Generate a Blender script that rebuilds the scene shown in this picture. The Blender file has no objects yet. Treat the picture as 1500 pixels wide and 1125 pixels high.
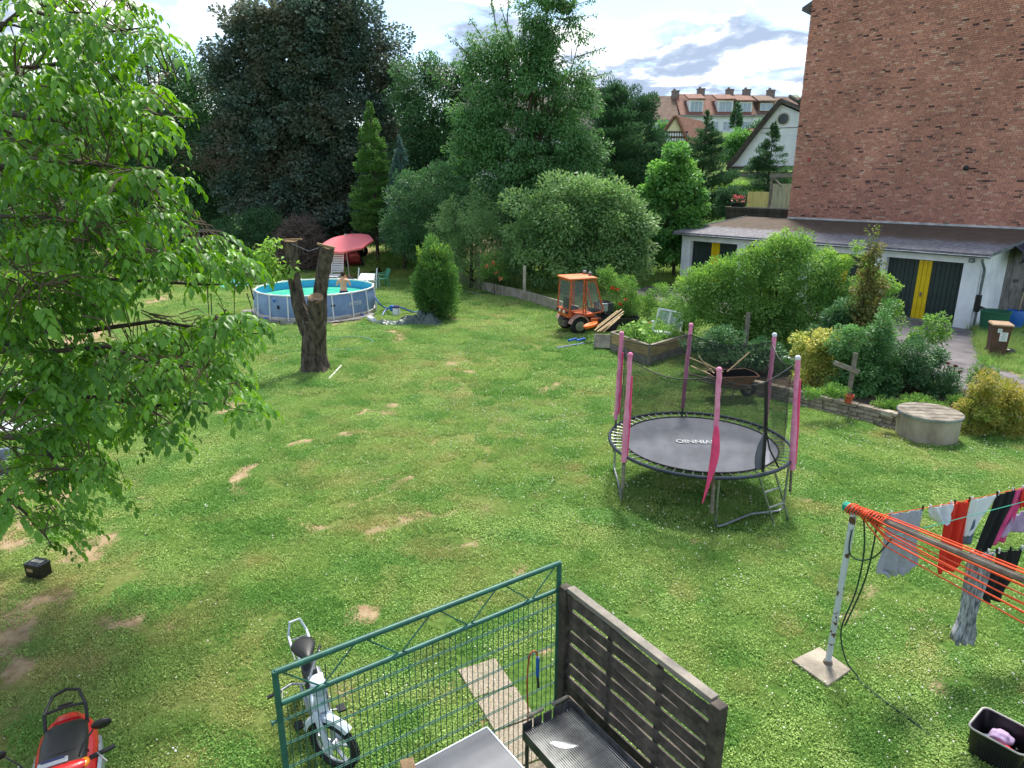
import bpy, math, random
import numpy as np
from mathutils import Vector, Matrix
R = math.radians
random.seed(7); rng = np.random.default_rng(7)
scene = bpy.context.scene
# ------------------------------------------------------------------ camera
PITCH, CAMH, FOC = R(16.6), 5.1, 1000.0
cam = bpy.data.cameras.new('camera'); camo = bpy.data.objects.new('camera', cam)
scene.collection.objects.link(camo); scene.camera = camo
cam.sensor_width = 36; cam.lens = 24.0; cam.clip_start = .05; cam.clip_end = 3000
camo.location = (0, 0, CAMH); camo.rotation_euler = (R(90) - PITCH, 0, 0)
# ------------------------------------------------------------------ light
SUN_EL, SUN_AZ = R(60), R(14)       # azimuth from +Y towards +X
sun = bpy.data.lights.new('sun', 'SUN'); suno = bpy.data.objects.new('sun', sun)
scene.collection.objects.link(suno)
sun.energy = 3.4; sun.angle = R(12); sun.color = (1.0, .95, .86)
sd = Vector((math.sin(SUN_AZ)*math.cos(SUN_EL), math.cos(SUN_AZ)*math.cos(SUN_EL), math.sin(SUN_EL)))
suno.rotation_euler = sd.to_track_quat('Z', 'Y').to_euler()
world = bpy.data.worlds.new('World'); scene.world = world; world.use_nodes = True
def build_world():
    nt = world.node_tree; N = nt.nodes; L = nt.links; N.clear()
    out = N.new('ShaderNodeOutputWorld'); bg = N.new('ShaderNodeBackground')
    sky = N.new('ShaderNodeTexSky'); sky.sky_type = 'NISHITA'; sky.sun_disc = False
    sky.sun_elevation = SUN_EL; sky.sun_rotation = SUN_AZ; sky.dust_density = .6; sky.ozone_density = 1.5
    tc = N.new('ShaderNodeTexCoord'); sp = N.new('ShaderNodeSeparateXYZ'); L.new(tc.outputs['Generated'], sp.inputs[0])
    def m(op, a, b=None, c=None, clamp=False):
        n = N.new('ShaderNodeMath'); n.operation = op; n.use_clamp = clamp
        for i, x in enumerate((a, b, c)):
            if x is None: continue
            if isinstance(x, (int, float)): n.inputs[i].default_value = x
            else: L.new(x, n.inputs[i])
        return n.outputs[0]
    z = m('ADD', m('MAXIMUM', sp.outputs[2], 0.0), 0.16)
    cx = m('DIVIDE', sp.outputs[0], z); cy = m('DIVIDE', sp.outputs[1], z)
    cb = N.new('ShaderNodeCombineXYZ'); L.new(cx, cb.inputs[0]); L.new(cy, cb.inputs[1]); cb.inputs[2].default_value = 3.7
    def noise(scale, det, rough, off, dist=0.0):
        mp = N.new('ShaderNodeVectorMath'); mp.operation = 'ADD'; L.new(cb.outputs[0], mp.inputs[0]); mp.inputs[1].default_value = off
        n = N.new('ShaderNodeTexNoise'); n.inputs['Scale'].default_value = scale; n.inputs['Detail'].default_value = det
        n.inputs['Roughness'].default_value = rough; n.inputs['Distortion'].default_value = dist
        L.new(mp.outputs[0], n.inputs['Vector']); return n.outputs[0]
    a = noise(1.15, 10, .58, (2.3, 5.1, 0), .35)
    b = noise(1.15, 10, .58, (2.38, 5.24, .04), .35)       # the same field shifted towards the sun: which side of a cloud is lit
    def ramp(fac, pts, cols):
        r = N.new('ShaderNodeValToRGB'); L.new(fac, r.inputs[0]); e = r.color_ramp.elements
        while len(e) < len(pts): e.new(.5)
        for k, (p, c) in enumerate(zip(pts, cols)):
            e[k].position = p; e[k].color = (*c, 1)
        return r.outputs[0]
    cov = ramp(a, [.475, .53], [(0,)*3, (1,)*3])
    dens = m('SUBTRACT', a, m('MULTIPLY', m('SUBTRACT', b, a), -2.2))
    cc = ramp(dens, [.45, .50, .55, .61], [(7.2, 7.3, 7.5), (6.0, 6.2, 6.6), (3.0, 3.5, 4.4), (2.1, 2.6, 3.5)])
    low = m('MULTIPLY', m('SUBTRACT', .10, sp.outputs[2]), 9, clamp=True)    # far cloud banks whiten near the horizon
    mixw = N.new('ShaderNodeMix'); mixw.data_type = 'RGBA'; L.new(m('MULTIPLY', low, .7), mixw.inputs[0]); L.new(cc, mixw.inputs[6]); mixw.inputs[7].default_value = (6.4, 6.6, 6.9, 1)
    mix = N.new('ShaderNodeMix'); mix.data_type = 'RGBA'
    L.new(m('MAXIMUM', cov, m('MULTIPLY', low, .5)), mix.inputs[0]); 
    g = N.new('ShaderNodeMix'); g.data_type = 'RGBA'; g.blend_type = 'MULTIPLY'; g.inputs[0].default_value = 1
    L.new(sky.outputs[0], g.inputs[6]); g.inputs[7].default_value = (1.0, 1.0, 1.0, 1)
    L.new(g.outputs[2], mix.inputs[6]); L.new(mixw.outputs[2], mix.inputs[7])
    L.new(mix.outputs[2], bg.inputs[0]); bg.inputs[1].default_value = .11
    L.new(bg.outputs[0], out.inputs[0])
build_world()
scene.view_settings.view_transform = 'Standard'; scene.view_settings.look = 'None'
scene.view_settings.gamma = 1; scene.view_settings.use_curve_mapping = False
scene.view_settings.exposure = 1.15

# ------------------------------------------------------------------ places
def ray(px, py):
    a = (px - 750)/FOC; b = (562.5 - py)/FOC; c, s = math.cos(PITCH), math.sin(PITCH)
    return a, c + b*s, -s + b*c
def at(px, py, z=0.0):                 # the place at height z that the surveyed picture point stands for
    dx, dy, dz = ray(px, py); t = (z - CAMH)/dz
    return Vector((dx*t, dy*t, z))
def atY(px, py, Y):                    # the place at distance Y
    dx, dy, dz = ray(px, py); t = Y/dy
    return Vector((dx*t, Y, CAMH + dz*t))
def V(*a): return Vector(a)

# ------------------------------------------------------------------ helpers
col = scene.collection
class MB:
    def __init__(s): s.v = []; s.f = []
    def add(s, vs, fs):
        n = len(s.v); s.v += [tuple(x) for x in vs]; s.f += [tuple(i + n for i in f) for f in fs]; return s
    def box(s, c, d, rz=0.0, M=None):
        x, y, z = d[0]/2, d[1]/2, d[2]/2
        vs = [Vector((i*x, j*y, k*z)) for k in (-1, 1) for j in (-1, 1) for i in (-1, 1)]
        if M is not None: vs = [M @ q for q in vs]
        elif rz: 
            m = Matrix.Rotation(rz, 3, 'Z'); vs = [m @ q for q in vs]
        vs = [q + Vector(c) for q in vs]
        return s.add(vs, [(0,2,3,1),(4,5,7,6),(0,1,5,4),(2,6,7,3),(0,4,6,2),(1,3,7,5)])
    def beam(s, p, q, w, h=None, up=(0, 0, 1)):          # box from p to q, w sideways, h along up
        p, q = Vector(p), Vector(q); h = h or w; d = (q - p).normalized(); up = Vector(up)
        if abs(d.dot(up)) > .98: up = Vector((0, 1, 0)) if abs(d.y) < .9 else Vector((1, 0, 0))
        sx = d.cross(up).normalized(); uz = sx.cross(d)
        vs = [e + sx*(i*w/2) + uz*(k*h/2) for e in (p, q) for k in (-1, 1) for i in (-1, 1)]
        return s.add(vs, [(0,1,3,2),(4,6,7,5),(0,4,5,1),(2,3,7,6),(0,2,6,4),(1,5,7,3)])
    def tube(s, pts, r, n=8, caps=True, closed=False):
        pts = [Vector(p) for p in pts]; K = len(pts); rs = r if isinstance(r, (list, tuple)) else [r]*K
        prev = None; rings = []
        for i, p in enumerate(pts):
            if closed: d = pts[(i+1) % K] - pts[i-1]
            else: d = pts[min(i+1, K-1)] - pts[max(i-1, 0)]
            d = d.normalized() if d.length > 1e-9 else Vector((0, 0, 1))
            if prev is None:
                a = Vector((0, 0, 1)) if abs(d.z) < .9 else Vector((1, 0, 0)); x = d.cross(a).normalized()
            else:
                x = prev - d*prev.dot(d); x = x.normalized() if x.length > 1e-6 else d.orthogonal().normalized()
            prev = x; y = d.cross(x)
            rings.append([p + (x*math.cos(2*math.pi*k/n) + y*math.sin(2*math.pi*k/n))*rs[i] for k in range(n)])
        vs = [q for g in rings for q in g]; fs = []
        for i in range(K if closed else K-1):
            j = (i+1) % K
            for k in range(n): fs.append((i*n+k, i*n+(k+1) % n, j*n+(k+1) % n, j*n+k))
        if caps and not closed: fs += [tuple(range(n))[::-1], tuple(range((K-1)*n, K*n))]
        return s.add(vs, fs)
    def lathe(s, prof, c=(0, 0, 0), n=24, sx=1, sy=1, cap=True, M=None):    # prof [(r,z)..]
        vs = [Vector((r*math.cos(2*math.pi*k/n)*sx, r*math.sin(2*math.pi*k/n)*sy, z)) for r, z in prof for k in range(n)]
        if M is not None: vs = [M @ q for q in vs]
        vs = [q + Vector(c) for q in vs]; fs = []
        for i in range(len(prof)-1):
            for k in range(n): fs.append((i*n+k, i*n+(k+1) % n, (i+1)*n+(k+1) % n, (i+1)*n+k))
        if cap: fs += [tuple(range(n))[::-1], tuple(range((len(prof)-1)*n, len(prof)*n))]
        return s.add(vs, fs)
    def prism(s, poly, t, M=None, c=(0, 0, 0)):         # polygon in local XZ, thickness t along local Y
        n = len(poly); vs = [Vector((x, -t/2, z)) for x, z in poly] + [Vector((x, t/2, z)) for x, z in poly]
        if M is not None: vs = [M @ q for q in vs]
        vs = [q + Vector(c) for q in vs]
        return s.add(vs, [tuple(range(n)), tuple(range(n, 2*n))[::-1]] + [(i, i+n, (i+1) % n + n, (i+1) % n) for i in range(n)])
    def loft(s, rings, cap=True):                         # rings: lists of equal length
        n = len(rings[0]); vs = [q for g in rings for q in g]; fs = []
        for i in range(len(rings)-1):
            for k in range(n): fs.append((i*n+k, i*n+(k+1) % n, (i+1)*n+(k+1) % n, (i+1)*n+k))
        if cap: fs += [tuple(range(n))[::-1], tuple(range((len(rings)-1)*n, len(rings)*n))]
        return s.add(vs, fs)
    def ball(s, c, r, n=10, m=6):
        r = r if isinstance(r, (list, tuple)) else (r, r, r); rings = []
        for i in range(1, m):
            t = math.pi*i/m
            rings.append([Vector(c) + Vector((r[0]*math.sin(t)*math.cos(2*math.pi*k/n), r[1]*math.sin(t)*math.sin(2*math.pi*k/n), -r[2]*math.cos(t))) for k in range(n)])
        return s.loft(rings)
    def mesh(s, name, mat, ang=35):
        me = bpy.data.meshes.new(name); me.from_pydata(s.v, [], s.f)
        if mat: me.materials.append(mat)
        me.validate(); me.update()
        import bmesh
        if len(s.f) < 20000:
            b = bmesh.new(); b.from_mesh(me); bmesh.ops.recalc_face_normals(b, faces=b.faces); b.to_mesh(me); b.free()
        if ang: me.shade_smooth(); me.set_sharp_from_angle(angle=R(ang))
        return me
    def build(s, name, mat, parent=None, bevel=0, ang=35, loc=None, sub=0, seg=2):
        o = bpy.data.objects.new(name, s.mesh(name, mat, ang)); col.objects.link(o)
        if parent is not None: o.parent = parent
        if loc is not None: o.location = loc
        if bevel:
            b = o.modifiers.new('bevel', 'BEVEL'); b.width = bevel; b.segments = seg; b.limit_method = 'ANGLE'; b.angle_limit = R(40); b.harden_normals = False
        if sub:
            b = o.modifiers.new('sub', 'SUBSURF'); b.levels = sub; b.render_levels = sub
        return o
def thing(name, label, cat, loc=(0, 0, 0), rz=0, group=None, rot=None):
    o = bpy.data.objects.new(name, None); col.objects.link(o); o.location = loc
    o.rotation_euler = rot if rot else (0, 0, rz); o['label'] = label; o['category'] = cat; o.empty_display_size = .2
    if group: o['group'] = group
    return o
def tag(o, label, cat, group=None, kind=None):
    if label: o['label'] = label
    if cat: o['category'] = cat
    if group: o['group'] = group
    if kind: o['kind'] = kind
    return o
def inst(name, me, parent, M=None, loc=None):              # a further piece that shares mesh data
    o = bpy.data.objects.new(name, me); col.objects.link(o); o.parent = parent
    if M is not None: o.matrix_local = M
    if loc is not None: o.location = loc
    return o
def copy_tree(o, parent=None):
    c = o.copy(); col.objects.link(c); c.parent = parent
    for ch in list(o.children): copy_tree(ch, c)
    return c

# ------------------------------------------------------------------ materials
def S(h):                                  # sRGB hex -> linear
    h = h.lstrip('#'); v = [int(h[i:i+2], 16)/255 for i in (0, 2, 4)]
    return tuple(x/12.92 if x <= .04045 else ((x+.055)/1.055)**2.4 for x in v)
def mat(name, c, rough=.6, metal=0.0, var=.18, scale=6.0, bump=.15, bscale=None, c2=None, spec=.4, detail=6, stretch=None, alpha=None, rnd=0.0, dist=.004):
    m = bpy.data.materials.new(name); m.use_nodes = True; nt = m.node_tree; N = nt.nodes; L = nt.links
    p = N['Principled BSDF']; p.inputs['Roughness'].default_value = rough; p.inputs['Metallic'].default_value = metal
    p.inputs['Specular IOR Level'].default_value = spec
    tc = N.new('ShaderNodeTexCoord'); mp = N.new('ShaderNodeMapping'); L.new(tc.outputs['Object'], mp.inputs[0])
    if stretch: mp.inputs['Scale'].default_value = stretch
    n = N.new('ShaderNodeTexNoise'); n.inputs['Scale'].default_value = scale; n.inputs['Detail'].default_value = detail; n.inputs['Roughness'].default_value = .62
    L.new(mp.outputs[0], n.inputs['Vector'])
    r = N.new('ShaderNodeValToRGB'); L.new(n.outputs[0], r.inputs[0])
    a = c2 or tuple(x*(1-var) for x in c); b = c if c2 else tuple(min(1, x*(1+var)) for x in c)
    r.color_ramp.elements[0].position = .36; r.color_ramp.elements[0].color = (*a, 1)
    r.color_ramp.elements[1].position = .62; r.color_ramp.elements[1].color = (*b, 1)
    outc = r.outputs[0]
    if rnd:
        oi = N.new('ShaderNodeObjectInfo'); hs = N.new('ShaderNodeHueSaturation'); L.new(outc, hs.inputs['Color'])
        mm = N.new('ShaderNodeMapRange'); L.new(oi.outputs['Random'], mm.inputs[0]); mm.inputs[3].default_value = 1-rnd; mm.inputs[4].default_value = 1+rnd
        L.new(mm.outputs[0], hs.inputs['Value']); outc = hs.outputs[0]
    L.new(outc, p.inputs['Base Color'])
    if bump:
        n2 = N.new('ShaderNodeTexNoise'); n2.inputs['Scale'].default_value = bscale or scale*5; n2.inputs['Detail'].default_value = 5; L.new(mp.outputs[0], n2.inputs['Vector'])
        bp = N.new('ShaderNodeBump'); bp.inputs['Strength'].default_value = bump; bp.inputs['Distance'].default_value = dist
        L.new(n2.outputs[0], bp.inputs['Height']); L.new(bp.outputs[0], p.inputs['Normal'])
    if alpha is not None: p.inputs['Alpha'].default_value = alpha
    return m
def leafmat(name, c, c2, trans=.35, rough=.5, gloss=.25, patch=None):
    m = bpy.data.materials.new(name); m.use_nodes = True; nt = m.node_tree; N = nt.nodes; L = nt.links
    p = N['Principled BSDF']; out = N['Material Output']
    at_ = N.new('ShaderNodeAttribute'); at_.attribute_name = 'var'
    mx = N.new('ShaderNodeMix'); mx.data_type = 'RGBA'; L.new(at_.outputs['Fac'], mx.inputs[0]); mx.inputs[6].default_value = (*c, 1); mx.inputs[7].default_value = (*c2, 1)
    cc = mx.outputs[2]
    if patch:
        ge = N.new('ShaderNodeNewGeometry'); n = N.new('ShaderNodeTexNoise'); n.inputs['Scale'].default_value = .55; n.inputs['Detail'].default_value = 4; L.new(ge.outputs['Position'], n.inputs['Vector'])
        rr = N.new('ShaderNodeMapRange'); L.new(n.outputs[0], rr.inputs[0]); rr.inputs[1].default_value = .42; rr.inputs[2].default_value = .62
        m2 = N.new('ShaderNodeMix'); m2.data_type = 'RGBA'; L.new(rr.outputs[0], m2.inputs[0]); L.new(cc, m2.inputs[6]); m2.inputs[7].default_value = (*patch, 1); cc = m2.outputs[2]
    L.new(cc, p.inputs['Base Color']); p.inputs['Roughness'].default_value = rough; p.inputs['Specular IOR Level'].default_value = gloss
    tr = N.new('ShaderNodeBsdfTranslucent'); hs = N.new('ShaderNodeHueSaturation'); L.new(cc, hs.inputs['Color']); hs.inputs['Value'].default_value = 1.7; hs.inputs['Saturation'].default_value = 1.15; hs.inputs['Hue'].default_value = .485
    L.new(hs.outputs[0], tr.inputs[0]); ms = N.new('ShaderNodeMixShader'); ms.inputs[0].default_value = trans
    L.new(p.outputs[0], ms.inputs[1]); L.new(tr.outputs[0], ms.inputs[2]); L.new(ms.outputs[0], out.inputs[0])
    return m
M = {}
M['bark'] = mat('bark', S('665b50'), .95, c2=S('2a2521'), scale=10, bump=1, bscale=26, stretch=(1, 1, .42), dist=.04, detail=9)
M['bark_dark'] = mat('bark_dark', S('4c443b'), .9, c2=S('2c2722'), scale=6, bump=.6)
M['twig'] = mat('twig', S('574a3c'), .8, scale=12)
M['cutwood'] = mat('cut_wood', S('a08664'), .8, c2=S('7d6347'), scale=14)
M['weathered'] = mat('weathered_wood', S('8b8478'), .85, c2=S('5d564c'), scale=5, bump=.4, stretch=(1, 1, 1), rnd=.15)
M['oldwood'] = mat('old_screen_wood', S('5a5149'), .8, c2=S('2b2623'), scale=7, bump=.5, rnd=.22, detail=8)
M['yellowwood'] = mat('bed_board_wood', S('ac9468'), .8, c2=S('85704c'), scale=3, bump=.3, stretch=(1, 1, 6), rnd=.1)
M['greywood'] = mat('grey_board_wood', S('8a8378'), .85, c2=S('64605a'), scale=4, bump=.4, stretch=(1, 1, 6), rnd=.1)
M['terrwood'] = mat('terrace_dark_wood', S('4c473e'), .85, c2=S('33302a'), scale=4, bump=.4, rnd=.2)
M['stick'] = mat('pale_stick_wood', S('c9ae88'), .75, scale=6)
M['white'] = mat('white_paint', S('d9dcde'), .6, var=.05, scale=3)
M['render_wall'] = mat('white_render_wall', S('eceff3'), .9, c2=S('d0d5da'), scale=1.2, bump=.3, bscale=60, detail=9)
M['farwhite'] = mat('far_white_render', S('e9ecef'), .9, c2=S('d3d8de'), scale=.6, bump=.1)
M['cream'] = mat('cream_render', S('d8cda6'), .9, var=.06, scale=1)
M['greyrender'] = mat('grey_rough_render', S('8d8b88'), .95, c2=S('5e5c5a'), scale=2.2, bump=.8, bscale=30)
M['doorgreen'] = mat('dark_green_door_paint', S('2a3b38'), .55, c2=S('202d2c'), scale=3, bump=.15, rnd=.12)
M['dooryellow'] = mat('yellow_door_paint', S('dcc002'), .5, c2=S('c9aa06'), scale=3, bump=.12, rnd=.05)
M['zinc'] = mat('zinc_gutter', S('8f98a0'), .45, .6, c2=S('6e767d'), scale=4)
M['leadwhite'] = mat('white_flashing', S('cdd0d0'), .6, c2=S('9a9c9a'), scale=2.5)
M['plastic_black'] = mat('black_plastic', S('1c1c1e'), .4, var=.1)
M['rubber'] = mat('black_rubber', S('222223'), .8, bump=.3)
M['seat_black'] = mat('black_seat_vinyl', S('232324'), .42, var=.12, bump=.35, bscale=160)
M['grey_dark'] = mat('dark_grey_metal', S('45484b'), .5, .5)
M['steel'] = mat('galvanised_steel', S('a3a6a8'), .4, .8, c2=S('7c7f82'), scale=8)
M['steel_dull'] = mat('dull_brown_steel', S('7d746a'), .6, .4, c2=S('5d554d'), scale=8)
M['polegreen'] = mat('fence_green_paint', S('1f5145'), .45, c2=S('2c6455'), scale=9, bump=.2)
M['orange_line'] = mat('orange_line_plastic', S('dc4f22'), .5, var=.15)
M['red'] = mat('red_paint', S('c92a2a'), .28, var=.06, spec=.6, bump=.03)
M['red_dull'] = mat('dull_red_paint', S('b03a30'), .5, c2=S('8c2f28'), scale=5)
M['orange'] = mat('faded_orange_paint', S('d0612f'), .5, c2=S('a8502e'), scale=5, detail=9)
M['orange_bright'] = mat('orange_plastic', S('e8671f'), .5, var=.1)
M['pinkish'] = mat('worn_fender_paint', S('bfa093'), .6, c2=S('9a6a5a'), scale=12)
M['pink'] = mat('pink_sleeve_foam', S('e598b9'), .8, c2=S('d4749c'), scale=5, bump=.5, bscale=30, dist=.01)
M['pink_hot'] = mat('hot_pink_fabric', S('e8497e'), .7, var=.12, bump=.4)
M['blue'] = mat('blue_plastic', S('1f5fa8'), .45, var=.1)
M['navy'] = mat('navy_fabric', S('1c2450'), .8)
M['green_tub'] = mat('green_tub_plastic', S('1e5c43'), .55, var=.1)
M['chair_green'] = mat('green_chair_plastic', S('3f8c70'), .5, var=.08)
M['bin_brown'] = mat('brown_bin_plastic', S('5c4236'), .6, c2=S('4b362c'), scale=4)
M['bin_lid'] = mat('bin_lid_plastic', S('a08468'), .6, c2=S('8a7058'), scale=5)
M['label_white'] = mat('printed_paper', S('dfe3e4'), .6, var=.03, bump=0)
M['label_text'] = mat('print_grey', S('8b9698'), .6, bump=0)
M['pool_wall'] = mat('pool_wall_vinyl', S('8199c0'), .45, c2=S('6f87b0'), scale=2, bump=.25, bscale=9, dist=.01)
M['pool_inner'] = mat('pool_liner_blue', S('3f9fd0'), .5, c2=S('3492c6'), scale=5)
M['pool_white'] = mat('pool_frame_white', S('d5d8da'), .4, var=.05)
M['pool_grey'] = mat('pool_dirty_band', S('cfc9bb'), .7, c2=S('a89f8c'), scale=4)
M['concrete'] = mat('old_concrete', S('a39a8b'), .95, c2=S('7c7468'), scale=3, bump=.6, bscale=30, detail=10)
M['concrete_pale'] = mat('pale_concrete', S('b3ac9c'), .95, c2=S('8d8576'), scale=2.5, bump=.5, bscale=30, detail=10)
M['stone'] = mat('retaining_stone', S('968c7e'), .95, c2=S('6a6258'), scale=8, bump=.8, bscale=30, rnd=.22)
M['slab'] = mat('grey_slab', S('85827d'), .95, c2=S('5c5a58'), scale=6, bump=.5, rnd=.2)
M['terracotta'] = mat('terracotta', S('b5563a'), .8)
M['roof_red'] = mat('red_clay_tiles', S('82594a'), .85, c2=S('64463b'), scale=1.3, bump=.2)
M['roof_red2'] = mat('brown_clay_tiles', S('746050'), .85, c2=S('5c453d'), scale=1.3, bump=.2)
M['roof_new'] = mat('orange_clay_tiles', S('8c5f4a'), .8, c2=S('6f4a3a'), scale=2)
M['roof_grey'] = mat('grey_brown_tiles', S('67605c'), .85, c2=S('4b4644'), scale=2)
M['glass'] = mat('window_glass', S('8fa2b2'), .12, var=.15, bump=0, spec=.7)
M['darkglass'] = mat('dark_window_glass', S('2b333a'), .12, bump=0, spec=.7)
M['tarp_green'] = mat('dark_green_tarp', S('43584f'), .4, c2=S('243530'), scale=5, bump=.4, spec=.6)
M['tarp_teal'] = mat('teal_tarp', S('58b3a8'), .5, var=.12)
M['tarp_blue'] = mat('dark_blue_tarp', S('2b3547'), .45, c2=S('1c2230'), scale=3)

M['skin'] = mat('skin', S('d2a284'), .6, var=.06, bump=0)
M['hair'] = mat('brown_hair', S('3a2a20'), .8)
M['sticks'] = mat('dry_brush_wood', S('6e5f57'), .9, c2=S('4a403b'), scale=3)
M['mat_black'] = mat('trampoline_mat_weave', S('6c707c'), .62, c2=S('5a5f6a'), scale=1.5, bump=.2, bscale=90, spec=.5)
M['tramp_frame'] = mat('dark_trampoline_rim', S('2e3846'), .45, .3)
M['soil'] = mat('dark_soil', S('5b4736'), 1, c2=S('3d2f25'), scale=8, bump=1, dist=.02)
M['grilliron'] = mat('sooty_grill_steel', S('6a6a6c'), .55, .5, c2=S('38383a'), scale=6, bump=.4)
M['grillash'] = mat('grill_tray_soot', S('908c88'), .8, .1, c2=S('3a302c'), scale=5, bump=.5, detail=9)
M['foil'] = mat('crumpled_foil', S('9a9d9e'), .45, .8, bump=.6)
M['table_top'] = mat('slate_grey_table', S('63666c'), .45, c2=S('55585e'), scale=2.5, bump=.06)
M['scooter_grey'] = mat('silver_grey_paint', S('9fa6ad'), .35, .4)
M['moped_white'] = mat('moped_pale_paint', S('bfc9d6'), .35, var=.05)
M['indicator'] = mat('amber_lens', S('f08a1a'), .2, var=.05, spec=.7)
M['redflower'] = mat('red_petals', S('d8442c'), .6)
M['pinkflower'] = mat('pink_petals', S('d66a72'), .6)
M['birdwhite'] = mat('bird_white_plastic', S('d4d8da'), .5, var=.05)
M['birdgrey'] = mat('bird_grey_plastic', S('9aa5b0'), .5, c2=S('6e7985'), scale=9)
M['yellow_panel'] = mat('yellow_corrugated', S('d9cd84'), .6, c2=S('bfb46f'), scale=3, stretch=(6, 6, .6))
M['cream_panel'] = mat('greenish_cream_corrugated', S('bfbd9c'), .6, c2=S('8f8f74'), scale=3, stretch=(6, 6, .6))
M['chimney'] = mat('chimney_brick', S('7a6f6c'), .9, scale=4)
M['cloth_white'] = mat('white_cotton', S('d4d7de'), .9, var=.04, bump=.3)
M['cloth_grey'] = mat('grey_marl_cotton', S('a2a6b4'), .95, var=.1, scale=60, bump=.3)
M['cloth_red'] = mat('red_cotton', S('cf2f22'), .9, var=.1)
M['cloth_black'] = mat('black_cotton', S('17181c'), .9, bump=.3)
M['cloth_purple'] = mat('purple_cotton', S('7d2a78'), .9)
M['cloth_pink'] = mat('pink_cotton', S('d14c84'), .9)
M['cloth_lilac'] = mat('lilac_cotton', S('a58fb0'), .9, bump=.3)
M['cloth_slate'] = mat('slate_blue_cotton', S('5d6b80'), .9)
M['rope_green'] = mat('green_rope', S('2f9c86'), .7)
M['hose'] = mat('dark_green_hose', S('1e3a30'), .45)
M['hose_blue'] = mat('blue_pool_hose', S('1e4da0'), .45, bump=0)
# leaves
LM = {}
LM['walnut'] = leafmat('walnut_leaf', S('335f24'), S('76a742'), .34, .42, .35)
LM['maple_dark'] = leafmat('dark_maple_leaf', S('43594f'), S('687f70'), .2, .55, .35, patch=S('676a58'))
LM['cherry'] = leafmat('cherry_leaf', S('41693f'), S('73a163'), .3, .5, .3)
LM['dark'] = leafmat('dark_leaf', S('365a3b'), S('5c8455'), .22, .5, .25)
LM['arbor'] = leafmat('arborvitae_leaf', S('44693a'), S('6f9a55'), .25, .6, .15)
LM['blue_spruce'] = leafmat('blue_spruce_needle', S('4f6d6c'), S('66857f'), .15, .6, .15)
LM['apple'] = leafmat('apple_leaf', S('557b4a'), S('92b276'), .3, .5, .3)
LM['conifer'] = leafmat('conifer_needle', S('3c5e45'), S('62875f'), .12, .7, .1)
LM['bright'] = leafmat('bright_leaf', S('457a42'), S('7aa95c'), .35, .5, .25)
LM['lime'] = leafmat('lime_leaf', S('6f9845'), S('98bb62'), .4, .5, .2)
LM['yellow'] = leafmat('yellow_variegated_leaf', S('66893c'), S('dcd680'), .3, .5, .25)
LM['autumn'] = leafmat('yellowing_leaf', S('6f8d40'), S('b0a055'), .3, .6, .2)
LM['rust'] = leafmat('rusty_leaf', S('557038'), S('83784a'), .3, .6, .2)
M['parasol'] = leafmat('faded_red_canvas', S('f4a5a8'), S('f6adb0'), .4, .8, .1)
LM['herb'] = leafmat('herb_leaf', S('447238'), S('8bb062'), .35, .6, .2)

# ------------------------------------------------------------------ leaves and crowns
def leafobj(name, pos, d, nrm, size, m, parent=None, aspect=.5, shape='diamond', fold=.12, loc=None, tone=None):
    n = len(pos); d = d/np.linalg.norm(d, axis=1, keepdims=True)
    s = np.cross(d, nrm); s /= np.linalg.norm(s, axis=1, keepdims=True) + 1e-9; u = np.cross(s, d)
    L = size[:, None]; W = L*aspect
    if shape == 'diamond':
        vs = np.stack([pos, pos + d*L*.5 + s*W*.5 + u*L*fold, pos + d*L, pos + d*L*.5 - s*W*.5 + u*L*fold], 1); k = 4
        tri = np.array([[0, 1, 2], [0, 2, 3]])
    else:
        dr = -u*L*.12
        vs = np.stack([pos, pos + d*L*.28 + s*W*.42 + u*L*fold, pos + d*L*.66 + s*W*.44 + u*L*fold + dr*.5, pos + d*L + dr*1.6,
                       pos + d*L*.66 - s*W*.44 + u*L*fold + dr*.5, pos + d*L*.28 - s*W*.42 + u*L*fold, pos + d*L*.5 + dr*.2], 1); k = 7
        tri = np.array([[0, 1, 6], [1, 2, 6], [2, 3, 6], [3, 4, 6], [4, 5, 6], [5, 0, 6]])
    T = len(tri); me = bpy.data.meshes.new(name)
    me.vertices.add(n*k); me.vertices.foreach_set('co', vs.astype(np.float32).ravel())
    me.loops.add(n*T*3); me.polygons.add(n*T)
    li = (np.arange(n)[:, None, None]*k + tri[None]).ravel().astype(np.int32)
    me.loops.foreach_set('vertex_index', li)
    me.polygons.foreach_set('loop_start', (np.arange(n*T)*3).astype(np.int32))
    me.update(calc_edges=True)
    a = me.attributes.new('var', 'FLOAT', 'POINT'); a.data.foreach_set('value', np.repeat(rng.random(n) if tone is None else np.clip(tone*.65 + rng.random(n)*.35, 0, 1), k).astype(np.float32))
    me.materials.append(m)
    o = bpy.data.objects.new(name, me); col.objects.link(o)
    if parent is not None: o.parent = parent
    if loc is not None: o.location = loc
    return o
def unit(n):
    v = rng.normal(size=(n, 3)); return v/np.linalg.norm(v, axis=1, keepdims=True)
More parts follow.
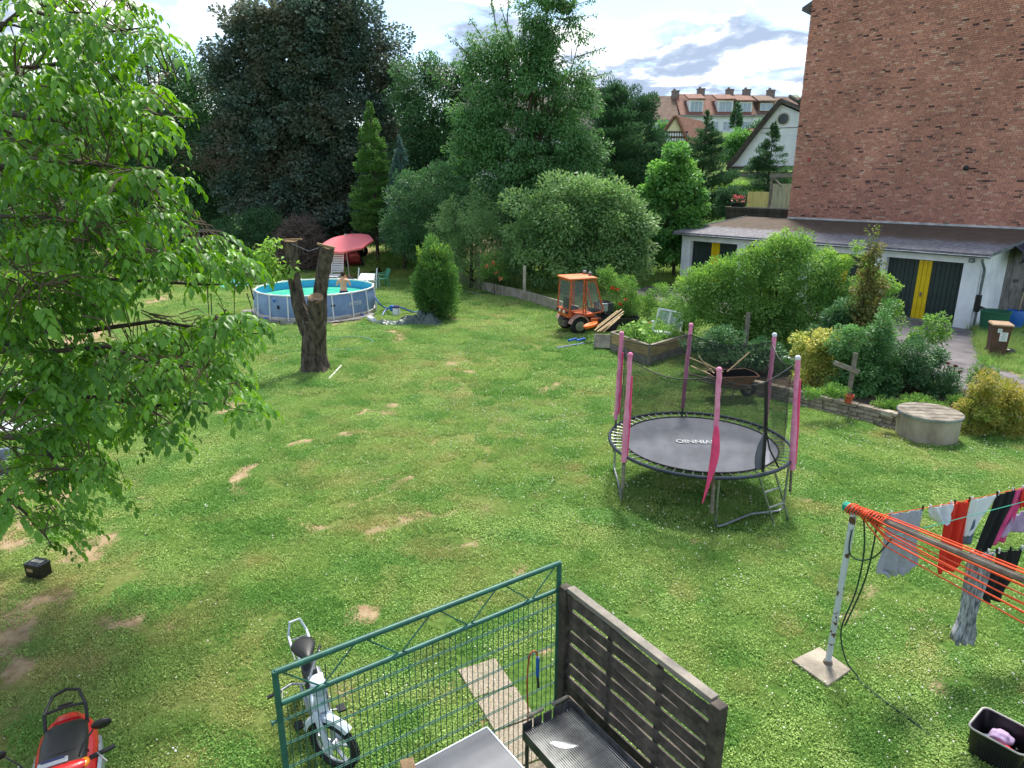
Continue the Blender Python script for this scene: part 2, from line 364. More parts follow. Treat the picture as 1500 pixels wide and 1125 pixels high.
def crown(blobs, n, clump=.6, size=.16, lift=0.0, droop=0.0, inner=.18, flat=.75):
    """blobs: [(centre, (rx,ry,rz))]; leaves sit in clumps scattered over and through each blob"""
    area = np.array([b[1][0]*b[1][2] + b[1][0]*b[1][1] for b in blobs]); cnt = (n*area/area.sum()).astype(int)
    P, D, Nn, Z = [], [], [], []; TT = []
    for (c, r), q in zip(blobs, cnt):
        c = np.array(c); r = np.array(r); sa = 4*math.pi*((r[0]*r[1])**1.6/3 + (r[0]*r[2])**1.6/3 + (r[1]*r[2])**1.6/3)**(1/1.6)
        k = max(5, int(sa/(clump*clump)*.8)); u = unit(k)
        rad = np.where(rng.random(k) < inner, rng.uniform(.2, .75, k), rng.uniform(.62, 1.2, k)**.9)
        cc = c + u*r*rad[:, None]; cr = clump*rng.uniform(.35, 1.15, k); ct = rng.random(k)
        w = cr**2; idx = rng.choice(k, q, p=w/w.sum()); v = unit(q)
        rr = rng.random(q)**.33; p = cc[idx] + v*np.array([1, 1, flat])*(cr[idx]*rr)[:, None]
        outw = u[idx]*.6 + v*.8
        d = outw + unit(q)*.6; d[:, 2] += lift - droop
        nn = v*.8 + u[idx]*.35 + unit(q)*.4; nn[:, 2] += .6
        P.append(p); D.append(d); Nn.append(nn); Z.append(size*rng.uniform(.6, 1.3, q)); TT.append(ct[idx])
    globals()['TONE'] = np.concatenate(TT)
    return np.concatenate(P), np.concatenate(D), np.concatenate(Nn), np.concatenate(Z)
def pxblobs(Y, L, base, depth=.8):
    out = []
    for t in L:
        px, py, rx, ry = t[:4]; y = Y + (t[4] if len(t) > 4 else 0); c = atY(px, py, y); sc = (c.y*math.cos(PITCH) + (CAMH - c.z)*math.sin(PITCH))/FOC
        out.append((c - base, (rx*sc, rx*sc*depth, ry*sc)))
    return out
def limb(mb, p, q, r0, r1, sag=.1, n=6, seg=5, jit=.06):
    p, q = Vector(p), Vector(q); L = (q-p).length; pts = []
    for i in range(seg+1):
        t = i/seg; x = p.lerp(q, t) + Vector((0, 0, math.sin(t*math.pi)*sag*L))
        if 0 < i < seg: x += Vector([random.uniform(-1, 1)*jit*L for _ in range(3)])*.5
        pts.append(x)
    mb.tube(pts, [r0 + (r1-r0)*i/seg for i in range(seg+1)], n)
    return pts
def tree(name, label, cat, px, Y, blobs, lm, n, clump=.7, size=.17, tr=.2, group=None, lift=0, droop=.2, aspect=.5, inner=.18, base_z=0, depth=.8, flat=.75, bark='bark_dark', basey=None):
    b = Vector((atY(px, 400, Y).x, Y, base_z))
    t = thing(name, label, cat, b, 0, group)
    bl = pxblobs(Y, blobs, b, depth)
    top = max(c.z for c, r in bl); mb = MB()
    cx = sum(c.x for c, r in bl)/len(bl)
    tp = limb(mb, (0, 0, -.1), (cx*.5, 0, max(.5, top*.8)), tr, tr*.3, 0, 8, 7, .02)
    for c, r in bl:
        s = tp[min(len(tp)-2, 1 + int(random.random()*3))]
        if c.z > s.z + .2: limb(mb, s, c, tr*.4, tr*.08, .05, 5, 5, .08)
        for _ in range(3):
            e = c + Vector([random.uniform(-1, 1)*r[i]*.8 for i in range(3)]); limb(mb, c, e, tr*.14, .01, 0, 4, 3, .1)
    mb.build('trunk', M[bark], t)
    P, D, Nn, Z = crown(bl, n, clump, size, lift, droop, inner, flat)
    keep = P[:, 2] > .03 - base_z*0; P, D, Nn, Z = P[keep], D[keep], Nn[keep], Z[keep]
    leafobj('crown', P, D, Nn, Z, lm, t, aspect, tone=TONE[keep])
    return t
def conifer(name, label, px, Y, top_py, bot_py, halfw, lm, n, size=.14, group=None, base_z=0, cat='conifer', shape=1.0, drop=-.1, ragged=.2, tr=.12, whorl=.35):
    top = atY(px, top_py, Y); b = Vector((top.x, Y, base_z)); H = top.z - base_z
    zb = max(.05, atY(px, bot_py, Y).z - base_z); W = halfw*Y*1.3/FOC
    t = thing(name, label, cat, b, 0, group); mb = MB(); mb.tube([(0, 0, -.1), (0, 0, H*.95)], [tr, .02], 7)
    K = int((H - zb)/whorl*9)
    hz = rng.random(K)**1.15*(H - zb)
    rad = W*np.clip(1 - (hz/(H - zb))**(1/shape) if shape <= 1 else 1 - (hz/(H-zb))**shape, .03, 1)*rng.uniform(1-ragged, 1+ragged*.5, K)
    az = rng.uniform(0, 2*math.pi, K)
    for i in range(0, K, 4): mb.tube([(0, 0, zb + hz[i]), (rad[i]*.9*math.cos(az[i]), rad[i]*.9*math.sin(az[i]), zb + hz[i] + drop*rad[i])], [.02, .006], 4)
    mb.build('trunk', M['bark_dark'], t)
    w = rad + .15; idx = rng.choice(K, n, p=w/w.sum()); f = rng.random(n)**.5; a = az[idx] + rng.normal(0, .16, n)
    rr = rad[idx]*f; P = np.stack([rr*np.cos(a), rr*np.sin(a), zb + hz[idx] + drop*rr + rng.normal(0, .07, n)], 1)
    D = np.stack([np.cos(a), np.sin(a), np.full(n, drop + .35)], 1) + unit(n)*.7; Nn = unit(n)*.5; Nn[:, 2] += .9
    leafobj('crown', P, D, Nn, size*rng.uniform(.6, 1.4, n), lm, t, .35, tone=rng.random(K)[idx])
    return t
def smooth(a, b, x): t = np.clip((x - a)/(b - a), 0, 1); return t*t*(3 - 2*t)
def hill(x, y):
    return 5.4*smooth(46, 60, y)*smooth(-10, 14, x)*1.0 + 6.5*smooth(62, 108, y) - 2.2*smooth(46, 60, y)*smooth(-10, 14, x)*smooth(100, 110, y)*0

# ================================================================== GROUND
def vnoise(x, y, sc, seed, octv=4):
    out = np.zeros_like(x, dtype=float); amp = 1; tot = 0; r = np.random.default_rng(seed); tab = r.random((256, 256))
    for o in range(octv):
        u = x/sc + 31.7*o; v = y/sc + 17.3*o; i = np.floor(u).astype(int); j = np.floor(v).astype(int); fx = u - i; fy = v - j
        fx = fx*fx*(3-2*fx); fy = fy*fy*(3-2*fy); g = lambda a, b: tab[a % 256, b % 256]
        out += amp*((g(i, j)*(1-fx) + g(i+1, j)*fx)*(1-fy) + (g(i, j+1)*(1-fx) + g(i+1, j+1)*fx)*fy); tot += amp; amp *= .55; sc = sc/2
    return out/tot
DIRT = [(530,902,.22,1.3),(665,848,.16,.5),(705,884,.14,.6),(8,935,.34,.8),(22,985,.3,.7),(115,812,.36,.8),(62,880,.3,.7),(20,740,1.0,1.1),(120,500,.9,.9),(165,480,1.3,.9),(225,440,.7,.8),
 (330,600,.8,.55),(300,640,.5,.3),(590,490,.9,.8),(640,518,.5,.6),(668,535,.4,.7),(560,592,.4,.4),(545,600,.5,.4),(485,750,.28,.6),(455,795,.25,.5),(600,760,.4,.3),(560,770,.3,.3),
 (690,815,.28,.35),(440,552,.4,.5),(770,1000,.5,.5),(500,472,1.0,.9),(455,478,.6,.7),(740,1040,.4,.5),(290,790,.5,.35),(310,890,.3,.4),(80,1000,.5,.35),(150,930,.4,.3),(250,930,.3,.25),(640,690,.15,.4),
 (715,415,.8,.6),(780,448,1.1,.6),(740,440,.5,.4),(1100,560,.6,.7),(1060,545,.5,.6),(390,545,.4,.3),(540,760,.4,.3),(1215,975,.35,.2),(1280,650,.5,.2),(1340,560,.5,.2),(230,590,.4,.3),(60,820,.3,.3),(0,870,.4,.6),(130,1085,.4,.4),(400,540,.2,.2)]
DP = [(at(a, b).x, at(a, b).y, r*(.8 if a > 260 else 1), s*(.72 if a > 260 and a != 530 else .95)) for a, b, r, s in DIRT]
TRACK = [[(345,720),(352,692),(385,668),(430,650),(480,640),(520,632),(560,634)], [(500,745),(540,735),(580,712),(610,690),(640,672)], [(345,720),(372,745),(410,760),(460,775),(520,772)], [(570,700),(600,680),(610,668)]]
TP = [[at(*p) for p in t] for t in TRACK]
def dirt_field(x, y):
    d = np.zeros_like(x, dtype=float); n = vnoise(x, y, .55, 3, 5)
    for cx, cy, r, s in DP:
        q = np.sqrt((x-cx)**2 + ((y-cy)/1.25)**2)/r; d = np.maximum(d, s*np.clip(1.45 - q, 0, 1.2))
    for t in TP:
        for a, b in zip(t, t[1:]):
            ab = np.array([b.x-a.x, b.y-a.y]); L2 = (ab**2).sum(); s = np.clip(((x-a.x)*ab[0] + (y-a.y)*ab[1])/L2, 0, 1)
            q = np.hypot(x-a.x-s*ab[0], y-a.y-s*ab[1])/.09; d = np.maximum(d, .6*np.clip(1.6 - q, 0, 1))
    left = .06*smooth(3, 7, -x)*smooth(14, 7, y)
    return np.clip((d + left + (n - .5)*1.9 - .25)*1.7, 0, 1)
def dry_field(x, y):
    n = vnoise(x + 50, y + 9, 1.7, 5, 5); n2 = vnoise(x + 5, y + 90, 5.0, 8, 3)
    band = np.exp(-((y - 12.5 - .0*x)/4.5)**2)*np.exp(-((x + .3)/3.2)**2)*.18 + np.exp(-(((x-2.3)/1.6)**2 + ((y-6.6)/1.0)**2))*.22
    left = .16*smooth(-1, -4, x)*smooth(9, 5, y)
    return np.clip((n*.6 + n2*.4 + band + left - .53)*3.0, 0, 1)
# plan outline of things that stand on bare ground (no grass there)
STONE_A, STONE_B = at(1035, 562), at(1313, 630)
CW = [at(816, 456), at(768, 441), at(702, 425), at(676, 414), at(640, 400), at(600, 388), at(575, 378)]
def side(x, y, a, b): return (b.x-a.x)*(y-a.y) - (b.y-a.y)*(x-a.x)
def build_ground():
    xs = np.concatenate([-np.geomspace(1500, 17, 40), np.arange(-16.4, 14.4, .13), np.geomspace(15, 1500, 44)])
    ys = np.concatenate([-np.geomspace(300, 2, 12), np.arange(-1, 30, .13), np.geomspace(30.6, 2500, 60)])
    X, Y = np.meshgrid(xs, ys); Z = hill(X, Y) + smooth(120, 400, Y)*6
    nx, ny = len(xs), len(ys); co = np.stack([X, Y, Z], 2).reshape(-1, 3)
    me = bpy.data.meshes.new('ground'); me.vertices.add(nx*ny); me.vertices.foreach_set('co', co.astype(np.float32).ravel())
    i = np.arange(nx*ny).reshape(ny, nx); q = np.stack([i[:-1, :-1], i[:-1, 1:], i[1:, 1:], i[1:, :-1]], 2).reshape(-1, 4)
    me.loops.add(q.size); me.polygons.add(len(q)); me.loops.foreach_set('vertex_index', q.ravel().astype(np.int32))
    me.polygons.foreach_set('loop_start', (np.arange(len(q))*4).astype(np.int32)); me.update(calc_edges=True)
    fx, fy = X.ravel(), Y.ravel()
    wood = smooth(44, 48, fy)*smooth(56, 52, fy)*smooth(8, -2, fx)*.8
    for nm, val in (('dirt', np.maximum(dirt_field(fx, fy), wood)), ('dry', dry_field(fx, fy))):
        a = me.attributes.new(nm, 'FLOAT', 'POINT'); a.data.foreach_set('value', val.astype(np.float32))
    me.shade_smooth()
    m = bpy.data.materials.new('lawn_soil'); m.use_nodes = True; nt = m.node_tree; N = nt.nodes; L = nt.links; p = N['Principled BSDF']; p.inputs['Roughness'].default_value = .95; p.inputs['Specular IOR Level'].default_value = .1
    geo = N.new('ShaderNodeNewGeometry')
    def nz(s, d=8): n = N.new('ShaderNodeTexNoise'); n.inputs['Scale'].default_value = s; n.inputs['Detail'].default_value = d; n.inputs['Roughness'].default_value = .65; L.new(geo.outputs['Position'], n.inputs['Vector']); return n.outputs[0]
    def rp(f, a, b, c1, c2): r = N.new('ShaderNodeValToRGB'); L.new(f, r.inputs[0]); r.color_ramp.elements[0].position = a; r.color_ramp.elements[0].color = (*c1, 1); r.color_ramp.elements[1].position = b; r.color_ramp.elements[1].color = (*c2, 1); return r.outputs[0]
    def mx(f, a, b): n = N.new('ShaderNodeMix'); n.data_type = 'RGBA'; L.new(f, n.inputs[0]); L.new(a, n.inputs[6]); L.new(b, n.inputs[7]); return n.outputs[2]
    ad = N.new('ShaderNodeAttribute'); ad.attribute_name = 'dirt'; ar = N.new('ShaderNodeAttribute'); ar.attribute_name = 'dry'
    green = rp(nz(14), .35, .65, S('36501f'), S('5d7c38')); dryc = rp(nz(11), .35, .65, S('6a6e3a'), S('8f8a58')); soil = rp(nz(7), .3, .7, S('80694f'), S('ad9a7c'))
    g = mx(ar.outputs['Fac'], green, dryc)
    mm = N.new('ShaderNodeMath'); mm.operation = 'MULTIPLY_ADD'; L.new(nz(30, 5), mm.inputs[0]); mm.inputs[1].default_value = 1.6; L.new(ad.outputs['Fac'], mm.inputs[2])
    mr = N.new('ShaderNodeMapRange'); L.new(mm.outputs[0], mr.inputs[0]); mr.inputs[1].default_value = 1.1; mr.inputs[2].default_value = 1.35
    L.new(mx(mr.outputs[0], g, soil), p.inputs['Base Color'])
    bp = N.new('ShaderNodeBump'); bp.inputs['Strength'].default_value = .8; bp.inputs['Distance'].default_value = .03; L.new(nz(35, 6), bp.inputs['Height']); L.new(bp.outputs[0], p.inputs['Normal'])
    me.materials.append(m); o = bpy.data.objects.new('ground', me); col.objects.link(o); o['kind'] = 'structure'
build_ground()

# ---- sheets: driveway, garden bed soil, pavings
def sheet(name, pts, z, m, kind='structure'):
    mb = MB(); mb.add([(p[0], p[1], z) for p in pts], [tuple(range(len(pts)))]); o = mb.build(name, m, ang=0); o['kind'] = kind; return o
M['asphalt'] = mat('worn_asphalt', S('757072'), .95, c2=S('575356'), scale=1.6, bump=.7, bscale=60, detail=12, dist=.01)
DRIVE = [at(1000, 402), at(1120, 420), at(1250, 462), at(1412, 489), at(1440, 528), at(1505, 556), at(1640, 620), at(1560, 640), at(1420, 585), at(1330, 545), at(1250, 500), at(1130, 445), at(1010, 412)]
GL = V(8.37, 34.2, 0); GU = V(.611, -.792, 0); GN = V(.792, .611, 0)
DRIVE = [GL + GU*(-1) - GN*.0, GL + GU*13.3 - GN*.0, at(1440, 530), at(1505, 556), at(1700, 640), at(1600, 660), at(1430, 590), at(1340, 552), GL + GU*9 - GN*4.5, GL + GU*-1 - GN*4.5]
sheet('driveway', DRIVE, .006, M['asphalt'])
M['bedsoil'] = mat('bed_soil', S('5a4a3a'), 1, c2=S('39342a'), scale=5, bump=1, dist=.03)
du = (STONE_B - STONE_A).normalized(); dn = V(-du.y, du.x, 0); 
bed = MB(); p0, p1 = STONE_A + dn*.12, STONE_B + dn*.12
bed.loft([[V(q.x, q.y, z) for q in (p0, p1, p1 + dn*3.4 + du*1.5, p0 + dn*3.6 - du*.6)] for z in (-.05, .24)]); o = bed.build('garden_bed_soil', M['bedsoil']); o['kind'] = 'structure'

# ---- grass
def inpoly(x, y, poly):
    c = np.zeros(x.shape, bool); n = len(poly)
    for i in range(n):
        a, b = poly[i], poly[(i+1) % n]
        cond = ((a[1] > y) != (b[1] > y)) & (x < (b[0]-a[0])*(y-a[1])/((b[1]-a[1]) or 1e-9) + a[0]); c ^= cond
    return c
POOL_C = at(462, 421.5, .95); POOL_C.z = 0; POOL_R = 2.4
BEDPOLY = [p0, p1, p1 + dn*3.4 + du*1.5, p0 + dn*3.6 - du*.6]
PATHS = [[at(722, 966), at(770, 945), at(905, 1130), at(1010, 1260), at(960, 1300), at(800, 1120)]]
def gmaterial():
    m = bpy.data.materials.new('grass_blades'); m.use_nodes = True; nt = m.node_tree; N = nt.nodes; L = nt.links; p = N['Principled BSDF']; out = N['Material Output']
    def A(nm, t='INSTANCER'): n = N.new('ShaderNodeAttribute'); n.attribute_name = nm; n.attribute_type = t; return n.outputs['Fac']
    def mx(f, a, b):
        n = N.new('ShaderNodeMix'); n.data_type = 'RGBA'; L.new(f, n.inputs[0])
        for k, v in ((6, a), (7, b)):
            if isinstance(v, tuple): n.inputs[k].default_value = (*v, 1)
            else: L.new(v, n.inputs[k])
        return n.outputs[2]
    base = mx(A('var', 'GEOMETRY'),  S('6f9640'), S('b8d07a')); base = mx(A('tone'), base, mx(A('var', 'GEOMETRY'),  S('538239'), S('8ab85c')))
    c = mx(A('dry'), base, mx(A('var', 'GEOMETRY'), S('969450'), S('cbbf84')))
    L.new(c, p.inputs['Base Color']); p.inputs['Roughness'].default_value = .6; p.inputs['Specular IOR Level'].default_value = .25
    tr = N.new('ShaderNodeBsdfTranslucent'); L.new(c, tr.inputs[0]); ms = N.new('ShaderNodeMixShader'); ms.inputs[0].default_value = .35
    L.new(p.outputs[0], ms.inputs[1]); L.new(tr.outputs[0], ms.inputs[2]); L.new(ms.outputs[0], out.inputs[0]); return m
GM = gmaterial()
M['clover'] = mat('clover_white', S('d8d8c4'), .8, var=.1, bump=0)
def tuft(name, nb, nl, rad, h, seed, flat=.9):
    r = np.random.default_rng(seed); vs = []; fs = []; vr = []
    for i in range(nb):
        a = r.uniform(0, 6.283); q = rad*math.sqrt(r.random()); x, y = q*math.cos(a), q*math.sin(a); b = r.uniform(0, 6.283); w = r.uniform(.003, .0065)*(1+rad*1.2); hh = h*r.uniform(.5, 1.25); ln = r.normal(0, .55)*hh, r.normal(0, .55)*hh
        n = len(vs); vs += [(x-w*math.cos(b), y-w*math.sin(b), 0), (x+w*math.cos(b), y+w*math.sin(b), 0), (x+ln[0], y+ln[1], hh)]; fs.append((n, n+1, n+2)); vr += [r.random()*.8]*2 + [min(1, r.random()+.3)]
    for i in range(nl):
        a = r.uniform(0, 6.283); q = rad*math.sqrt(r.random()); x, y = q*math.cos(a), q*math.sin(a); z = h*r.uniform(.3, .8); s = r.uniform(.006, .013)*(1+rad*.8); b = r.uniform(0, 6.283); n = len(vs); v = r.random()
        for k in range(4): vs.append((x+s*math.cos(b+k*1.5708), y+s*math.sin(b+k*1.5708)*.8, z + r.normal(0, .3)*s)); vr.append(v)
        fs.append((n, n+1, n+2, n+3))
    me = bpy.data.meshes.new(name); me.from_pydata(vs, [], fs); at_ = me.attributes.new('var', 'FLOAT', 'POINT'); at_.data.foreach_set('value', vr); me.materials.append(GM); return me
def scatter(name, meshes, P, rot, scl, idx, attrs, kind='stuff'):
    """one object whose geometry nodes put the given small meshes on points"""
    pm = bpy.data.meshes.new(name); pm.vertices.add(len(P)); pm.vertices.foreach_set('co', np.asarray(P, np.float32).ravel())
    a = pm.attributes.new('rz', 'FLOAT', 'POINT'); a.data.foreach_set('value', rot.astype(np.float32)); a = pm.attributes.new('sc', 'FLOAT', 'POINT'); a.data.foreach_set('value', scl.astype(np.float32))
    a = pm.attributes.new('pick', 'INT', 'POINT'); a.data.foreach_set('value', idx.astype(np.int32))
    for k, v in attrs.items(): a = pm.attributes.new(k, 'FLOAT', 'POINT'); a.data.foreach_set('value', v.astype(np.float32))
    o = bpy.data.objects.new(name, pm); col.objects.link(o); o['kind'] = kind
    ng = bpy.data.node_groups.new(name, 'GeometryNodeTree'); ng.interface.new_socket('Geometry', in_out='INPUT', socket_type='NodeSocketGeometry'); ng.interface.new_socket('Geometry', in_out='OUTPUT', socket_type='NodeSocketGeometry')
    N, L = ng.nodes, ng.links; gi = N.new('NodeGroupInput'); go = N.new('NodeGroupOutput'); src = N.new('GeometryNodeJoinGeometry') if False else None
    sub = bpy.data.collections.new(name + '_pieces'); g2i = N.new('GeometryNodeGeometryToInstance')
    for me in reversed(meshes):
        ob = bpy.data.objects.new(me.name, me); sub.objects.link(ob)
        oi = N.new('GeometryNodeObjectInfo'); oi.inputs['Object'].default_value = ob; L.new(oi.outputs['Geometry'], g2i.inputs[0])
    def na(nm, t='FLOAT'): n = N.new('GeometryNodeInputNamedAttribute'); n.data_type = t; n.inputs[0].default_value = nm; return n.outputs[0]
    iop = N.new('GeometryNodeInstanceOnPoints'); L.new(gi.outputs[0], iop.inputs['Points']); L.new(g2i.outputs[0], iop.inputs['Instance']); iop.inputs['Pick Instance'].default_value = True
    L.new(na('pick', 'INT'), iop.inputs['Instance Index']); cx = N.new('ShaderNodeCombineXYZ'); L.new(na('rz'), cx.inputs[2]); L.new(cx.outputs[0], iop.inputs['Rotation']); L.new(na('sc'), iop.inputs['Scale'])
    L.new(iop.outputs[0], go.inputs[0]); md = o.modifiers.new('scatter', 'NODES'); md.node_group = ng; return o
def lawnmask(x, y):
    ok = np.ones(x.shape, bool)
    ok &= ~inpoly(x, y, [(p.x, p.y) for p in DRIVE]); ok &= ~inpoly(x, y, [(p.x, p.y) for p in BEDPOLY])
    for q in PATHS: ok &= ~inpoly(x, y, [(p.x, p.y) for p in q])
    ok &= (x-POOL_C.x)**2 + (y-POOL_C.y)**2 > (POOL_R+.25)**2
    ok &= ~((y > GL.y - 1) & (x > GL.x - .5)); g = (x-GL.x)*GN.x + (y-GL.y)*GN.y; ok &= g < .0
    ok &= ~((np.abs(x-at(1361, 636).x) < .62) & (np.abs(y-at(1361, 636).y) < .62))
    ok &= ~inpoly(x, y, [(p.x, p.y) for p in (at(1160, 970), at(1200, 951), at(1246, 984), at(1212, 1008))])
    return ok
def build_grass():
    T = [tuft('grass_tuft', 190, 60, .21, .04, 1), tuft('grass_tuft', 120, 130, .21, .035, 2), tuft('grass_tuft', 240, 25, .21, .05, 3)]
    PP = []
    for y0, y1, dens, sc in ((2.2, 9, 34, .85), (9, 16, 20, 1.05), (16, 28, 10, 1.5), (28, 50, 4.5, 2.1)):
        area = .98*2*(y1*y1-y0*y0)/2; n = int(area*dens); y = np.sqrt(rng.uniform(y0*y0, y1*y1, n)); x = rng.uniform(-.98, .98, n)*y
        PP.append(np.stack([x, y, np.full(n, sc)], 1))
    P = np.concatenate(PP); x, y = P[:, 0], P[:, 1]; d = dirt_field(x, y); keep = (rng.random(len(x)) > smooth(.3, .95, d)*.86) & lawnmask(x, y)
    P = P[keep]; x, y = P[:, 0], P[:, 1]; n = len(x); dry = dry_field(x, y)*.85 + dirt_field(x, y)*.3
    tone = np.clip((vnoise(x, y, .5, 21, 4) - .5)*6 + (vnoise(x, y, 2.4, 22, 2) - .5)*.9 + .3, 0, 1); dry = np.clip(dry*.8 + (vnoise(x, y, .42, 77, 3) - .55)*1.9 + rng.normal(0, .08, n), 0, 1)
    cl = vnoise(x, y, 1.6, 33, 3); idx = np.where(rng.random(n) < np.clip((cl-.4)*4, 0, 1), 1, np.where(rng.random(n) < .5, 0, 2))
    s = P[:, 2]*rng.uniform(.8, 1.2, n)*(1 - .25*dry)
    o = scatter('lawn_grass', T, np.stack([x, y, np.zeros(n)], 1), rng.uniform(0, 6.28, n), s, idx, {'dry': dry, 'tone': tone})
    tag(o, 'short worn green lawn grass covering the whole garden', 'grass', kind='stuff'); print('grass', n)
    # clover heads
    mb = MB(); mb.ball((0, 0, .055), .0095, 6, 4); me = mb.mesh('clover_head', M['clover'])
    pts = []
    for y0, y1, dens, sc in ((3, 9, 40, 1.0), (9, 16, 26, 1.15), (16, 30, 12, 1.5)):
        area = .98*2*(y1*y1-y0*y0)/2; n = int(area*dens); y = np.sqrt(rng.uniform(y0*y0, y1*y1, n)); x = rng.uniform(-.98, .98, n)*y; pts.append(np.stack([x, y, np.full(n, sc)], 1))
    P = np.concatenate(pts); x, y = P[:, 0], P[:, 1]; f = vnoise(x, y, 2.2, 44, 4)
    w = np.clip((f - .5)*4, 0, 1)*(.35 + .75*smooth(-1, 3, x)) + .06; w = np.maximum(w, .9*np.exp(-((x-.2)/2.4)**2-((y-14.5)/2.6)**2)); w = np.maximum(w, .55*np.exp(-((x-3.2)/1.6)**2-((y-9.3)/1.6)**2)); w = np.maximum(w, .7*smooth(3.0, 4.4, x)*smooth(8, 6.5, y))
    keep = (rng.random(len(x)) < w) & lawnmask(x, y) & (dirt_field(x, y) < .3); P = P[keep]; n = len(P)
    o = scatter('clover_flowers', [me], np.stack([P[:, 0], P[:, 1], np.zeros(n)], 1), rng.uniform(0, 6.28, n), P[:, 2]*rng.uniform(.6, 1.2, n), np.zeros(n), {})
    tag(o, 'tiny white clover heads dotted through the lawn', 'clover', kind='stuff'); print('clover', n)
    # long grass of the neighbour's garden and rough weeds along the edges
    TL = [tuft('long_grass_tuft', 110, 50, .28, .28, 7), tuft('long_grass_tuft', 80, 90, .3, .2, 8)]; pts = []
    for (px, py, rx, ry, k) in ((770,408,45,12,420),(980,402,50,18,700),(905,440,45,22,300),(370,372,60,14,500),(590,382,45,14,420),(600,400,20,6,60),(450,372,40,8,160),(1000,440,30,14,160),(1440,505,60,22,340),(1450,545,40,6,60),(225,1073,14,10,14),(278,1058,8,6,6),(1400,530,30,8,40),(660,455,20,4,20),(1330,575,60,20,120),(730,418,30,6,60)):
        for _ in range(k):
            q = at(px + rng.normal(0, .5)*rx, py + rng.normal(0, .5)*ry); pts.append((q.x, q.y))
    P = np.array(pts); x, y = P[:, 0], P[:, 1]; ok = ~inpoly(x, y, [(p.x, p.y) for p in DRIVE]) & ((x-POOL_C.x)**2 + (y-POOL_C.y)**2 > (POOL_R+.8)**2); x, y = x[ok], y[ok]; n = len(x)
    sc = np.clip(y/26, .35, 1.3)*rng.uniform(.7, 1.3, n)
    o = scatter('rough_long_grass', TL, np.stack([x, y, np.zeros(n)], 1), rng.uniform(0, 6.28, n), sc, rng.integers(0, 2, n), {'dry': np.clip(rng.normal(.12, .15, n), 0, 1), 'tone': rng.uniform(0, .8, n)})
    tag(o, 'rough longer grass and weeds along the fence and garden edges', 'long grass', kind='stuff')
build_grass()

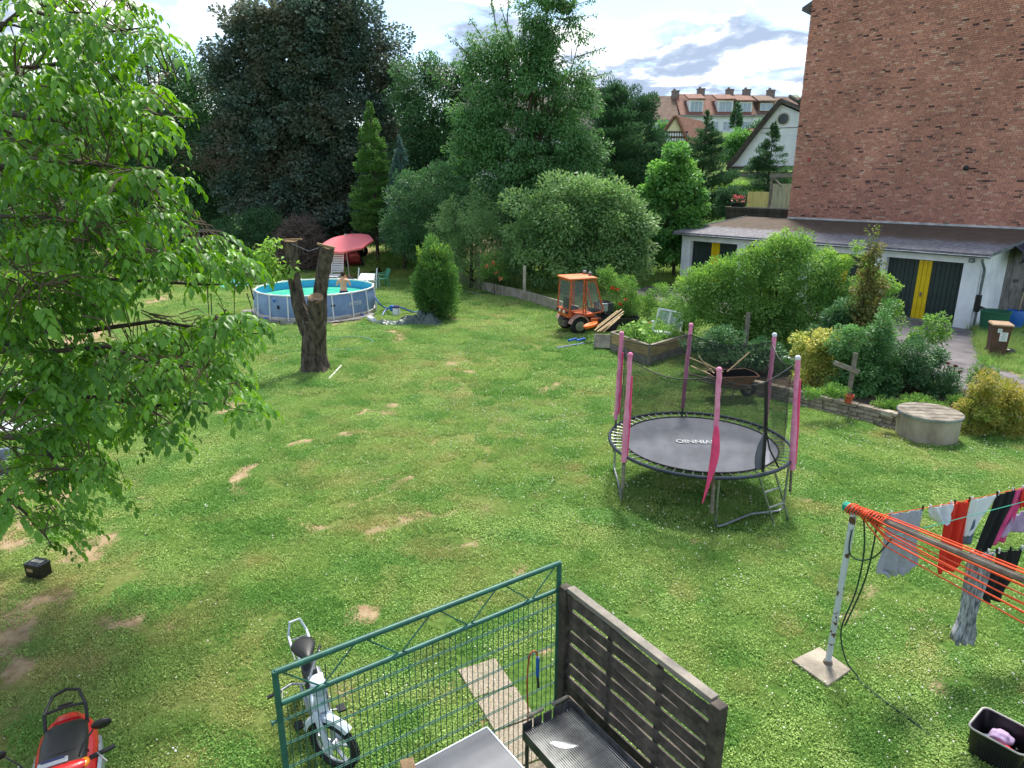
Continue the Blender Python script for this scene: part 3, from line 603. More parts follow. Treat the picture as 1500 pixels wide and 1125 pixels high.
# ================================================================== GARAGES
def garage():
    t = thing('garage_block', 'long low white block of four garages with dark green and yellow doors', 'garage', GL, math.atan2(GU.y, GU.x))
    W, D, H1, H2, dw = 13.0, 5.7, 2.62, 3.15, 2.65
    piers = []; x = .5; doors = []
    edges = [0]; 
    for k in range(4): doors.append((x, x + dw)); x += dw + .45
    W = doors[-1][1] + .55
    a = 0
    for k, (l, r) in enumerate(doors + [(W, W)]):
        MB().box(((a+l)/2, .16, 1.15), (l-a, .32, 2.3)).build('pier', M['render_wall'], t, bevel=.01); a = r
    MB().box((W/2, .158, 2.45), (W+.004, .324, .30)).build('lintel', M['render_wall'], t)
    MB().box((W/2, .14, .05), (W+.02, .05, .1)).build('threshold', M['slab'], t)
    for s in (0, 1):
        xx = .1 if s == 0 else W-.1; yl = 2.5 if s else D
        MB().loft([[V(xx+i*.1, j, z) for i in (-1, 1)] for j in (0, 1) for z in (0,)] if 0 else [[V(xx-.1, y, 0), V(xx+.1, y, 0), V(xx+.1, y, H1 + (H2-H1)*y/D), V(xx-.1, y, H1 + (H2-H1)*y/D)] for y in (.322, yl)]).build('side_wall', M['render_wall'], t)
        if s: MB().loft([[V(xx-.13, y, 0), V(xx+.07, y, 0), V(xx+.07, y, H1 + (H2-H1)*y/D), V(xx-.13, y, H1 + (H2-H1)*y/D)] for y in (yl+.002, D)]).build('shed_wall', M['greyrender'], t)
    # planked doors
    pw = dw/17; plank = {}
    for c in ('doorgreen', 'dooryellow'): plank[c] = MB().box((0, 0, 1.13), (pw-.014, .035, 2.24)).mesh('door_board', M[c])
    for l, r in doors:
        d = MB().box(((l+r)/2, .275, 1.14), (dw, .03, 2.28)).build('garage_door', M['plastic_black'], t)
        for k in range(17):
            inst('door_board', plank['dooryellow' if 7 <= k <= 9 else 'doorgreen'], d, loc=(l + pw*(k+.5), .245 - .004*(k % 2), .01))
        MB().box((l+dw*.5, .215, 1.0), (.05, .02, .16)).box((l+dw*.5, .20, 1.05), (.11, .02, .02)).build('door_handle', M['steel_dull'], d)
    # roof with moss
    m = M['slab'].copy(); m.name = 'mossy_felt_roof'; nt = m.node_tree; N = nt.nodes; L = nt.links; p = N['Principled BSDF']
    tc = N.new('ShaderNodeTexCoord'); sp = N.new('ShaderNodeSeparateXYZ'); L.new(tc.outputs['Object'], sp.inputs[0])
    def nz(s, st=(1, 1, 1)):
        mp = N.new('ShaderNodeMapping'); mp.inputs['Scale'].default_value = st; L.new(tc.outputs['Object'], mp.inputs[0]); n = N.new('ShaderNodeTexNoise'); n.inputs['Scale'].default_value = s; n.inputs['Detail'].default_value = 9; n.inputs['Roughness'].default_value = .7; L.new(mp.outputs[0], n.inputs['Vector']); return n.outputs[0]
    r1 = N.new('ShaderNodeValToRGB'); L.new(nz(5), r1.inputs[0]); r1.color_ramp.elements[0].position = .35; r1.color_ramp.elements[0].color = (*S('56555a'), 1); r1.color_ramp.elements[1].position = .7; r1.color_ramp.elements[1].color = (*S('8c8b90'), 1)
    r2 = N.new('ShaderNodeValToRGB'); L.new(nz(2.2), r2.inputs[0]); r2.color_ramp.elements[0].position = .4; r2.color_ramp.elements[0].color = (*S('4a4034'), 1); r2.color_ramp.elements[1].position = .62; r2.color_ramp.elements[1].color = (*S('584a42'), 1)
    mr = N.new('ShaderNodeMapRange'); L.new(sp.outputs[1], mr.inputs[0]); mr.inputs[1].default_value = .2; mr.inputs[2].default_value = 3.4
    ad = N.new('ShaderNodeMath'); ad.operation = 'ADD'; L.new(mr.outputs[0], ad.inputs[0]); L.new(nz(3, (1, 2, 1)), ad.inputs[1]); m2 = N.new('ShaderNodeMapRange'); L.new(ad.outputs[0], m2.inputs[0]); m2.inputs[1].default_value = .9; m2.inputs[2].default_value = 1.15
    mx = N.new('ShaderNodeMix'); mx.data_type = 'RGBA'; L.new(m2.outputs[0], mx.inputs[0]); L.new(r1.outputs[0], mx.inputs[6]); L.new(r2.outputs[0], mx.inputs[7]); L.new(mx.outputs[2], p.inputs['Base Color'])
    yz = lambda y, dz=0: H1 + .02 + (H2-H1)*y/D + dz
    rf = MB().loft([[V(x, -.28, yz(-.28, z)), V(x, D-.01, yz(D, z))][::1] for x in (-.3, W+.3) for z in (0,)] if 0 else [[V(-.3, y, yz(y)), V(W+.3, y, yz(y)), V(W+.3, y, yz(y, .07)), V(-.3, y, yz(y, .07))] for y in (-.28, D-.01)]).build('roof', m, t)
    g = MB(); prof = []
    for x in (-.32, W+.34):
        prof.append([V(x, -.36 + .065*math.cos(a), yz(-.28) - .0 + .065*math.sin(a)) for a in np.linspace(math.pi, 2*math.pi, 7)] + [V(x, -.36 + .055*math.cos(a), yz(-.28) + .005 + .055*math.sin(a)) for a in np.linspace(2*math.pi, math.pi, 7)])
    g.loft(prof).build('gutter', M['zinc'], rf)
    MB().beam((W+.32, -.3, yz(-.28, .05)), (W+.32, D, yz(D, .05)), .03, .12).build('roof_edge_trim', M['zinc'], rf)
    MB().beam((-.32, -.3, yz(-.28, .05)), (-.32, D, yz(D, .05)), .03, .12).build('roof_edge_trim', M['zinc'], rf)
    MB().tube([(W+.12, -.36, 2.52), (W+.12, -.36, 2.44), (W+.12, -.2, 2.3), (W+.11, -.02, 2.18), (W+.1, .06, 2.05), (W+.1, .06, .1)], .045, 10).build('downpipe', M['zinc'], t)
    dp = MB().box((W+.1, .06, .95), (.14, .14, .6)).beam((W+.1, .06, .85), (W+.38, .0, .78), .09, .09).build('rain_diverter', M['plastic_black'], t, bevel=.01)
    lamp = MB().box((W-.3, -.08, 2.42), (.17, .05, .13)).box((W-.3, -.03, 2.37), (.04, .06, .06)).build('floodlight', M['plastic_black'], t, bevel=.006)
    MB().box((W-.3, -.108, 2.42), (.13, .006, .09)).build('floodlight_glass', M['glass'], lamp)
    return W
GW = garage()

# ================================================================== BRICK BUILDING
BC = V(14.15, 36.0, 0)                       # far left corner of the gable wall
M['brick'] = None
def brickmat():
    m = bpy.data.materials.new('red_brick'); m.use_nodes = True; nt = m.node_tree; N = nt.nodes; L = nt.links; p = N['Principled BSDF']; p.inputs['Roughness'].default_value = .9; p.inputs['Specular IOR Level'].default_value = .15
    a = N.new('ShaderNodeAttribute'); a.attribute_name = 'var'; r = N.new('ShaderNodeValToRGB'); L.new(a.outputs['Fac'], r.inputs[0]); r.color_ramp.interpolation = 'LINEAR'
    e = r.color_ramp.elements; cols = [(0, S('4e3a3a')), (.06, S('826259')), (.12, S('ac7566')), (.45, S('bd7f6a')), (.75, S('c7866e')), (.93, S('cc8c77')), (1, S('d0a48c'))]
    while len(e) < len(cols): e.new(.5)
    for k, (q, c) in enumerate(cols): e[k].position = q; e[k].color = (*c, 1)
    g = N.new('ShaderNodeNewGeometry'); n = N.new('ShaderNodeTexNoise'); n.inputs['Scale'].default_value = .5; n.inputs['Detail'].default_value = 7; L.new(g.outputs['Position'], n.inputs['Vector'])
    mr = N.new('ShaderNodeMapRange'); L.new(n.outputs[0], mr.inputs[0]); mr.inputs[1].default_value = .35; mr.inputs[2].default_value = .65; mr.inputs[3].default_value = .84; mr.inputs[4].default_value = 1.12
    h = N.new('ShaderNodeHueSaturation'); L.new(r.outputs[0], h.inputs['Color']); L.new(mr.outputs[0], h.inputs['Value']); h.inputs['Saturation'].default_value = .92; L.new(h.outputs[0], p.inputs['Base Color'])
    n2 = N.new('ShaderNodeTexNoise'); n2.inputs['Scale'].default_value = 40; L.new(g.outputs['Position'], n2.inputs['Vector']); b = N.new('ShaderNodeBump'); b.inputs['Strength'].default_value = .5; b.inputs['Distance'].default_value = .01; L.new(n2.outputs[0], b.inputs['Height']); L.new(b.outputs[0], p.inputs['Normal'])
    return m
def brick_building():
    BM = brickmat(); Lw, Z0, Z1, rz = 14.2, 3.3, 17.0, math.atan2(GU.y, GU.x)
    t = thing('brick_building', 'tall windowless red brick gable wall of a house rising behind the garages', 'building', BC, rz)
    MB().loft([[V(x, y, z) for x, y in ((0.02, .02), (Lw, .02), (Lw, 9), (0.02, 9))] for z in (0, Z1)]).build('wall', mat('lime_mortar', S('bfae a2'.replace(' ','')), .95, c2=S('a39085'), scale=3), t)
    MB().box((Lw/2, .0, 1.62), (Lw, .04, 3.22)).build('plinth', M['greyrender'], t)
    rows = int((Z1-.3-Z0)/.076); vs = []; fs = []; vr = []; near = []; j = .013; hh = .076 - j
    def bv(x0, x1, z0, dy):
        jx = random.uniform(-.002, .002); jz = random.uniform(-.0025, .0025); y = -.012 - dy
        return [(x0+jx, y, z0+jz), (x1+jx, y, z0+jz), (x1+jx, y, z0+hh+jz), (x0+jx, y, z0+hh+jz), (x0+jx, .02, z0+jz), (x1+jx, .02, z0+jz), (x1+jx, .02, z0+hh+jz), (x0+jx, .02, z0+hh+jz)]
    F = [(0, 1, 2, 3), (1, 5, 6, 2), (4, 0, 3, 7), (3, 2, 6, 7), (0, 4, 5, 1)]
    hole = (1.05, 1.35, atY(1182, 234, 35).z)
    for r in range(rows):
        z = Z0 + r*.076; x = -.115*(r % 2) - .06*((r//2) % 2); rowdark = random.random() < .12
        while x < Lw:
            w = .235 if random.random() < .68 else .118
            if r % 2: w = .235 if random.random() < .5 else .118
            x0, x1 = max(0, x + j/2), min(Lw, x + w - j/2)
            if x1 - x0 > .03:
                q = random.random(); v = random.uniform(0, .1) if q < (.13 if rowdark else .055) else random.uniform(.12, 1) if q < .97 else 1
                dy = random.uniform(0, .007) if random.random() < .96 else -.008
                d = math.hypot(BC.x + GU.x*x0, BC.y + GU.y*x0 ) + abs(z-5)*.2
                near.append((d, bv(x0, x1, z, dy), v, x0))
            x += w
    near.sort(key=lambda a: a[0] if a[3] < 11.6 else a[0] + 50)
    for d, b, v, x0 in near[300:]:
        n = len(vs); vs += b; fs += [tuple(i+n for i in f) for f in F]; vr += [v]*8
    me = bpy.data.meshes.new('brickwork'); me.from_pydata(vs, [], fs); a = me.attributes.new('var', 'FLOAT', 'POINT'); a.data.foreach_set('value', vr); me.materials.append(BM)
    o = bpy.data.objects.new('brickwork', me); col.objects.link(o); o.parent = t; o['kind'] = 'stuff'
    for d, b, v, x0 in near[:300]:
        me = bpy.data.meshes.new('brick'); me.from_pydata([(p[0]-b[0][0], p[1], p[2]-b[0][2]) for p in b], [], F); a = me.attributes.new('var', 'FLOAT', 'POINT'); a.data.foreach_set('value', [v]*8); me.materials.append(BM)
        inst('brick', me, t, loc=(b[0][0], 0, b[0][2]))
    # flashing over the garage roof, small bricked-up vent, hook, cornice at the corner
    MB().box((Lw/2, -.035, 3.27), (Lw, .05, .09)).build('flashing', M['leadwhite'], t, bevel=.005)
    f2 = MB()
    for k in range(30): f2.box((k*.49+.2, -.075 - random.uniform(0, .03), 3.185 + random.uniform(-.015, .015)), (.45, .05, .06), rz=random.uniform(-.03, .03))
    f2.build('mortar_fillet', M['concrete'], t)
    vz = 7.6
    bx = BC; cands = None
    c = atY(1182, 234, 35.2); lx = (c - BC).dot(GU)
    MB().box((lx, -.024, c.z), (.46, .02, .36)).build('vent_surround', mat('pale_brick', S('a8826f'), .9), t)
    MB().box((lx, -.036, c.z+.05), (.2, .02, .08)).box((lx, -.036, c.z-.06), (.2, .02, .08)).build('vent_cover', M['red_dull'], t)
    c = atY(1408, 246, 29.4); lx = (c - BC).dot(GU)
    MB().lathe([(.05, -.05), (.11, 0), (.11, .04), (.04, .07)], (lx, -.12, c.z), 12, M=Matrix.Rotation(R(90), 3, 'X')).tube([(lx, -.1, c.z), (lx+.35, -.1, c.z-.02)], .03, 6).build('wall_fitting', M['plastic_black'], t)
    c = atY(1182, 12, 36); 
    MB().prism([(0, 0), (-.45, .25), (-.45, .4), (0, .6)], 2.5, Matrix.Rotation(0, 3, 'Z'), (0, 1.2, c.z-.3)).build('eave_cornice', M['roof_grey'], t)
    MB().loft([[V(x, y, z) for x, y in ((-.6, -.1), (Lw, -.1), (Lw, 9.2), (-.6, 9.2))] for z in (Z1, Z1+.3)]).build('roof', M['roof_red'], t)
brick_building()

# ---- raised terrace behind the garage
def terrace():
    # long axis parallel to the garages
    o0 = atY(1062, 328, 39.5); o1 = BC + V(.1, .5, 0); o0.z = 0; o1.z = 0; d = (o1-o0); rz = math.atan2(d.y, d.x); L = d.length
    t = thing('raised_terrace', 'raised terrace clad in dark weathered boards between garage roof and brick building', 'terrace', o0, rz)
    zb, zt = 2.7, atY(1100, 305, 38).z
    MB().loft([[V(x, y, z) for x, y in ((0, .03), (L, .03), (L, 4), (0, 4))] for z in (0, zt-.02)]).build('base', M['plastic_black'], t)
    n = 7; h = (zt-zb)/n; bd = MB().box((L/2, 0, h/2), (L, .03, h-.012)).mesh('board', M['terrwood'])
    for k in range(n): inst('board', bd, t, loc=(0, -.004*(k % 2), zb + h*k))
    MB().box((L/2, .1, zt+.02), (L+.1, .3, .04)).build('coping_board', M['greywood'], t)
    def panel(px0, px1, py0, mm):
        x0 = .12 + (px0-1062)/93*L; x1 = .12 + (px1-1062)/93*L; top = atY(1100, py0, 38).z
        w = x1-x0; k = int(w/.09); pr = []
        mb = MB(); pts = [(x0 + w*i/(k*4), .0 + .015*math.sin(i*math.pi/2)) for i in range(k*4+1)]
        f = [V(a, .25+b, zt+.05) for a, b in pts] + [V(a, .262+b, zt+.05) for a, b in pts[::-1]]; mb.loft([f, [V(q.x, q.y, top) for q in f]]); return mb.build('privacy_panel', mm, t)
    panel(1087, 1121, 281, M['yellow_panel']); panel(1124, 1155, 269, M['cream_panel'])
    xm = .12 + (1122-1062)/93*L; tp = atY(1120, 258, 38).z
    MB().box((xm, .22, (zt+tp)/2), (.09, .09, tp-zt)).build('post', M['greywood'], t)
    MB().beam((xm-.1, .22, tp), (L+.1, .22, tp+.02), .12, .16).build('roof_beam', M['greywood'], t)
    MB().beam((xm, .22, tp), (xm+.6, .22, tp-.5), .07, .07).build('brace', M['greywood'], t)
    p = thing('flower_box', 'planter of pink flowers on the dark terrace edge left of the yellow panel', 'planter', t.matrix_basis @ V(.12+.55, .1, zt+.04), rz)
    MB().prism([(-.35, 0), (.35, 0), (.4, .22), (-.4, .22)], .22).build('box', M['plastic_black'], p)
    n = 160; P = np.stack([rng.normal(0, .22, n), rng.normal(0, .1, n), .3 + rng.random(n)*.3], 1); leafobj('flower_heads', P[:90], unit(90), unit(90), np.full(90, .11), M['pinkflower'], p, .9); leafobj('foliage', P[90:]-[0, 0, .12], unit(70), unit(70), np.full(70, .12), LM['dark'], p, .6)
terrace()
# ================================================================== HOUSES BEHIND
def wallbox(mb, x0, x1, y0, y1, z0, z1): return mb.box(((x0+x1)/2, (y0+y1)/2, (z0+z1)/2), (x1-x0, y1-y0, z1-z0))
def window(parent, x, y, z, w, h, panes=2, frame='white', glass='glass', rot=0):
    f = MB(); b = .07
    f.box((x, y, z+h/2-b/2), (w, .08, b)).box((x, y, z-h/2+b/2), (w, .08, b))
    for k in range(panes+1): f.box((x-w/2+b/2+(w-b)*k/panes, y-.001, z), (b, .08, h-2*b))
    o = f.build('window', M[frame], parent)
    for k in range(panes): MB().box((x-w/2+b/2+(w-b)*(k+.5)/panes, y+.02, z), ((w-b)/panes-b+.004, .02, h-2*b+.004)).build('pane', M[glass], o)
    return o
def row_houses():
    Y = 118; sc = (Y*math.cos(PITCH))/FOC*1.02; x0 = atY(944, 150, Y).x
    specs = [ # px left, px right, ridge py, eave py, dormer(kind), roof, label
        (944, 996, 143, 175, 0, 'roof_red2', 'far row house with plain brown roof partly behind the dark conifers, leftmost of the row'),
        (996, 1035, 140, 168, 1, 'roof_red', 'far row house with wide white glazed dormer in its red roof, second from left'),
        (1035, 1078, 141, 168, 2, 'roof_red', 'far row house with glazed dormer left of the narrow dark cypress'),
        (1078, 1104, 141, 168, 3, 'roof_red', 'far row house with small three pane white dormer right of the narrow dark cypress'),
        (1104, 1140, 142, 168, 4, 'roof_red2', 'far row house with brown tiled dormer and two small windows'),
        (1140, 1200, 144, 170, 0, 'roof_red2', 'far row house seen over the roof of the white gabled house, rightmost of the row')]
    for i, (a, b, rp_, ep, dk, rm, lab) in enumerate(specs):
        A, B = atY(a, ep, Y), atY(b, ep, Y); W = B.x-A.x; ze = A.z; zr = atY(a, rp_, Y+5).z; zb = hill(np.array(A.x), np.array(float(Y))) - 1
        t = thing('row_house', lab, 'house', (A.x, Y + .15*(i % 2), 0), 0, 'row houses on the hill')
        w = MB(); wallbox(w, .0, W-.01, 0, 9, float(zb), ze); w.build('wall', M['farwhite'], t)
        rf = MB().loft([[V(x, -.45, ze-.25), V(x, 4.5, zr), V(x, 9.5, ze-.25), V(x, 9.5, ze-.05), V(x, 4.5, zr+.2), V(x, -.45, ze-.05)] for x in (.004, W-.004)]).build('roof', M[rm], t)
        MB().box((W-.01, 4.5 , zr+.25), (1.1, 1.1, 1.3)).box((W-.01, 4.5, zr+.95), (1.25, 1.25, .14)).box((W-.2, 4.5, zr+1.15), (.3, .5, .3)).build('chimney', M['chimney'], rf)
        if dk:
            dl, dr = {1: (.36, .88), 2: (.38, .9), 3: (.12, .92), 4: (.22, .8)}[dk]; xl, xr = W*dl, W*dr; zt = ze + (zr-ze)*(.66 if dk < 3 else .6); zb2 = ze + (.15 if dk != 4 else .5); k = (zr-ze)/4.5
            d = MB(); yf = .3; wallbox(d, xl, xr, yf, (zt-ze)/k, zb2-.1, zt)
            dm = d.build('dormer', M['roof_red2' if dk == 4 else 'farwhite'], t)
            MB().loft([[V(x, yf-.35, zt+.02), V(x, 3.4, min(zr-.05, zt+1.1)), V(x, 3.4, min(zr+.1, zt+1.3)), V(x, yf-.35, zt+.22)] for x in (xl-.3, xr+.25)]).build('dormer_roof', M[rm], dm)
            pn = {1: 3, 2: 2, 3: 3, 4: 2}[dk]
            ww = (xr-xl)*.86; window(dm, (xl+xr)/2, yf-.03, (zt+zb2)/2, ww, (zt-zb2)*.8, pn, 'white')
        for q in range(2):
            window(t, W*(.3+.42*q), -.03, ze-1.7, 1.25, 1.35, 2)
        wallbox(MB(), .02, W-.03, -.55, -.5, ze-.28, ze-.12).build('gutter', M['zinc'], rf)
row_houses()

def white_house():
    Y = 60.0; b = atY(1145, 264, Y); b.z = 0
    t = thing('white_gabled_house', 'white house with tall steep gable, flared left eave and small round window', 'house', b, R(-30))
    prof = [(1145,150),(1130,168),(1115,187),(1100,206),(1089,221),(1080,233),(1068,244)]
    L = [atY(x, y, Y) - b for x, y in prof]; Rr = [V(-p.x, 0, p.z) for p in L]
    zb = L[-1].z; poly = [(p.x, p.z) for p in L] + [(p.x, p.z) for p in Rr[::-1][:-1]]
    MB().prism([(x*.985, z-.12) for x, z in poly], 8, c=(0, 4, 0)).build('gable_wall', M['farwhite'], t)
    rf = MB(); out = []
    for y in (-.3, 8.6):
        o = [V(p.x, y, p.z) for p in L[::-1]] + [V(p.x, y, p.z) for p in Rr[1:]]
        out.append(o + [V(q.x*1.02, y, q.z+.34) for q in o[::-1]])
    rf.loft(out); r = rf.build('roof', M['roof_grey'], t, ang=25)
    for y in (-.36,):
        for side_ in (L, Rr):
            for a, c in zip(side_, side_[1:]): MB().beam((a.x, y, a.z+.12), (c.x, y, c.z+.12), .06, .42).build('verge_board', M['terrwood'], r)
    # ridge tiles
    ap = L[0]; me = MB().lathe([(.16, -.22), (.14, .2)], (0, 0, 0), 8, M=Matrix.Rotation(R(90), 3, 'X')).mesh('ridge_tile', M['roof_grey'])
    for k in range(20): inst('ridge_tile', me, r, loc=(0, -.1 + .44*k, ap.z+.42))
    w = MB().lathe([(.42, -.1), (.52, -.1), (.52, .02), (.42, .02), (.42, -.1)], (.0, 0, 0), 20, cap=False, M=Matrix.Rotation(R(90), 3, 'X'))
    c = atY(1148, 174, Y) - b; o = w.build('round_window', M['pool_grey'], t, loc=(c.x, -.03, c.z)); MB().lathe([(.42, -.02), (.42, .02)], n=20, M=Matrix.Rotation(R(90), 3, 'X')).build('pane', M['darkglass'], o)
    g = float(hill(np.array(18.), np.array(60.)))
    MB().box((L[-1].x*.45, 4.5, (zb-.4+g)/2), (abs(L[-1].x)*.95, 7, zb-.4-g)).build('ground_floor_wall', M['farwhite'], t)
    MB().box((0, -.15, zb-.1), (abs(L[-1].x)*2.05, .3, .3)).build('fascia_beam', M['terrwood'], t)
    for x in (-.97, -.43, .2):
        p = x*abs(L[-1].x); pb = MB().box((p, -.1, (g+zb-.25)/2), (.22, .22, zb-.25-g)); pb.build('timber_post', M['terrwood'], t)
        for s in (-1, 1): MB().beam((p, -.1, zb-1.0), (p+s*.7, -.1, zb-.25), .14, .14).build('brace', M['terrwood'], t)
    MB().box((-1.4, -.03, L[2].z-.35), (10.5*.12, .02, .03)).box((0, -.03, (atY(1145, 187, Y)-b).z), (4.0, .02, .04)).build('render_joint', M['roof_grey'], t)
    window(t, 1.95, -.04, (atY(1165, 215, Y)-b).z, 1.3, 1.2, 2, 'cream')
    # brick corner piece with terracotta cladding low right
    MB().box((1.6, -.25, (atY(1160, 212, Y)-b).z), (.01, .01, .01)) 
white_house()

def small_gable(name, label, Y, apex, le, re, ex, wall, roof, timber=False, ridge_dx=4.5, depth=7):
    a, l, r, e = atY(*apex, Y), atY(*le, Y), atY(*re, Y), atY(*ex, Y); b = V(a.x, Y, 0); t = thing(name, label, 'house', b)
    # gable wall faces left, the roof slope faces the camera side
    g = float(hill(np.array(a.x), np.array(Y)))
    ax, lx, rx = V(0, 0, a.z), l-b, r-b
    lx.y = rx.y = 0
    MB().prism([(lx.x, g), (lx.x, lx.z), (0, ax.z), (rx.x, rx.z), (rx.x, g)], .3, c=(0, .15, 0)).build('gable_wall', M[wall], t)
    back = V(ridge_dx, depth, 0)
    def slab(p, q, name_):
        n = (q-p).cross(back).normalized(); n = n if n.z > 0 else -n; ext = (q-p)*.08
        pp = [p - back*.03, q + ext - back*.03, q + ext + back, p + back]; return MB().loft([[x + n*.02 for x in pp], [x + n*.22 for x in pp]]).build(name_, M[roof], t)
    rr = slab(ax, rx, 'roof'); slab(ax, lx, 'roof')
    MB().loft([[V(rx.x, .3, g), V(rx.x, .3, rx.z)], [V(rx.x+back.x, back.y, g), V(rx.x+back.x, back.y, rx.z)]], cap=False) if 0 else None
    mb = MB(); q = [V(rx.x-.05, .2, g), V(rx.x-.05, .2, rx.z), V(rx.x-.05+back.x, back.y, rx.z), V(rx.x-.05+back.x, back.y, g)]; mb.loft([q, [v + V(-.25, .1, 0) for v in q]]); mb.build('side_wall', M[wall], t)
    MB().beam(ax + V(0, -.05, .1), rx*1.0 + (rx-ax)*.08 + V(0, -.05, .1), .1, .25).build('verge_board', M['roof_red2'], rr)
    MB().beam(ax + V(0, -.05, .1), lx + (lx-ax)*.08 + V(0, -.05, .1), .1, .25).build('verge_board', M['roof_red2'], rr)
    # tile rows as real steps on the slope in view
    n = (rx-ax).cross(back).normalized(); n = n if n.z > 0 else -n; K = 16; tm = MB()
    for k in range(K):
        p = ax + (rx-ax)*((k+.5)/K*1.06); tm.beam(p + n*.24, p + back + n*.24, (rx-ax).length/K*.95, .05, up=n)
    o = tm.build('tile_courses', M[roof], rr); o['kind'] = 'stuff'
    if timber:
        c = lx.lerp(rx, .5); h = ax.z - lx.z; zl = lx.z - .0; mb = MB(); x0, x1 = lx.x, rx.x
        for k in range(6): mb.box(((x0+x1)/2, -.03, zl - .55*k - .1), (x1-x0, .06, .12))
        mb.build('timber_rail', M['terrwood'], t)
        for k in range(9):
            x = x0 + (x1-x0)*(k+.5)/9
            MB().box((x, -.03, zl-1.4), (.09, .06, 2.8)).build('timber_stud', M['terrwood'], t)
            for j in range(5): MB().box((x, -.035, zl-.38-.55*j), (.28, .05, .26)).build('tile_patch', M['farwhite'], t)
    return t
small_gable('cream_gabled_house', 'cream gabled house with orange tiled roof between the dark conifers', 82.0, (990,171), (975,192), (1007,209), (1020,180), 'cream', 'roof_new', True, 5.2, 8)
small_gable('white_cottage', 'small white gabled house with orange roof just left of the white steep gable', 92.0, (1096,190), (1072,224), (1106,204), (1120,190), 'farwhite', 'roof_new', False, 4.5, 6)
def rear_house():
    Y = 66.0; a = atY(560, 180, Y); b = V(atY(700, 200, Y).x, Y, 0)
    t = thing('house_behind_trees', 'pale house with brick chimney and roof aerial hidden behind the tall cherry tree', 'house', b)
    x0, x1 = atY(660, 200, Y).x-b.x, atY(905, 200, Y).x-b.x; zr, ze = atY(700, 132, Y+5).z, atY(700, 190, Y).z
    w = MB(); wallbox(w, x0, x1, 0, 10, 0, ze); w.build('wall', M['farwhite'], t)
    r = MB().loft([[V(x, -.5, ze-.3), V(x, 5, zr), V(x, 10.5, ze-.3), V(x, 10.5, ze), V(x, 5, zr+.25), V(x, -.5, ze)] for x in (x0-.3, x1+.2)]).build('roof', M['roof_grey'], t)
    c0, c1 = atY(884, 125, Y).x-b.x, atY(914, 125, Y).x-b.x; zt = atY(890, 133, Y).z
    MB().box(((c0+c1)/2, 3, zt-2), (c1-c0, 1.4, 4)).build('chimney', mat('brown_chimney_brick', S('7d6a60'), .9, scale=4), r)
    for xx in (c0+.1, c1-.1): MB().box((xx, 3, zt+.16), (.15, 1.2, .32)).build('chimney_pier', M['chimney'], r)
    MB().box(((c0+c1)/2, 3, zt+.38), (c1-c0+.2, 1.6, .12)).build('chimney_cap', M['chimney'], r)
    an = MB(); x = atY(842, 90, Y).x-b.x; z0, z1 = zr-.5, atY(842, 58, Y).z; an.tube([(x, 4, z0), (x, 4, z1)], .035, 6)
    for zz, w_ in ((z1, 1.0), (z1-.9, .7)): an.tube([(x-w_*.6, 4, zz+.2), (x, 4, zz-.5), (x+w_*.6, 4, zz+.25)], .02, 5)
    an.build('aerial', M['grey_dark'], r)
    for px_, py_ in ((705, 150), (690, 175), (850, 185), (800, 205)):
        c = atY(px_, py_, Y)-b; window(t, c.x, -.03, min(c.z, ze-1.2), 1.2, 1.3, 2)
rear_house()
def left_house():
    Y = 62.0; b = V(atY(40, 200, Y).x, Y, 0); t = thing('house_at_left', 'house with grey roof glimpsed through the walnut branches at far left', 'house', b)
    ze, zr = atY(40, 190, Y).z, atY(40, 138, Y+4).z; w = MB(); wallbox(w, -9, 6, 0, 8, 0, ze); w.build('wall', M['cream'], t)
    r = MB().loft([[V(x, -.4, ze-.3), V(x, 4, zr), V(x, 8.4, ze-.3), V(x, 8.4, ze-.1), V(x, 4, zr+.2), V(x, -.4, ze-.1)] for x in (-9.4, 6.4)]).build('roof', M['roof_grey'], t)
    MB().box((2, 4, zr+.4), (.7, .7, 1.4)).build('chimney', M['chimney'], r)
    window(t, -3, -.03, ze-1.5, 1.3, 1.4); window(t, 2.5, -.03, ze-1.5, 1.3, 1.4)
left_house()

# ================================================================== TREES
G1 = 'trees along the far end of the garden'
tree('copper_maple', 'huge dark bluish green maple with bronze tinted top behind the swimming pool', 'tree', 455, 46,
     [(440,15,36,34),(500,10,38,36),(385,45,40,40),(535,50,34,40),(460,35,56,44),(365,75,52,60),(450,70,85,70),(540,85,46,60),(400,140,80,60),(500,150,80,65),(345,115,34,40),(560,160,36,55),(370,205,60,50),(450,220,90,60),(545,230,50,50),(390,275,65,45),(480,290,90,50),(560,300,40,45),(440,335,90,30),(450,190,60,90,3)],
     LM['maple_dark'], 190000, 1.0, .19, .35, G1, droop=.15, aspect=.85, inner=.16, depth=.75)
tree('dead_twig_tree', 'dark green tree with bare dead twigs low in its crown, behind the walnut branches', 'tree', 270, 47,
     [(245,125,50,34),(290,150,52,44),(225,180,60,50),(300,205,50,40),(330,195,26,24),(240,260,60,36),(300,290,46,30),(330,250,26,30),(230,310,60,36),(300,325,50,26),(255,220,70,80,2)], LM['dark'], 62000, .9, .19, .25, G1, aspect=.6)
def dead_twigs():
    b = V(0, 0, 0); mb = MB()
    for _ in range(150):
        p = atY(random.uniform(262, 340), random.uniform(212, 250), 43.2); a = random.uniform(-2.6, .3); q = p + V(math.cos(a)*random.uniform(.4, 1.2), random.uniform(-.3, .3), math.sin(a)*random.uniform(.2, .7)); mb.tube([p, p.lerp(q, .5) + V(0, 0, .1), q], [.018, .012, .005], 4)
    for tr in [o for o in col.objects if o.name == 'dead_twig_tree']:
        o = mb.build('dead_twigs', M['twig'], tr); o.location = -tr.location; o['kind'] = 'stuff'
dead_twigs()
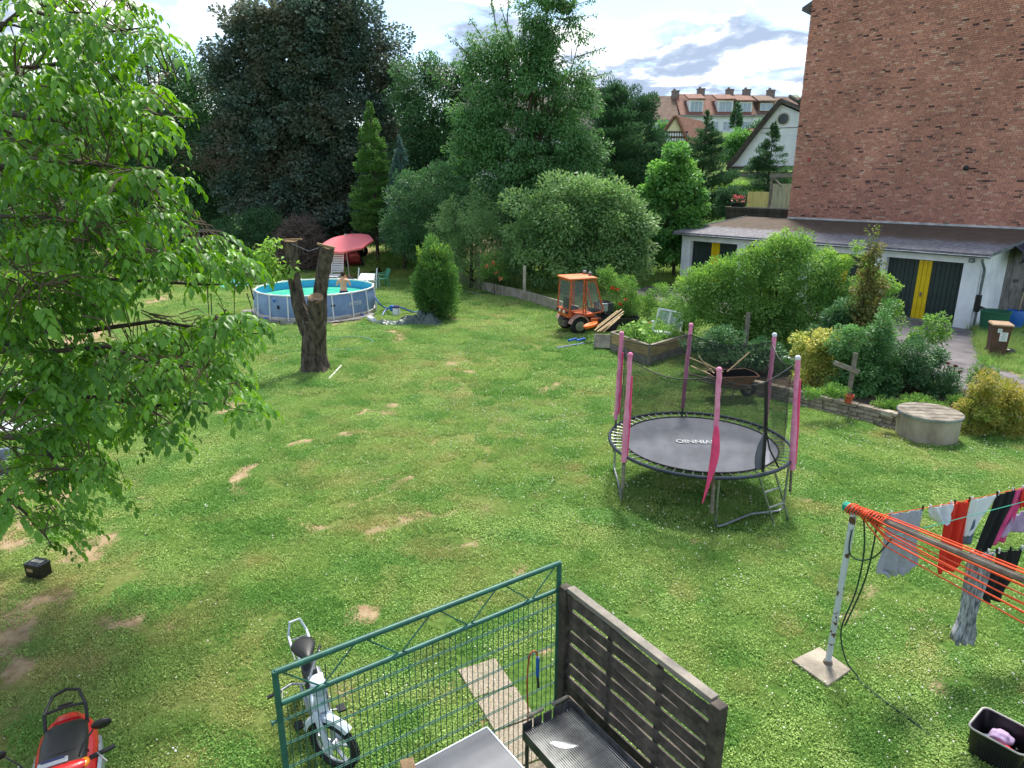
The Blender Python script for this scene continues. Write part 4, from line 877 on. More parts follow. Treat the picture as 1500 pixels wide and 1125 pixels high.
tree('far_left_tree', 'broad dark tree mostly covered by the walnut branches, nearest the left edge', 'tree', 90, 47, [(150,120,60,40),(60,170,60,50),(10,200,60,60),(120,200,70,60),(190,230,50,50),(60,270,80,60),(160,300,70,50),(20,320,60,40),(110,340,80,25)], LM['dark'], 40000, .9, .16, .3, G1)
tree('edge_tree', 'dark tree beyond the left edge of the lawn behind the walnut branches', 'tree', -90, 44, [(-90,150,70,60),(-60,240,80,60),(-100,320,70,40),(-20,330,50,30)], LM['dark'], 12000, 1.0, .2, .3, G1)
conifer('arborvitae', 'bright green narrow arborvitae standing against the dark maple', 541, 39.5, 150, 340, 26, LM['arbor'], 26000, .13, shape=1.9, drop=.15, ragged=.25, whorl=.22)
conifer('blue_spruce', 'slender blue grey spruce to the right of the bright green arborvitae', 585, 38.5, 200, 345, 26, LM['blue_spruce'], 12000, .12, shape=1.3, drop=-.2, whorl=.22)
tree('lime_tree', 'tall broad green tree left of the cherry tree, behind the blue spruce', 'tree', 640, 43, [(598,130,20,30),(655,105,22,16),(640,245,50,50),(620,115,30,26),(660,120,34,24),(600,165,22,34),(640,160,48,40),(690,150,30,40),(620,215,40,40),(670,220,46,44),(600,270,36,36),(650,280,50,40),(600,320,60,30),(665,320,60,30)], LM['dark'], 56000, .8, .18, .22, G1)
tree('cherry_tree', 'tall cherry tree with drooping leaves and a ragged open top', 'tree', 775, 37,
     [(805,-12,34,16),(828,5,18,9),(765,8,10,12),(790,26,28,18),(835,30,12,10),(696,66,16,18),(738,58,24,18),(795,58,34,20),(850,52,9,7),(684,100,20,18),(735,95,32,20),(800,98,38,22),(856,108,18,18),(770,75,40,22,2),(715,140,40,34),(775,145,50,36),(840,150,38,36),(700,185,34,34),(755,195,50,36),(825,200,50,36),(690,225,36,30),(740,240,46,30),(800,240,46,32),(850,235,34,32),(730,280,46,26),(790,290,50,26)],
     LM['cherry'], 84000, .62, .165, .22, G1, droop=.8, aspect=.5, inner=.14, bark='bark')
def cherry_tips():
    tr = [o for o in col.objects if o.name == 'cherry_tree'][0]; mb = MB(); P = []; D = []
    for px, py, a, L in ((740,30,1.9,1.2),(722,12,1.75,.9),(745,0,1.5,.9),(848,40,-.4,.9),(640,110,2.6,.6),(845,25,.1,1.0),(668,62,2.4,.6),(870,75,.3,.6),(850,5,.3,.8),(700,45,2.2,.8),(640,95,1.8,.7),(880,110,.2,.6)):
        p = atY(px, py, 36.6); d = V(math.cos(a), 0, math.sin(a)); mb.tube([p - d*1.0, p, p + d*L], [.03, .02, .006], 4)
        for k in range(60): s = random.uniform(-.8, L); P.append(p + d*s); D.append((math.cos(a)*.3 + random.uniform(-.8, .8), random.uniform(-.8, .8), -.6 + random.uniform(-.5, .5)))
    P = np.array(P) + rng.normal(0, .07, (len(P), 3)); o = mb.build('branch', M['twig'], tr); o.location = -tr.location
    leafobj('leaves', P, np.array(D), unit(len(P)), np.full(len(P), .15), LM['cherry'], tr, .5, loc=-tr.location)['kind'] = 'stuff'
cherry_tips()
G2 = 'shrubs and low trees behind the garden fence'
tree('fir_shrub', 'dark feathery shrub under the left side of the cherry tree', 'shrub', 625, 36, [(600,290,34,30),(640,275,40,28),(610,335,44,32),(650,320,44,34),(585,345,30,26),(640,355,50,24)], LM['dark'], 26000, .5, .13, .1, G2, lift=.4)
tree('hazel_shrub', 'rounded dull green shrub against the concrete fence wall, under the cherry tree', 'shrub', 690, 33.5, [(690,320,44,36),(660,355,36,34),(720,350,36,36),(690,380,50,30),(735,385,26,24),(650,385,26,20)], LM['apple'], 30000, .4, .10, .1, G2, droop=.3, aspect=.4)
tree('understorey', 'dark leafy thicket between the cherry tree and the apple tree', 'shrub', 760, 37, [(740,320,40,36),(770,330,34,40),(760,370,34,40),(800,340,40,40),(860,300,60,36),(900,330,50,40),(940,340,40,40),(990,360,40,34)], LM['dark'], 36000, .7, .16, .12, G2)
tree('apple_tree', 'broad rounded apple tree with grey green leaves behind the orange tractor', 'fruit tree', 850, 31.5,
     [(850,300,44,38),(800,315,44,34),(900,318,44,34),(775,345,32,34),(830,345,46,34),(885,350,46,34),(930,352,28,30),(790,380,40,28),(850,385,50,28),(910,388,38,24),(845,275,16,20),(900,290,16,16),(805,285,14,14)], LM['apple'], 52000, .75, .17, .14, G2, droop=.1, aspect=.5, bark='bark')
conifer('yew_thicket', 'wide mass of dark bluish conifers with ragged tops right of the cherry tree', 905, 44, 126, 300, 48, LM['conifer'], 30000, .16, shape=2.6, drop=.35, whorl=.3, ragged=.3)
tree('dark_conifer_group', 'dense dark conifer mass left of the far row houses', 'conifer', 935, 45, [(900,165,20,32),(918,150,16,26),(945,162,16,24),(895,215,26,40),(930,215,34,46),(955,225,16,34),(920,270,44,40),(955,275,20,30),(905,265,24,30)], LM['conifer'], 60000, .7, .17, .2, G1, lift=.5, droop=0, aspect=.35)
tree('young_maple', 'bright green young maple left of the garages', 'tree', 988, 36, [(985,242,16,20),(972,264,24,20),(1003,264,18,20),(962,292,18,20),(990,295,30,26),(1014,300,14,24),(975,330,30,24),(1004,330,22,24),(988,362,32,22)], LM['bright'], 24000, .7, .19, .1, G1, droop=.3, aspect=.75, bark='bark')
conifer('leaning_conifer', 'dark green conifer in front of the far row houses', 1036, 47, 163, 330, 42, LM['conifer'], 32000, .16, shape=1.5, drop=.3, whorl=.3, ragged=.35, base_z=0)
conifer('garden_spruce', 'green pointed spruce in front of the white gabled house', 1134, 46, 180, 300, 34, LM['conifer'], 22000, .15, shape=1.25, drop=.1, whorl=.3, ragged=.3)
conifer('narrow_cypress', 'narrow dark cypress against the far row houses', 1081, 108, 150, 190, 5.5, LM['conifer'], 2500, .35, shape=3, drop=.4, whorl=.5, ragged=.05, base_z=8)
G3 = 'trees between the houses behind'
tree('pale_tree', 'light green round tree between the far row houses and the white cottage', 'tree', 1082, 78, [(1080,204,15,14),(1072,222,14,16),(1094,216,10,14)], LM['bright'], 6000, .9, .28, .2, G3, base_z=4)
tree('far_shrub', 'small bush at the foot of the far row houses', 'shrub', 1110, 105, [(1104,190,8,6),(1116,186,10,8),(1122,180,6,6)], LM['dark'], 1500, .9, .3, .1, G3, base_z=8)
tree('ridge_tree', 'tree in front of the left end of the far row houses', 'tree', 985, 100, [(972,184,10,10),(962,196,12,10)], LM['bright'], 2200, 1.0, .32, .1, G3, base_z=6)
tree('garden_hedge', 'clipped hedge in front of the white gabled house', 'hedge', 1085, 48, [(1062,277,14,8),(1080,274,16,8),(1100,276,14,8),(1070,290,20,12),(1098,290,20,12)], LM['lime'], 9000, .35, .10, .06, None, base_z=0)
tree('round_yew', 'dark rounded yew behind the terrace flower box', 'shrub', 1076, 43, [(1070,290,16,14),(1088,293,14,12),(1060,300,10,16)], LM['conifer'], 7000, .35, .11, .08, None)
tree('horizon_tree', 'small pale tree on the skyline right of the far chimneys', 'tree', 1160, 150, [(1160,150,7,8),(1150,153,7,5)], LM['apple'], 900, 1.2, .35, .2, G3, base_z=14)
tree('rear_screen_tree', 'dark tree in the gap between maple and lime tree', 'tree', 590, 50, [(585,140,26,30),(590,200,40,50),(580,270,50,50),(600,330,60,30),(420,345,90,25)], LM['dark'], 26000, 1.0, .2, .2, G1)
tree('back_bush', 'low leafy bush at the end of the lawn left of the brush pile', 'shrub', 370, 42.5, [(350,335,30,16),(385,325,26,20),(340,355,30,10),(400,345,22,14)], LM['dark'], 14000, .4, .11, .06, G2)
tree('bank_bush', 'low green growth beside the ride on mower at the fence', 'shrub', 585, 39, [(580,378,20,9),(605,384,18,9),(560,385,18,7)], LM['herb'], 6000, .25, .09, .04, G2)
tree('bush_under_left_trees', 'dark bushes under the trees at the far left end of the lawn', 'shrub', 240, 44, [(60,350,80,24),(180,350,60,22),(260,355,50,16)], LM['dark'], 14000, .6, .14, .06, G2)

# clipped thuja on the lawn
def thuja():
    b = at(637, 466); t = thing('thuja_bush', 'egg shaped bright green thuja bush standing alone on the lawn behind the pool cover', 'bush', b)
    bl = pxblobs(b.y, [(637,425,27,32),(637,448,22,18),(637,398,23,30),(634,372,12,20),(624,410,14,20),(652,412,13,22)], b, .95)
    P, D, N_, Z = crown(bl, 24000, .36, .13, .75, 0, .12, 1.2); k = P[:, 2] > .03; leafobj('crown', P[k], D[k], N_[k], Z[k], LM['arbor'], t, .28, tone=TONE[k])
    mb = MB(); P = []; D = []
    for _ in range(46):
        a = random.uniform(0, 6.28); q = V(math.cos(a)*.34, math.sin(a)*.34, random.uniform(1.6, 2.4)); e = q + V(math.cos(a)*.25, math.sin(a)*.25, random.uniform(.3, .7)); mb.tube([q, e], [.012, .003], 4)
        for k in range(26): s = random.random(); P.append(q.lerp(e, s)); D.append((random.gauss(0, .5), random.gauss(0, .5), .8))
    mb.tube([(0, 0, -.1), (0, 0, 1.6)], [.09, .03], 8); mb.tube([(.1, -.5, 0), (.02, -.52, .7)], .02, 5); mb.build('trunk', M['bark'], t)
    leafobj('sprays', np.array(P) + rng.normal(0, .02, (len(P), 3)), np.array(D), unit(len(P)), np.full(len(P), .10), LM['lime'], t, .28)['kind'] = 'stuff'
thuja()

# shrubs round the garages and beds
G4 = 'shrubs of the bed along the driveway'
tree('big_shrub', 'large spreading light green shrub hiding the middle garages', 'shrub', 1130, 20.5,
     [(1150,392,40,32),(1110,400,44,34),(1190,400,36,32),(1065,415,36,26),(1030,425,30,26),(1010,445,20,20),(1225,420,30,34),(1110,445,56,36),(1170,445,54,38),(1050,455,38,24),(1230,465,40,38),(1262,440,34,34),(1275,478,30,32),(1150,490,66,34),(1235,520,50,34),(1180,520,50,26),(1210,510,46,30),(1100,490,40,26),(1125,372,22,16),(1160,360,14,14)], LM['herb'], 90000, .46, .09, .09, G4, droop=.1, aspect=.45, inner=.2)
tree('shrub_shoots', 'arching leafy shoots rising left and right out of the large shrub', 'shrub', 1140, 20.3, [(1152,345,5,12),(1210,372,10,12),(1060,392,12,12),(1035,402,12,12),(1235,385,10,12),(1255,365,6,14),(1178,362,8,14),(1110,366,9,12),(1300,455,14,14),(1185,355,7,8),(1130,350,7,6),(1268,395,14,9),(1290,410,18,8),(1312,420,10,5),(1020,405,10,10),(1000,415,10,8),(1285,440,14,10),(1090,372,8,8)], LM['lime'], 9500, .18, .07, .02, None, aspect=.45)
tree('red_leafed_maple', 'slim young maple with rusty brown leaves rising out of the large shrub', 'sapling', 1268, 17.2, [(1280,345,4,10),(1278,365,10,12),(1275,390,14,16),(1262,420,16,18),(1282,425,14,18),(1268,455,20,20),(1262,490,24,22),(1285,470,14,18)], LM['rust'], 4600, .2, .085, .03, None, droop=.4, aspect=.7)
tree('creeper_bush', 'dark leafy climber bush around the grey stone post', 'shrub', 1268, 15.6, [(1245,500,24,26),(1262,530,28,24),(1305,540,22,20),(1285,520,20,22),(1250,560,30,16),(1280,565,30,16),(1295,480,14,30)], LM['cherry'], 19000, .2, .075, .04, None, aspect=.5)
tree('bed_tangle', 'tangled dark greenery filling the bed between the big shrub and the climber bush', 'shrub', 1200, 17.4, [(1150,545,30,16),(1110,520,26,20),(1240,470,26,26),(1215,490,24,20),(1060,500,24,18),(1290,500,14,20)], LM['dark'], 14000, .26, .09, .03, None, aspect=.5)
tree('yellow_euonymus', 'bushy shrub with bright yellow variegated leaves behind the small cross', 'shrub', 1205, 16.2, [(1190,500,22,16),(1220,505,20,16),(1185,530,20,20),(1215,535,28,22),(1200,560,32,14),(1235,555,14,12),(1240,515,8,10)], LM['yellow'], 11000, .2, .075, .03, None, aspect=.55)
tree('rose_bush', 'dark green rose bush with a few dark red blooms right of the grey stone post', 'shrub', 1350, 15.6, [(1340,520,34,18),(1320,550,26,20),(1360,545,34,22),(1345,570,44,14),(1385,565,16,12)], LM['dark'], 20000, .18, .06, .03, None, aspect=.5)
tree('small_elder', 'thin light green seedling shrub in front of the last garage door', 'shrub', 1365, 18.6, [(1370,470,12,10),(1385,480,10,8),(1350,490,14,8),(1372,495,14,10),(1340,500,10,8)], LM['herb'], 1700, .14, .085, .02, None, aspect=.6)
tree('golden_spirea', 'yellowing spirea hedge spilling over right of the concrete cistern', 'shrub', 1455, 13.6, [(1440,600,30,22),(1480,600,30,26),(1460,575,30,16),(1420,625,18,16),(1460,640,40,20),(1500,640,30,22),(1435,560,14,12),(1540,600,40,40)], LM['autumn'], 30000, .2, .06, .03, None, aspect=.45)
tree('tall_weeds', 'tall light green weeds rising above the yellowing spirea', 'weeds', 1440, 14.6, [(1440,535,8,12),(1430,555,12,14),(1450,550,8,12),(1410,590,14,12)], LM['herb'], 3000, .12, .055, .01, None, aspect=.3, lift=.8)
tree('bed_plants', 'light green perennials between the retaining wall and the cistern', 'plants', 1320, 14.3, [(1345,592,24,10),(1310,600,20,9),(1370,600,16,8),(1290,592,10,7),(1225,572,18,7),(1190,575,14,6)], LM['herb'], 9000, .1, .055, .01, None, aspect=.3, lift=.8)
tree('fence_wildflowers', 'yellow green wild growth behind the orange tractor bucket', 'plants', 925, 24.5, [(915,420,20,12),(930,445,24,16),(905,455,16,12),(955,455,16,14),(890,405,14,10),(965,425,14,8)], LM['herb'], 9000, .2, .08, .02, None, aspect=.4, lift=.5)
tree('bed_shrub', 'green leafy shrub behind the raised bed next to the cold frame', 'shrub', 985, 22.5, [(975,470,22,18),(1000,480,20,18),(1020,455,20,16),(990,450,16,14)], LM['herb'], 9000, .2, .07, .02, None, aspect=.45)
tree('weed_heap', 'weeds growing over the bed behind the wheelbarrow', 'plants', 1060, 18.2, [(1020,505,18,10),(1050,525,24,8),(1080,530,20,8),(1120,515,22,10),(1040,495,14,8),(1110,540,24,8),(1145,545,12,6)], LM['dark'], 12000, .14, .06, .02, None, aspect=.5)
tree('lily_plants', 'shrub with a few orange blooms behind the concrete fence wall', 'plants', 725, 31.5, [(720,380,18,14),(735,395,14,10),(705,395,12,10)], LM['herb'], 2500, .25, .08, .02, None)

def woodland():
    """the wood that closes the view at the left, far off and read as one mass"""
    P_, D_, N_, Z_ = [], [], [], []; o = V(0, 0, 0); mb = MB()
    bl = []
    for px in range(-140, 660, 34):
        top = 215 + 25*math.sin(px*.03) + random.uniform(-14, 14)
        for py in (top, top+45, top+90, top+130): bl += pxblobs(64, [(px + random.uniform(-8, 8), py, 34, 32, random.uniform(-3, 3))], o)
        c = atY(px, 300, 64); mb.tube([(c.x, c.y, 0), (c.x, c.y, 7)], [.3, .15], 6)
    A, D, Nn, Z = crown(bl, 90000, 1.3, .36, 0, .2, .1); k = A[:, 2] > 0
    w = leafobj('woodland', A[k], D[k], Nn[k], Z[k], LM['dark'], None, .7); tag(w, 'dark mass of woodland closing the view behind the trees at left', 'woodland', kind='stuff')
    tag(mb.build('woodland_trunks', M['bark_dark']), 'row of dark tree trunks inside the far woodland', 'tree trunks', kind='stuff')
woodland()
# ================================================================== WALNUT TREE (foreground left)
def walnut():
    b = V(-7.4, 7.6, 0); t = thing('walnut_tree', 'big walnut tree in the left foreground, its leafy branches reaching over the lawn', 'tree', b)
    tips = [(215,40,6.8),(150,20,7.4),(60,-30,7.2),(290,175,6.6),(255,110,7.8),(200,250,6.2),(330,370,7.2),(385,415,7.8),(395,490,7.0),(300,540,6.4),(378,605,7.0),(250,620,6.2),(150,690,6.0),(70,790,5.9),(20,640,5.4),(60,420,5.8),(130,330,6.2),(20,120,6.4),(110,220,8.2),(200,450,8.0),(150,560,7.4),(90,60,8.4),(270,300,8.2)]
    mb = MB(); trk = [V(0, 0, -.1), V(.05, 0, 1.6), V(.15, .05, 3.0), V(.1, -.1, 4.4), V(.3, .1, 6.2), V(.2, 0, 8.5)]
    mb.tube(trk, [.34, .27, .24, .2, .15, .06], 12); mb.build('trunk', M['bark'], t)
    limbs = []; bm_ = []
    for px, py, Y in tips:
        e = atY(px, py, Y) - b; z0 = max(1.7, min(7.5, e.z - .25 - .12*(e.x))); s = V(.15, 0, z0 + .15); mb = MB(); n = 7; pts = []
        for i in range(n+1):
            q = i/n; p = s.lerp(e, q) + V(0, 0, math.sin(q*math.pi)*.34) + V(random.gauss(0, .05), random.gauss(0, .08), random.gauss(0, .05))*(1 if 0 < i < n else 0); pts.append(p)
        mb.tube(pts, [.05*(1-i/n) + .006 for i in range(n+1)], 7); mb.build('branch', M['bark_dark'], t); limbs.append(pts)
    seg = [(a, c) for L in limbs for a, c in zip(L, L[1:])]
    A = np.array([s[0] for s in seg]); B = np.array([s[1] for s in seg])
    blobs = [(55,60,95,90,95),(150,50,70,60,60),(190,20,18,22,8),(95,190,130,75,120),(200,165,56,52,44),(240,160,22,34,9),(120,300,140,70,125),(245,280,28,45,12),(245,385,75,34,48),(310,365,46,22,20),(340,385,26,18,10),(60,400,85,75,80),(145,420,50,40,20),(60,500,80,60,62),(160,535,90,34,66),(245,505,60,26,30),(280,480,44,22,18),(340,478,50,20,26),(330,530,34,24,16),(250,560,62,28,38),(345,590,24,20,9),(70,590,75,44,62),(170,610,60,34,32),(225,628,40,26,14),(70,660,75,44,50),(150,700,36,22,13),(60,740,48,44,26),(90,785,24,22,9),(15,700,30,60,16),(228,60,10,16,5),(120,130,90,40,40),(-60,300,60,300,60),(180,340,90,60,34)]
    P = []; D = []; N_ = []; Z = []; TN = []; tw = MB(); nut = []
    for px, py, rx, ry, k in blobs:
        for _ in range(int(k*(1.08 if py > 250 else .78))):
            a = random.uniform(0, 6.283); q = math.sqrt(random.random()); c = np.array(atY(px + rx*q*math.cos(a), py + ry*q*math.sin(a), random.uniform(5.7, 8.6)) - b)
            ab = B - A; s = np.clip(((c-A)*ab).sum(1)/(ab**2).sum(1), 0, 1); pr = A + ab*s[:, None]; dd = np.linalg.norm(c-pr, axis=1); i = dd.argmin(); r0 = pr[i]
            if dd[i] > .15:
                v0 = Vector(r0); v1 = Vector(c); v0 = v1.lerp(v0, min(1, .4/dd[i])); mid = v0.lerp(v1, .55) + V(0, 0, .12*dd[i]); tw.tube([v0, mid, v1], [.008, .006, .003], 4, caps=False)
            out = (c - r0); out = out/np.linalg.norm(out) if np.linalg.norm(out) > .05 else unit(1)[0]
            if random.random() < .1: nut.append(Vector(c))
            tn = random.random(); lz = random.uniform(.052, .108)
            for l in range(random.choice((2, 3, 3))):        # compound leaves: a drooping stalk with pairs of leaflets
                az = math.atan2(out[1], out[0]) + random.uniform(-1.5, 1.5); ln = random.uniform(.16, .28); h = np.array([math.cos(az), math.sin(az), 0]); up = random.uniform(-.1, .5); pts = [c + h*ln*s_ + np.array([0, 0, ln*(up*s_ - .75*s_*s_)]) for s_ in (.0, .3, .55, .8, 1)]
                side_ = np.array([-h[1], h[0], 0])
                for k2, pp in enumerate(pts[1:], 1):
                    tang = pts[k2]-pts[k2-1]; tang /= np.linalg.norm(tang)
                    for s2 in ((-1, 1) if k2 < 4 else (0,)):
                        d = side_*s2*.75 + tang*.75 + np.array([0, 0, -.45 + random.gauss(0, .18)]); nn = np.array([random.gauss(0, .22), random.gauss(0, .22), 1.0]) + side_*s2*.35 + h*.3
                        P.append(pp); D.append(d); N_.append(nn); Z.append(lz*random.uniform(.85, 1.15)*(1.15 if k2 == 4 else 1)); TN.append(tn)
    o = tw.build('twigs', M['twig'], t); o['kind'] = 'stuff'
    for v in nut[:60]: pass
    nm = MB().ball((0, 0, 0), (.019, .019, .023), 10, 7).mesh('walnut', mat('green_walnut_husk', S('8bab4a'), .6, bump=.2))
    for v in nut[:70]: inst('walnut', nm, t, loc=v + V(0, 0, -.03))
    P, D, N_, Z, TN = map(np.array, (P, D, N_, Z, TN)); camd = np.linalg.norm(P + np.array(b) - np.array([0, 0, CAMH]), axis=1)/Z
    W = P + np.array(b); zc = W[:, 1]*math.cos(PITCH) - (W[:, 2]-CAMH)*math.sin(PITCH); u = W[:, 0]/zc
    order = np.argsort(camd + (u < -.74)*1000); far = order[300:]
    leafobj('foliage', P[far], D[far], N_[far], Z[far], LM['walnut'], t, .56, 'leaf', tone=TN[far])['kind'] = 'stuff'
    for i in order[:300]:
        leafobj('leaf', np.zeros((1, 3)), D[i:i+1], N_[i:i+1], Z[i:i+1], LM['walnut'], t, .56, 'leaf', loc=P[i], tone=TN[i:i+1])
    print('walnut leaflets', len(P))
walnut()

# ================================================================== SAWN TREE STUMP
def ringmat():
    m = mat('cut_rings', S('a98a66'), .85, c2=S('836a4c'), scale=5); nt = m.node_tree; N = nt.nodes; L = nt.links; p = N['Principled BSDF']; old = p.inputs['Base Color'].links[0].from_socket
    tc = N.new('ShaderNodeTexCoord'); w = N.new('ShaderNodeTexWave'); w.wave_type = 'RINGS'; w.rings_direction = 'Z'; w.inputs['Scale'].default_value = 9; w.inputs['Distortion'].default_value = 3; L.new(tc.outputs['Object'], w.inputs['Vector'])
    mx = N.new('ShaderNodeMix'); mx.data_type = 'RGBA'; mx.blend_type = 'MULTIPLY'; mx.inputs[0].default_value = .5; L.new(old, mx.inputs[6]); L.new(w.outputs[0], mx.inputs[7]); L.new(mx.outputs[2], p.inputs['Base Color']); return m
M['rings'] = ringmat()
def stump():
    b = at(462, 541); t = thing('sawn_tree', 'thick forked tree trunk sawn off high, with three cut limbs and a leafy sprout', 'tree trunk', b)
    def trunk(name, pts, rs, n=22, seed=0):
        rr = random.Random(seed); P = []; RS = []
        for i in range(len(pts)-1):
            for k in range(6): s = k/6; P.append(Vector(pts[i]).lerp(Vector(pts[i+1]), s)); RS.append(rs[i]*(1-s) + rs[i+1]*s)
        P.append(Vector(pts[-1])); RS.append(rs[-1]); mb = MB(); mb.tube(P, RS, n); vs = []
        for j, v in enumerate(mb.v):
            i, k = divmod(j, n); a = 2*math.pi*k/n; c = P[i]; d = (Vector(v) - c)*.88; z = c.z
            f = 1 + .07*math.sin(3*a + z*1.2 + seed) + .05*math.sin(7*a + z*2.3) + .035*rr.uniform(-1, 1) + (.16*math.exp(-z*2.2)*math.sin(5*a+seed) if name == 'trunk' else 0)
            vs.append(c + d*f)
        mb.v = [tuple(v) for v in vs]; return mb
    globals()['SW'] = .88
    def P(px, py, dy=0): return atY(px, py, b.y + dy) - b
    base = [V(0, 0, -.1), V(0, 0, .12), V(.01, 0, .5), P(461, 490), P(459, 470)]
    trunk('trunk', base, [.52, .45, .38, .36, .30], 26, 1).build('trunk', M['bark'], t)
    Lm = [P(462, 505), P(450, 480, .02), P(437, 445, .05), P(429, 400, .05), P(426, 353, .0)]
    trunk('limb', Lm, [.28, .25, .21, .185, .195], 20, 2).build('limb', M['bark'], t)
    Rm = [P(463, 500, .1), P(466, 470, .15), P(468, 430, .2), P(473, 395, .15), P(480, 362, .1)]
    trunk('limb', Rm, [.28, .25, .21, .2, .205], 20, 3).build('limb', M['bark'], t)
    Sm = [P(464, 515, -.05), P(464, 485, -.18), P(463, 455, -.28), P(462, 437, -.36)]
    trunk('limb', Sm, [.30, .27, .245, .24], 20, 4).build('limb', M['bark'], t)
    def cut(p, nrm, r):
        q = Vector(nrm).normalized().to_track_quat('Z', 'Y'); o = MB().lathe([(r*.02, .004), (r*.5, .007), (r*.93, .0), (r, -.02)], n=22).build('cut_face', M['rings'], t); o.location = p; o.rotation_mode = 'QUATERNION'; o.rotation_quaternion = q
    cut(Sm[-1] + V(0, -.012, .02), (0, -.55, .9), .216); cut(Lm[-1] + V(0, 0, .012), (.05, -.05, 1), .174); cut(Rm[-1] + V(0, 0, .012), (.35, -.15, 1), .182)
    MB().beam(Rm[-1] + V(-.25, -.1, .1), Rm[-1] + V(.2, .0, -.02), .12, .05).build('splinter', M['cutwood'], t)
    MB().beam(Lm[-1] + V(-.2, 0, .03), Lm[-1] + V(.3, .0, .05), .08, .04).build('splinter', M['cutwood'], t)
    MB().tube([Lm[-1] + V(.05, -.15, -.05), Lm[-1].lerp(Rm[-1], .5) + V(0, -.1, -.18), Rm[-1] + V(-.2, -.1, .0)], .008, 5).build('wire', M['steel'], t)
    bl = pxblobs(b.y-.1, [(397,370,12,14),(384,375,9,10),(402,390,12,12),(410,400,8,10),(424,392,8,9),(398,352,6,6)], b)
    A, D, N_, Z = crown(bl, 420, .2, .15, 0, .6, .3); leafobj('leaves', A, D, N_, Z, LM['lime'], t, .5, 'leaf')['kind'] = 'stuff'
    mb = MB()
    for c, r in bl: mb.tube([P(426, 410), P(415, 400), c], [.02, .014, .006], 5)
    mb.build('sprout', M['twig'], t)
    ps = at(481, 555); tag(MB().tube([at(482, 556) + V(0, 0, .02), at(500, 537) + V(0, 0, .03)], .022, 8).build('white_pipe', M['white'], ang=40), 'thin white plastic pipe lying on the grass at the foot of the sawn tree', 'pipe')
stump()

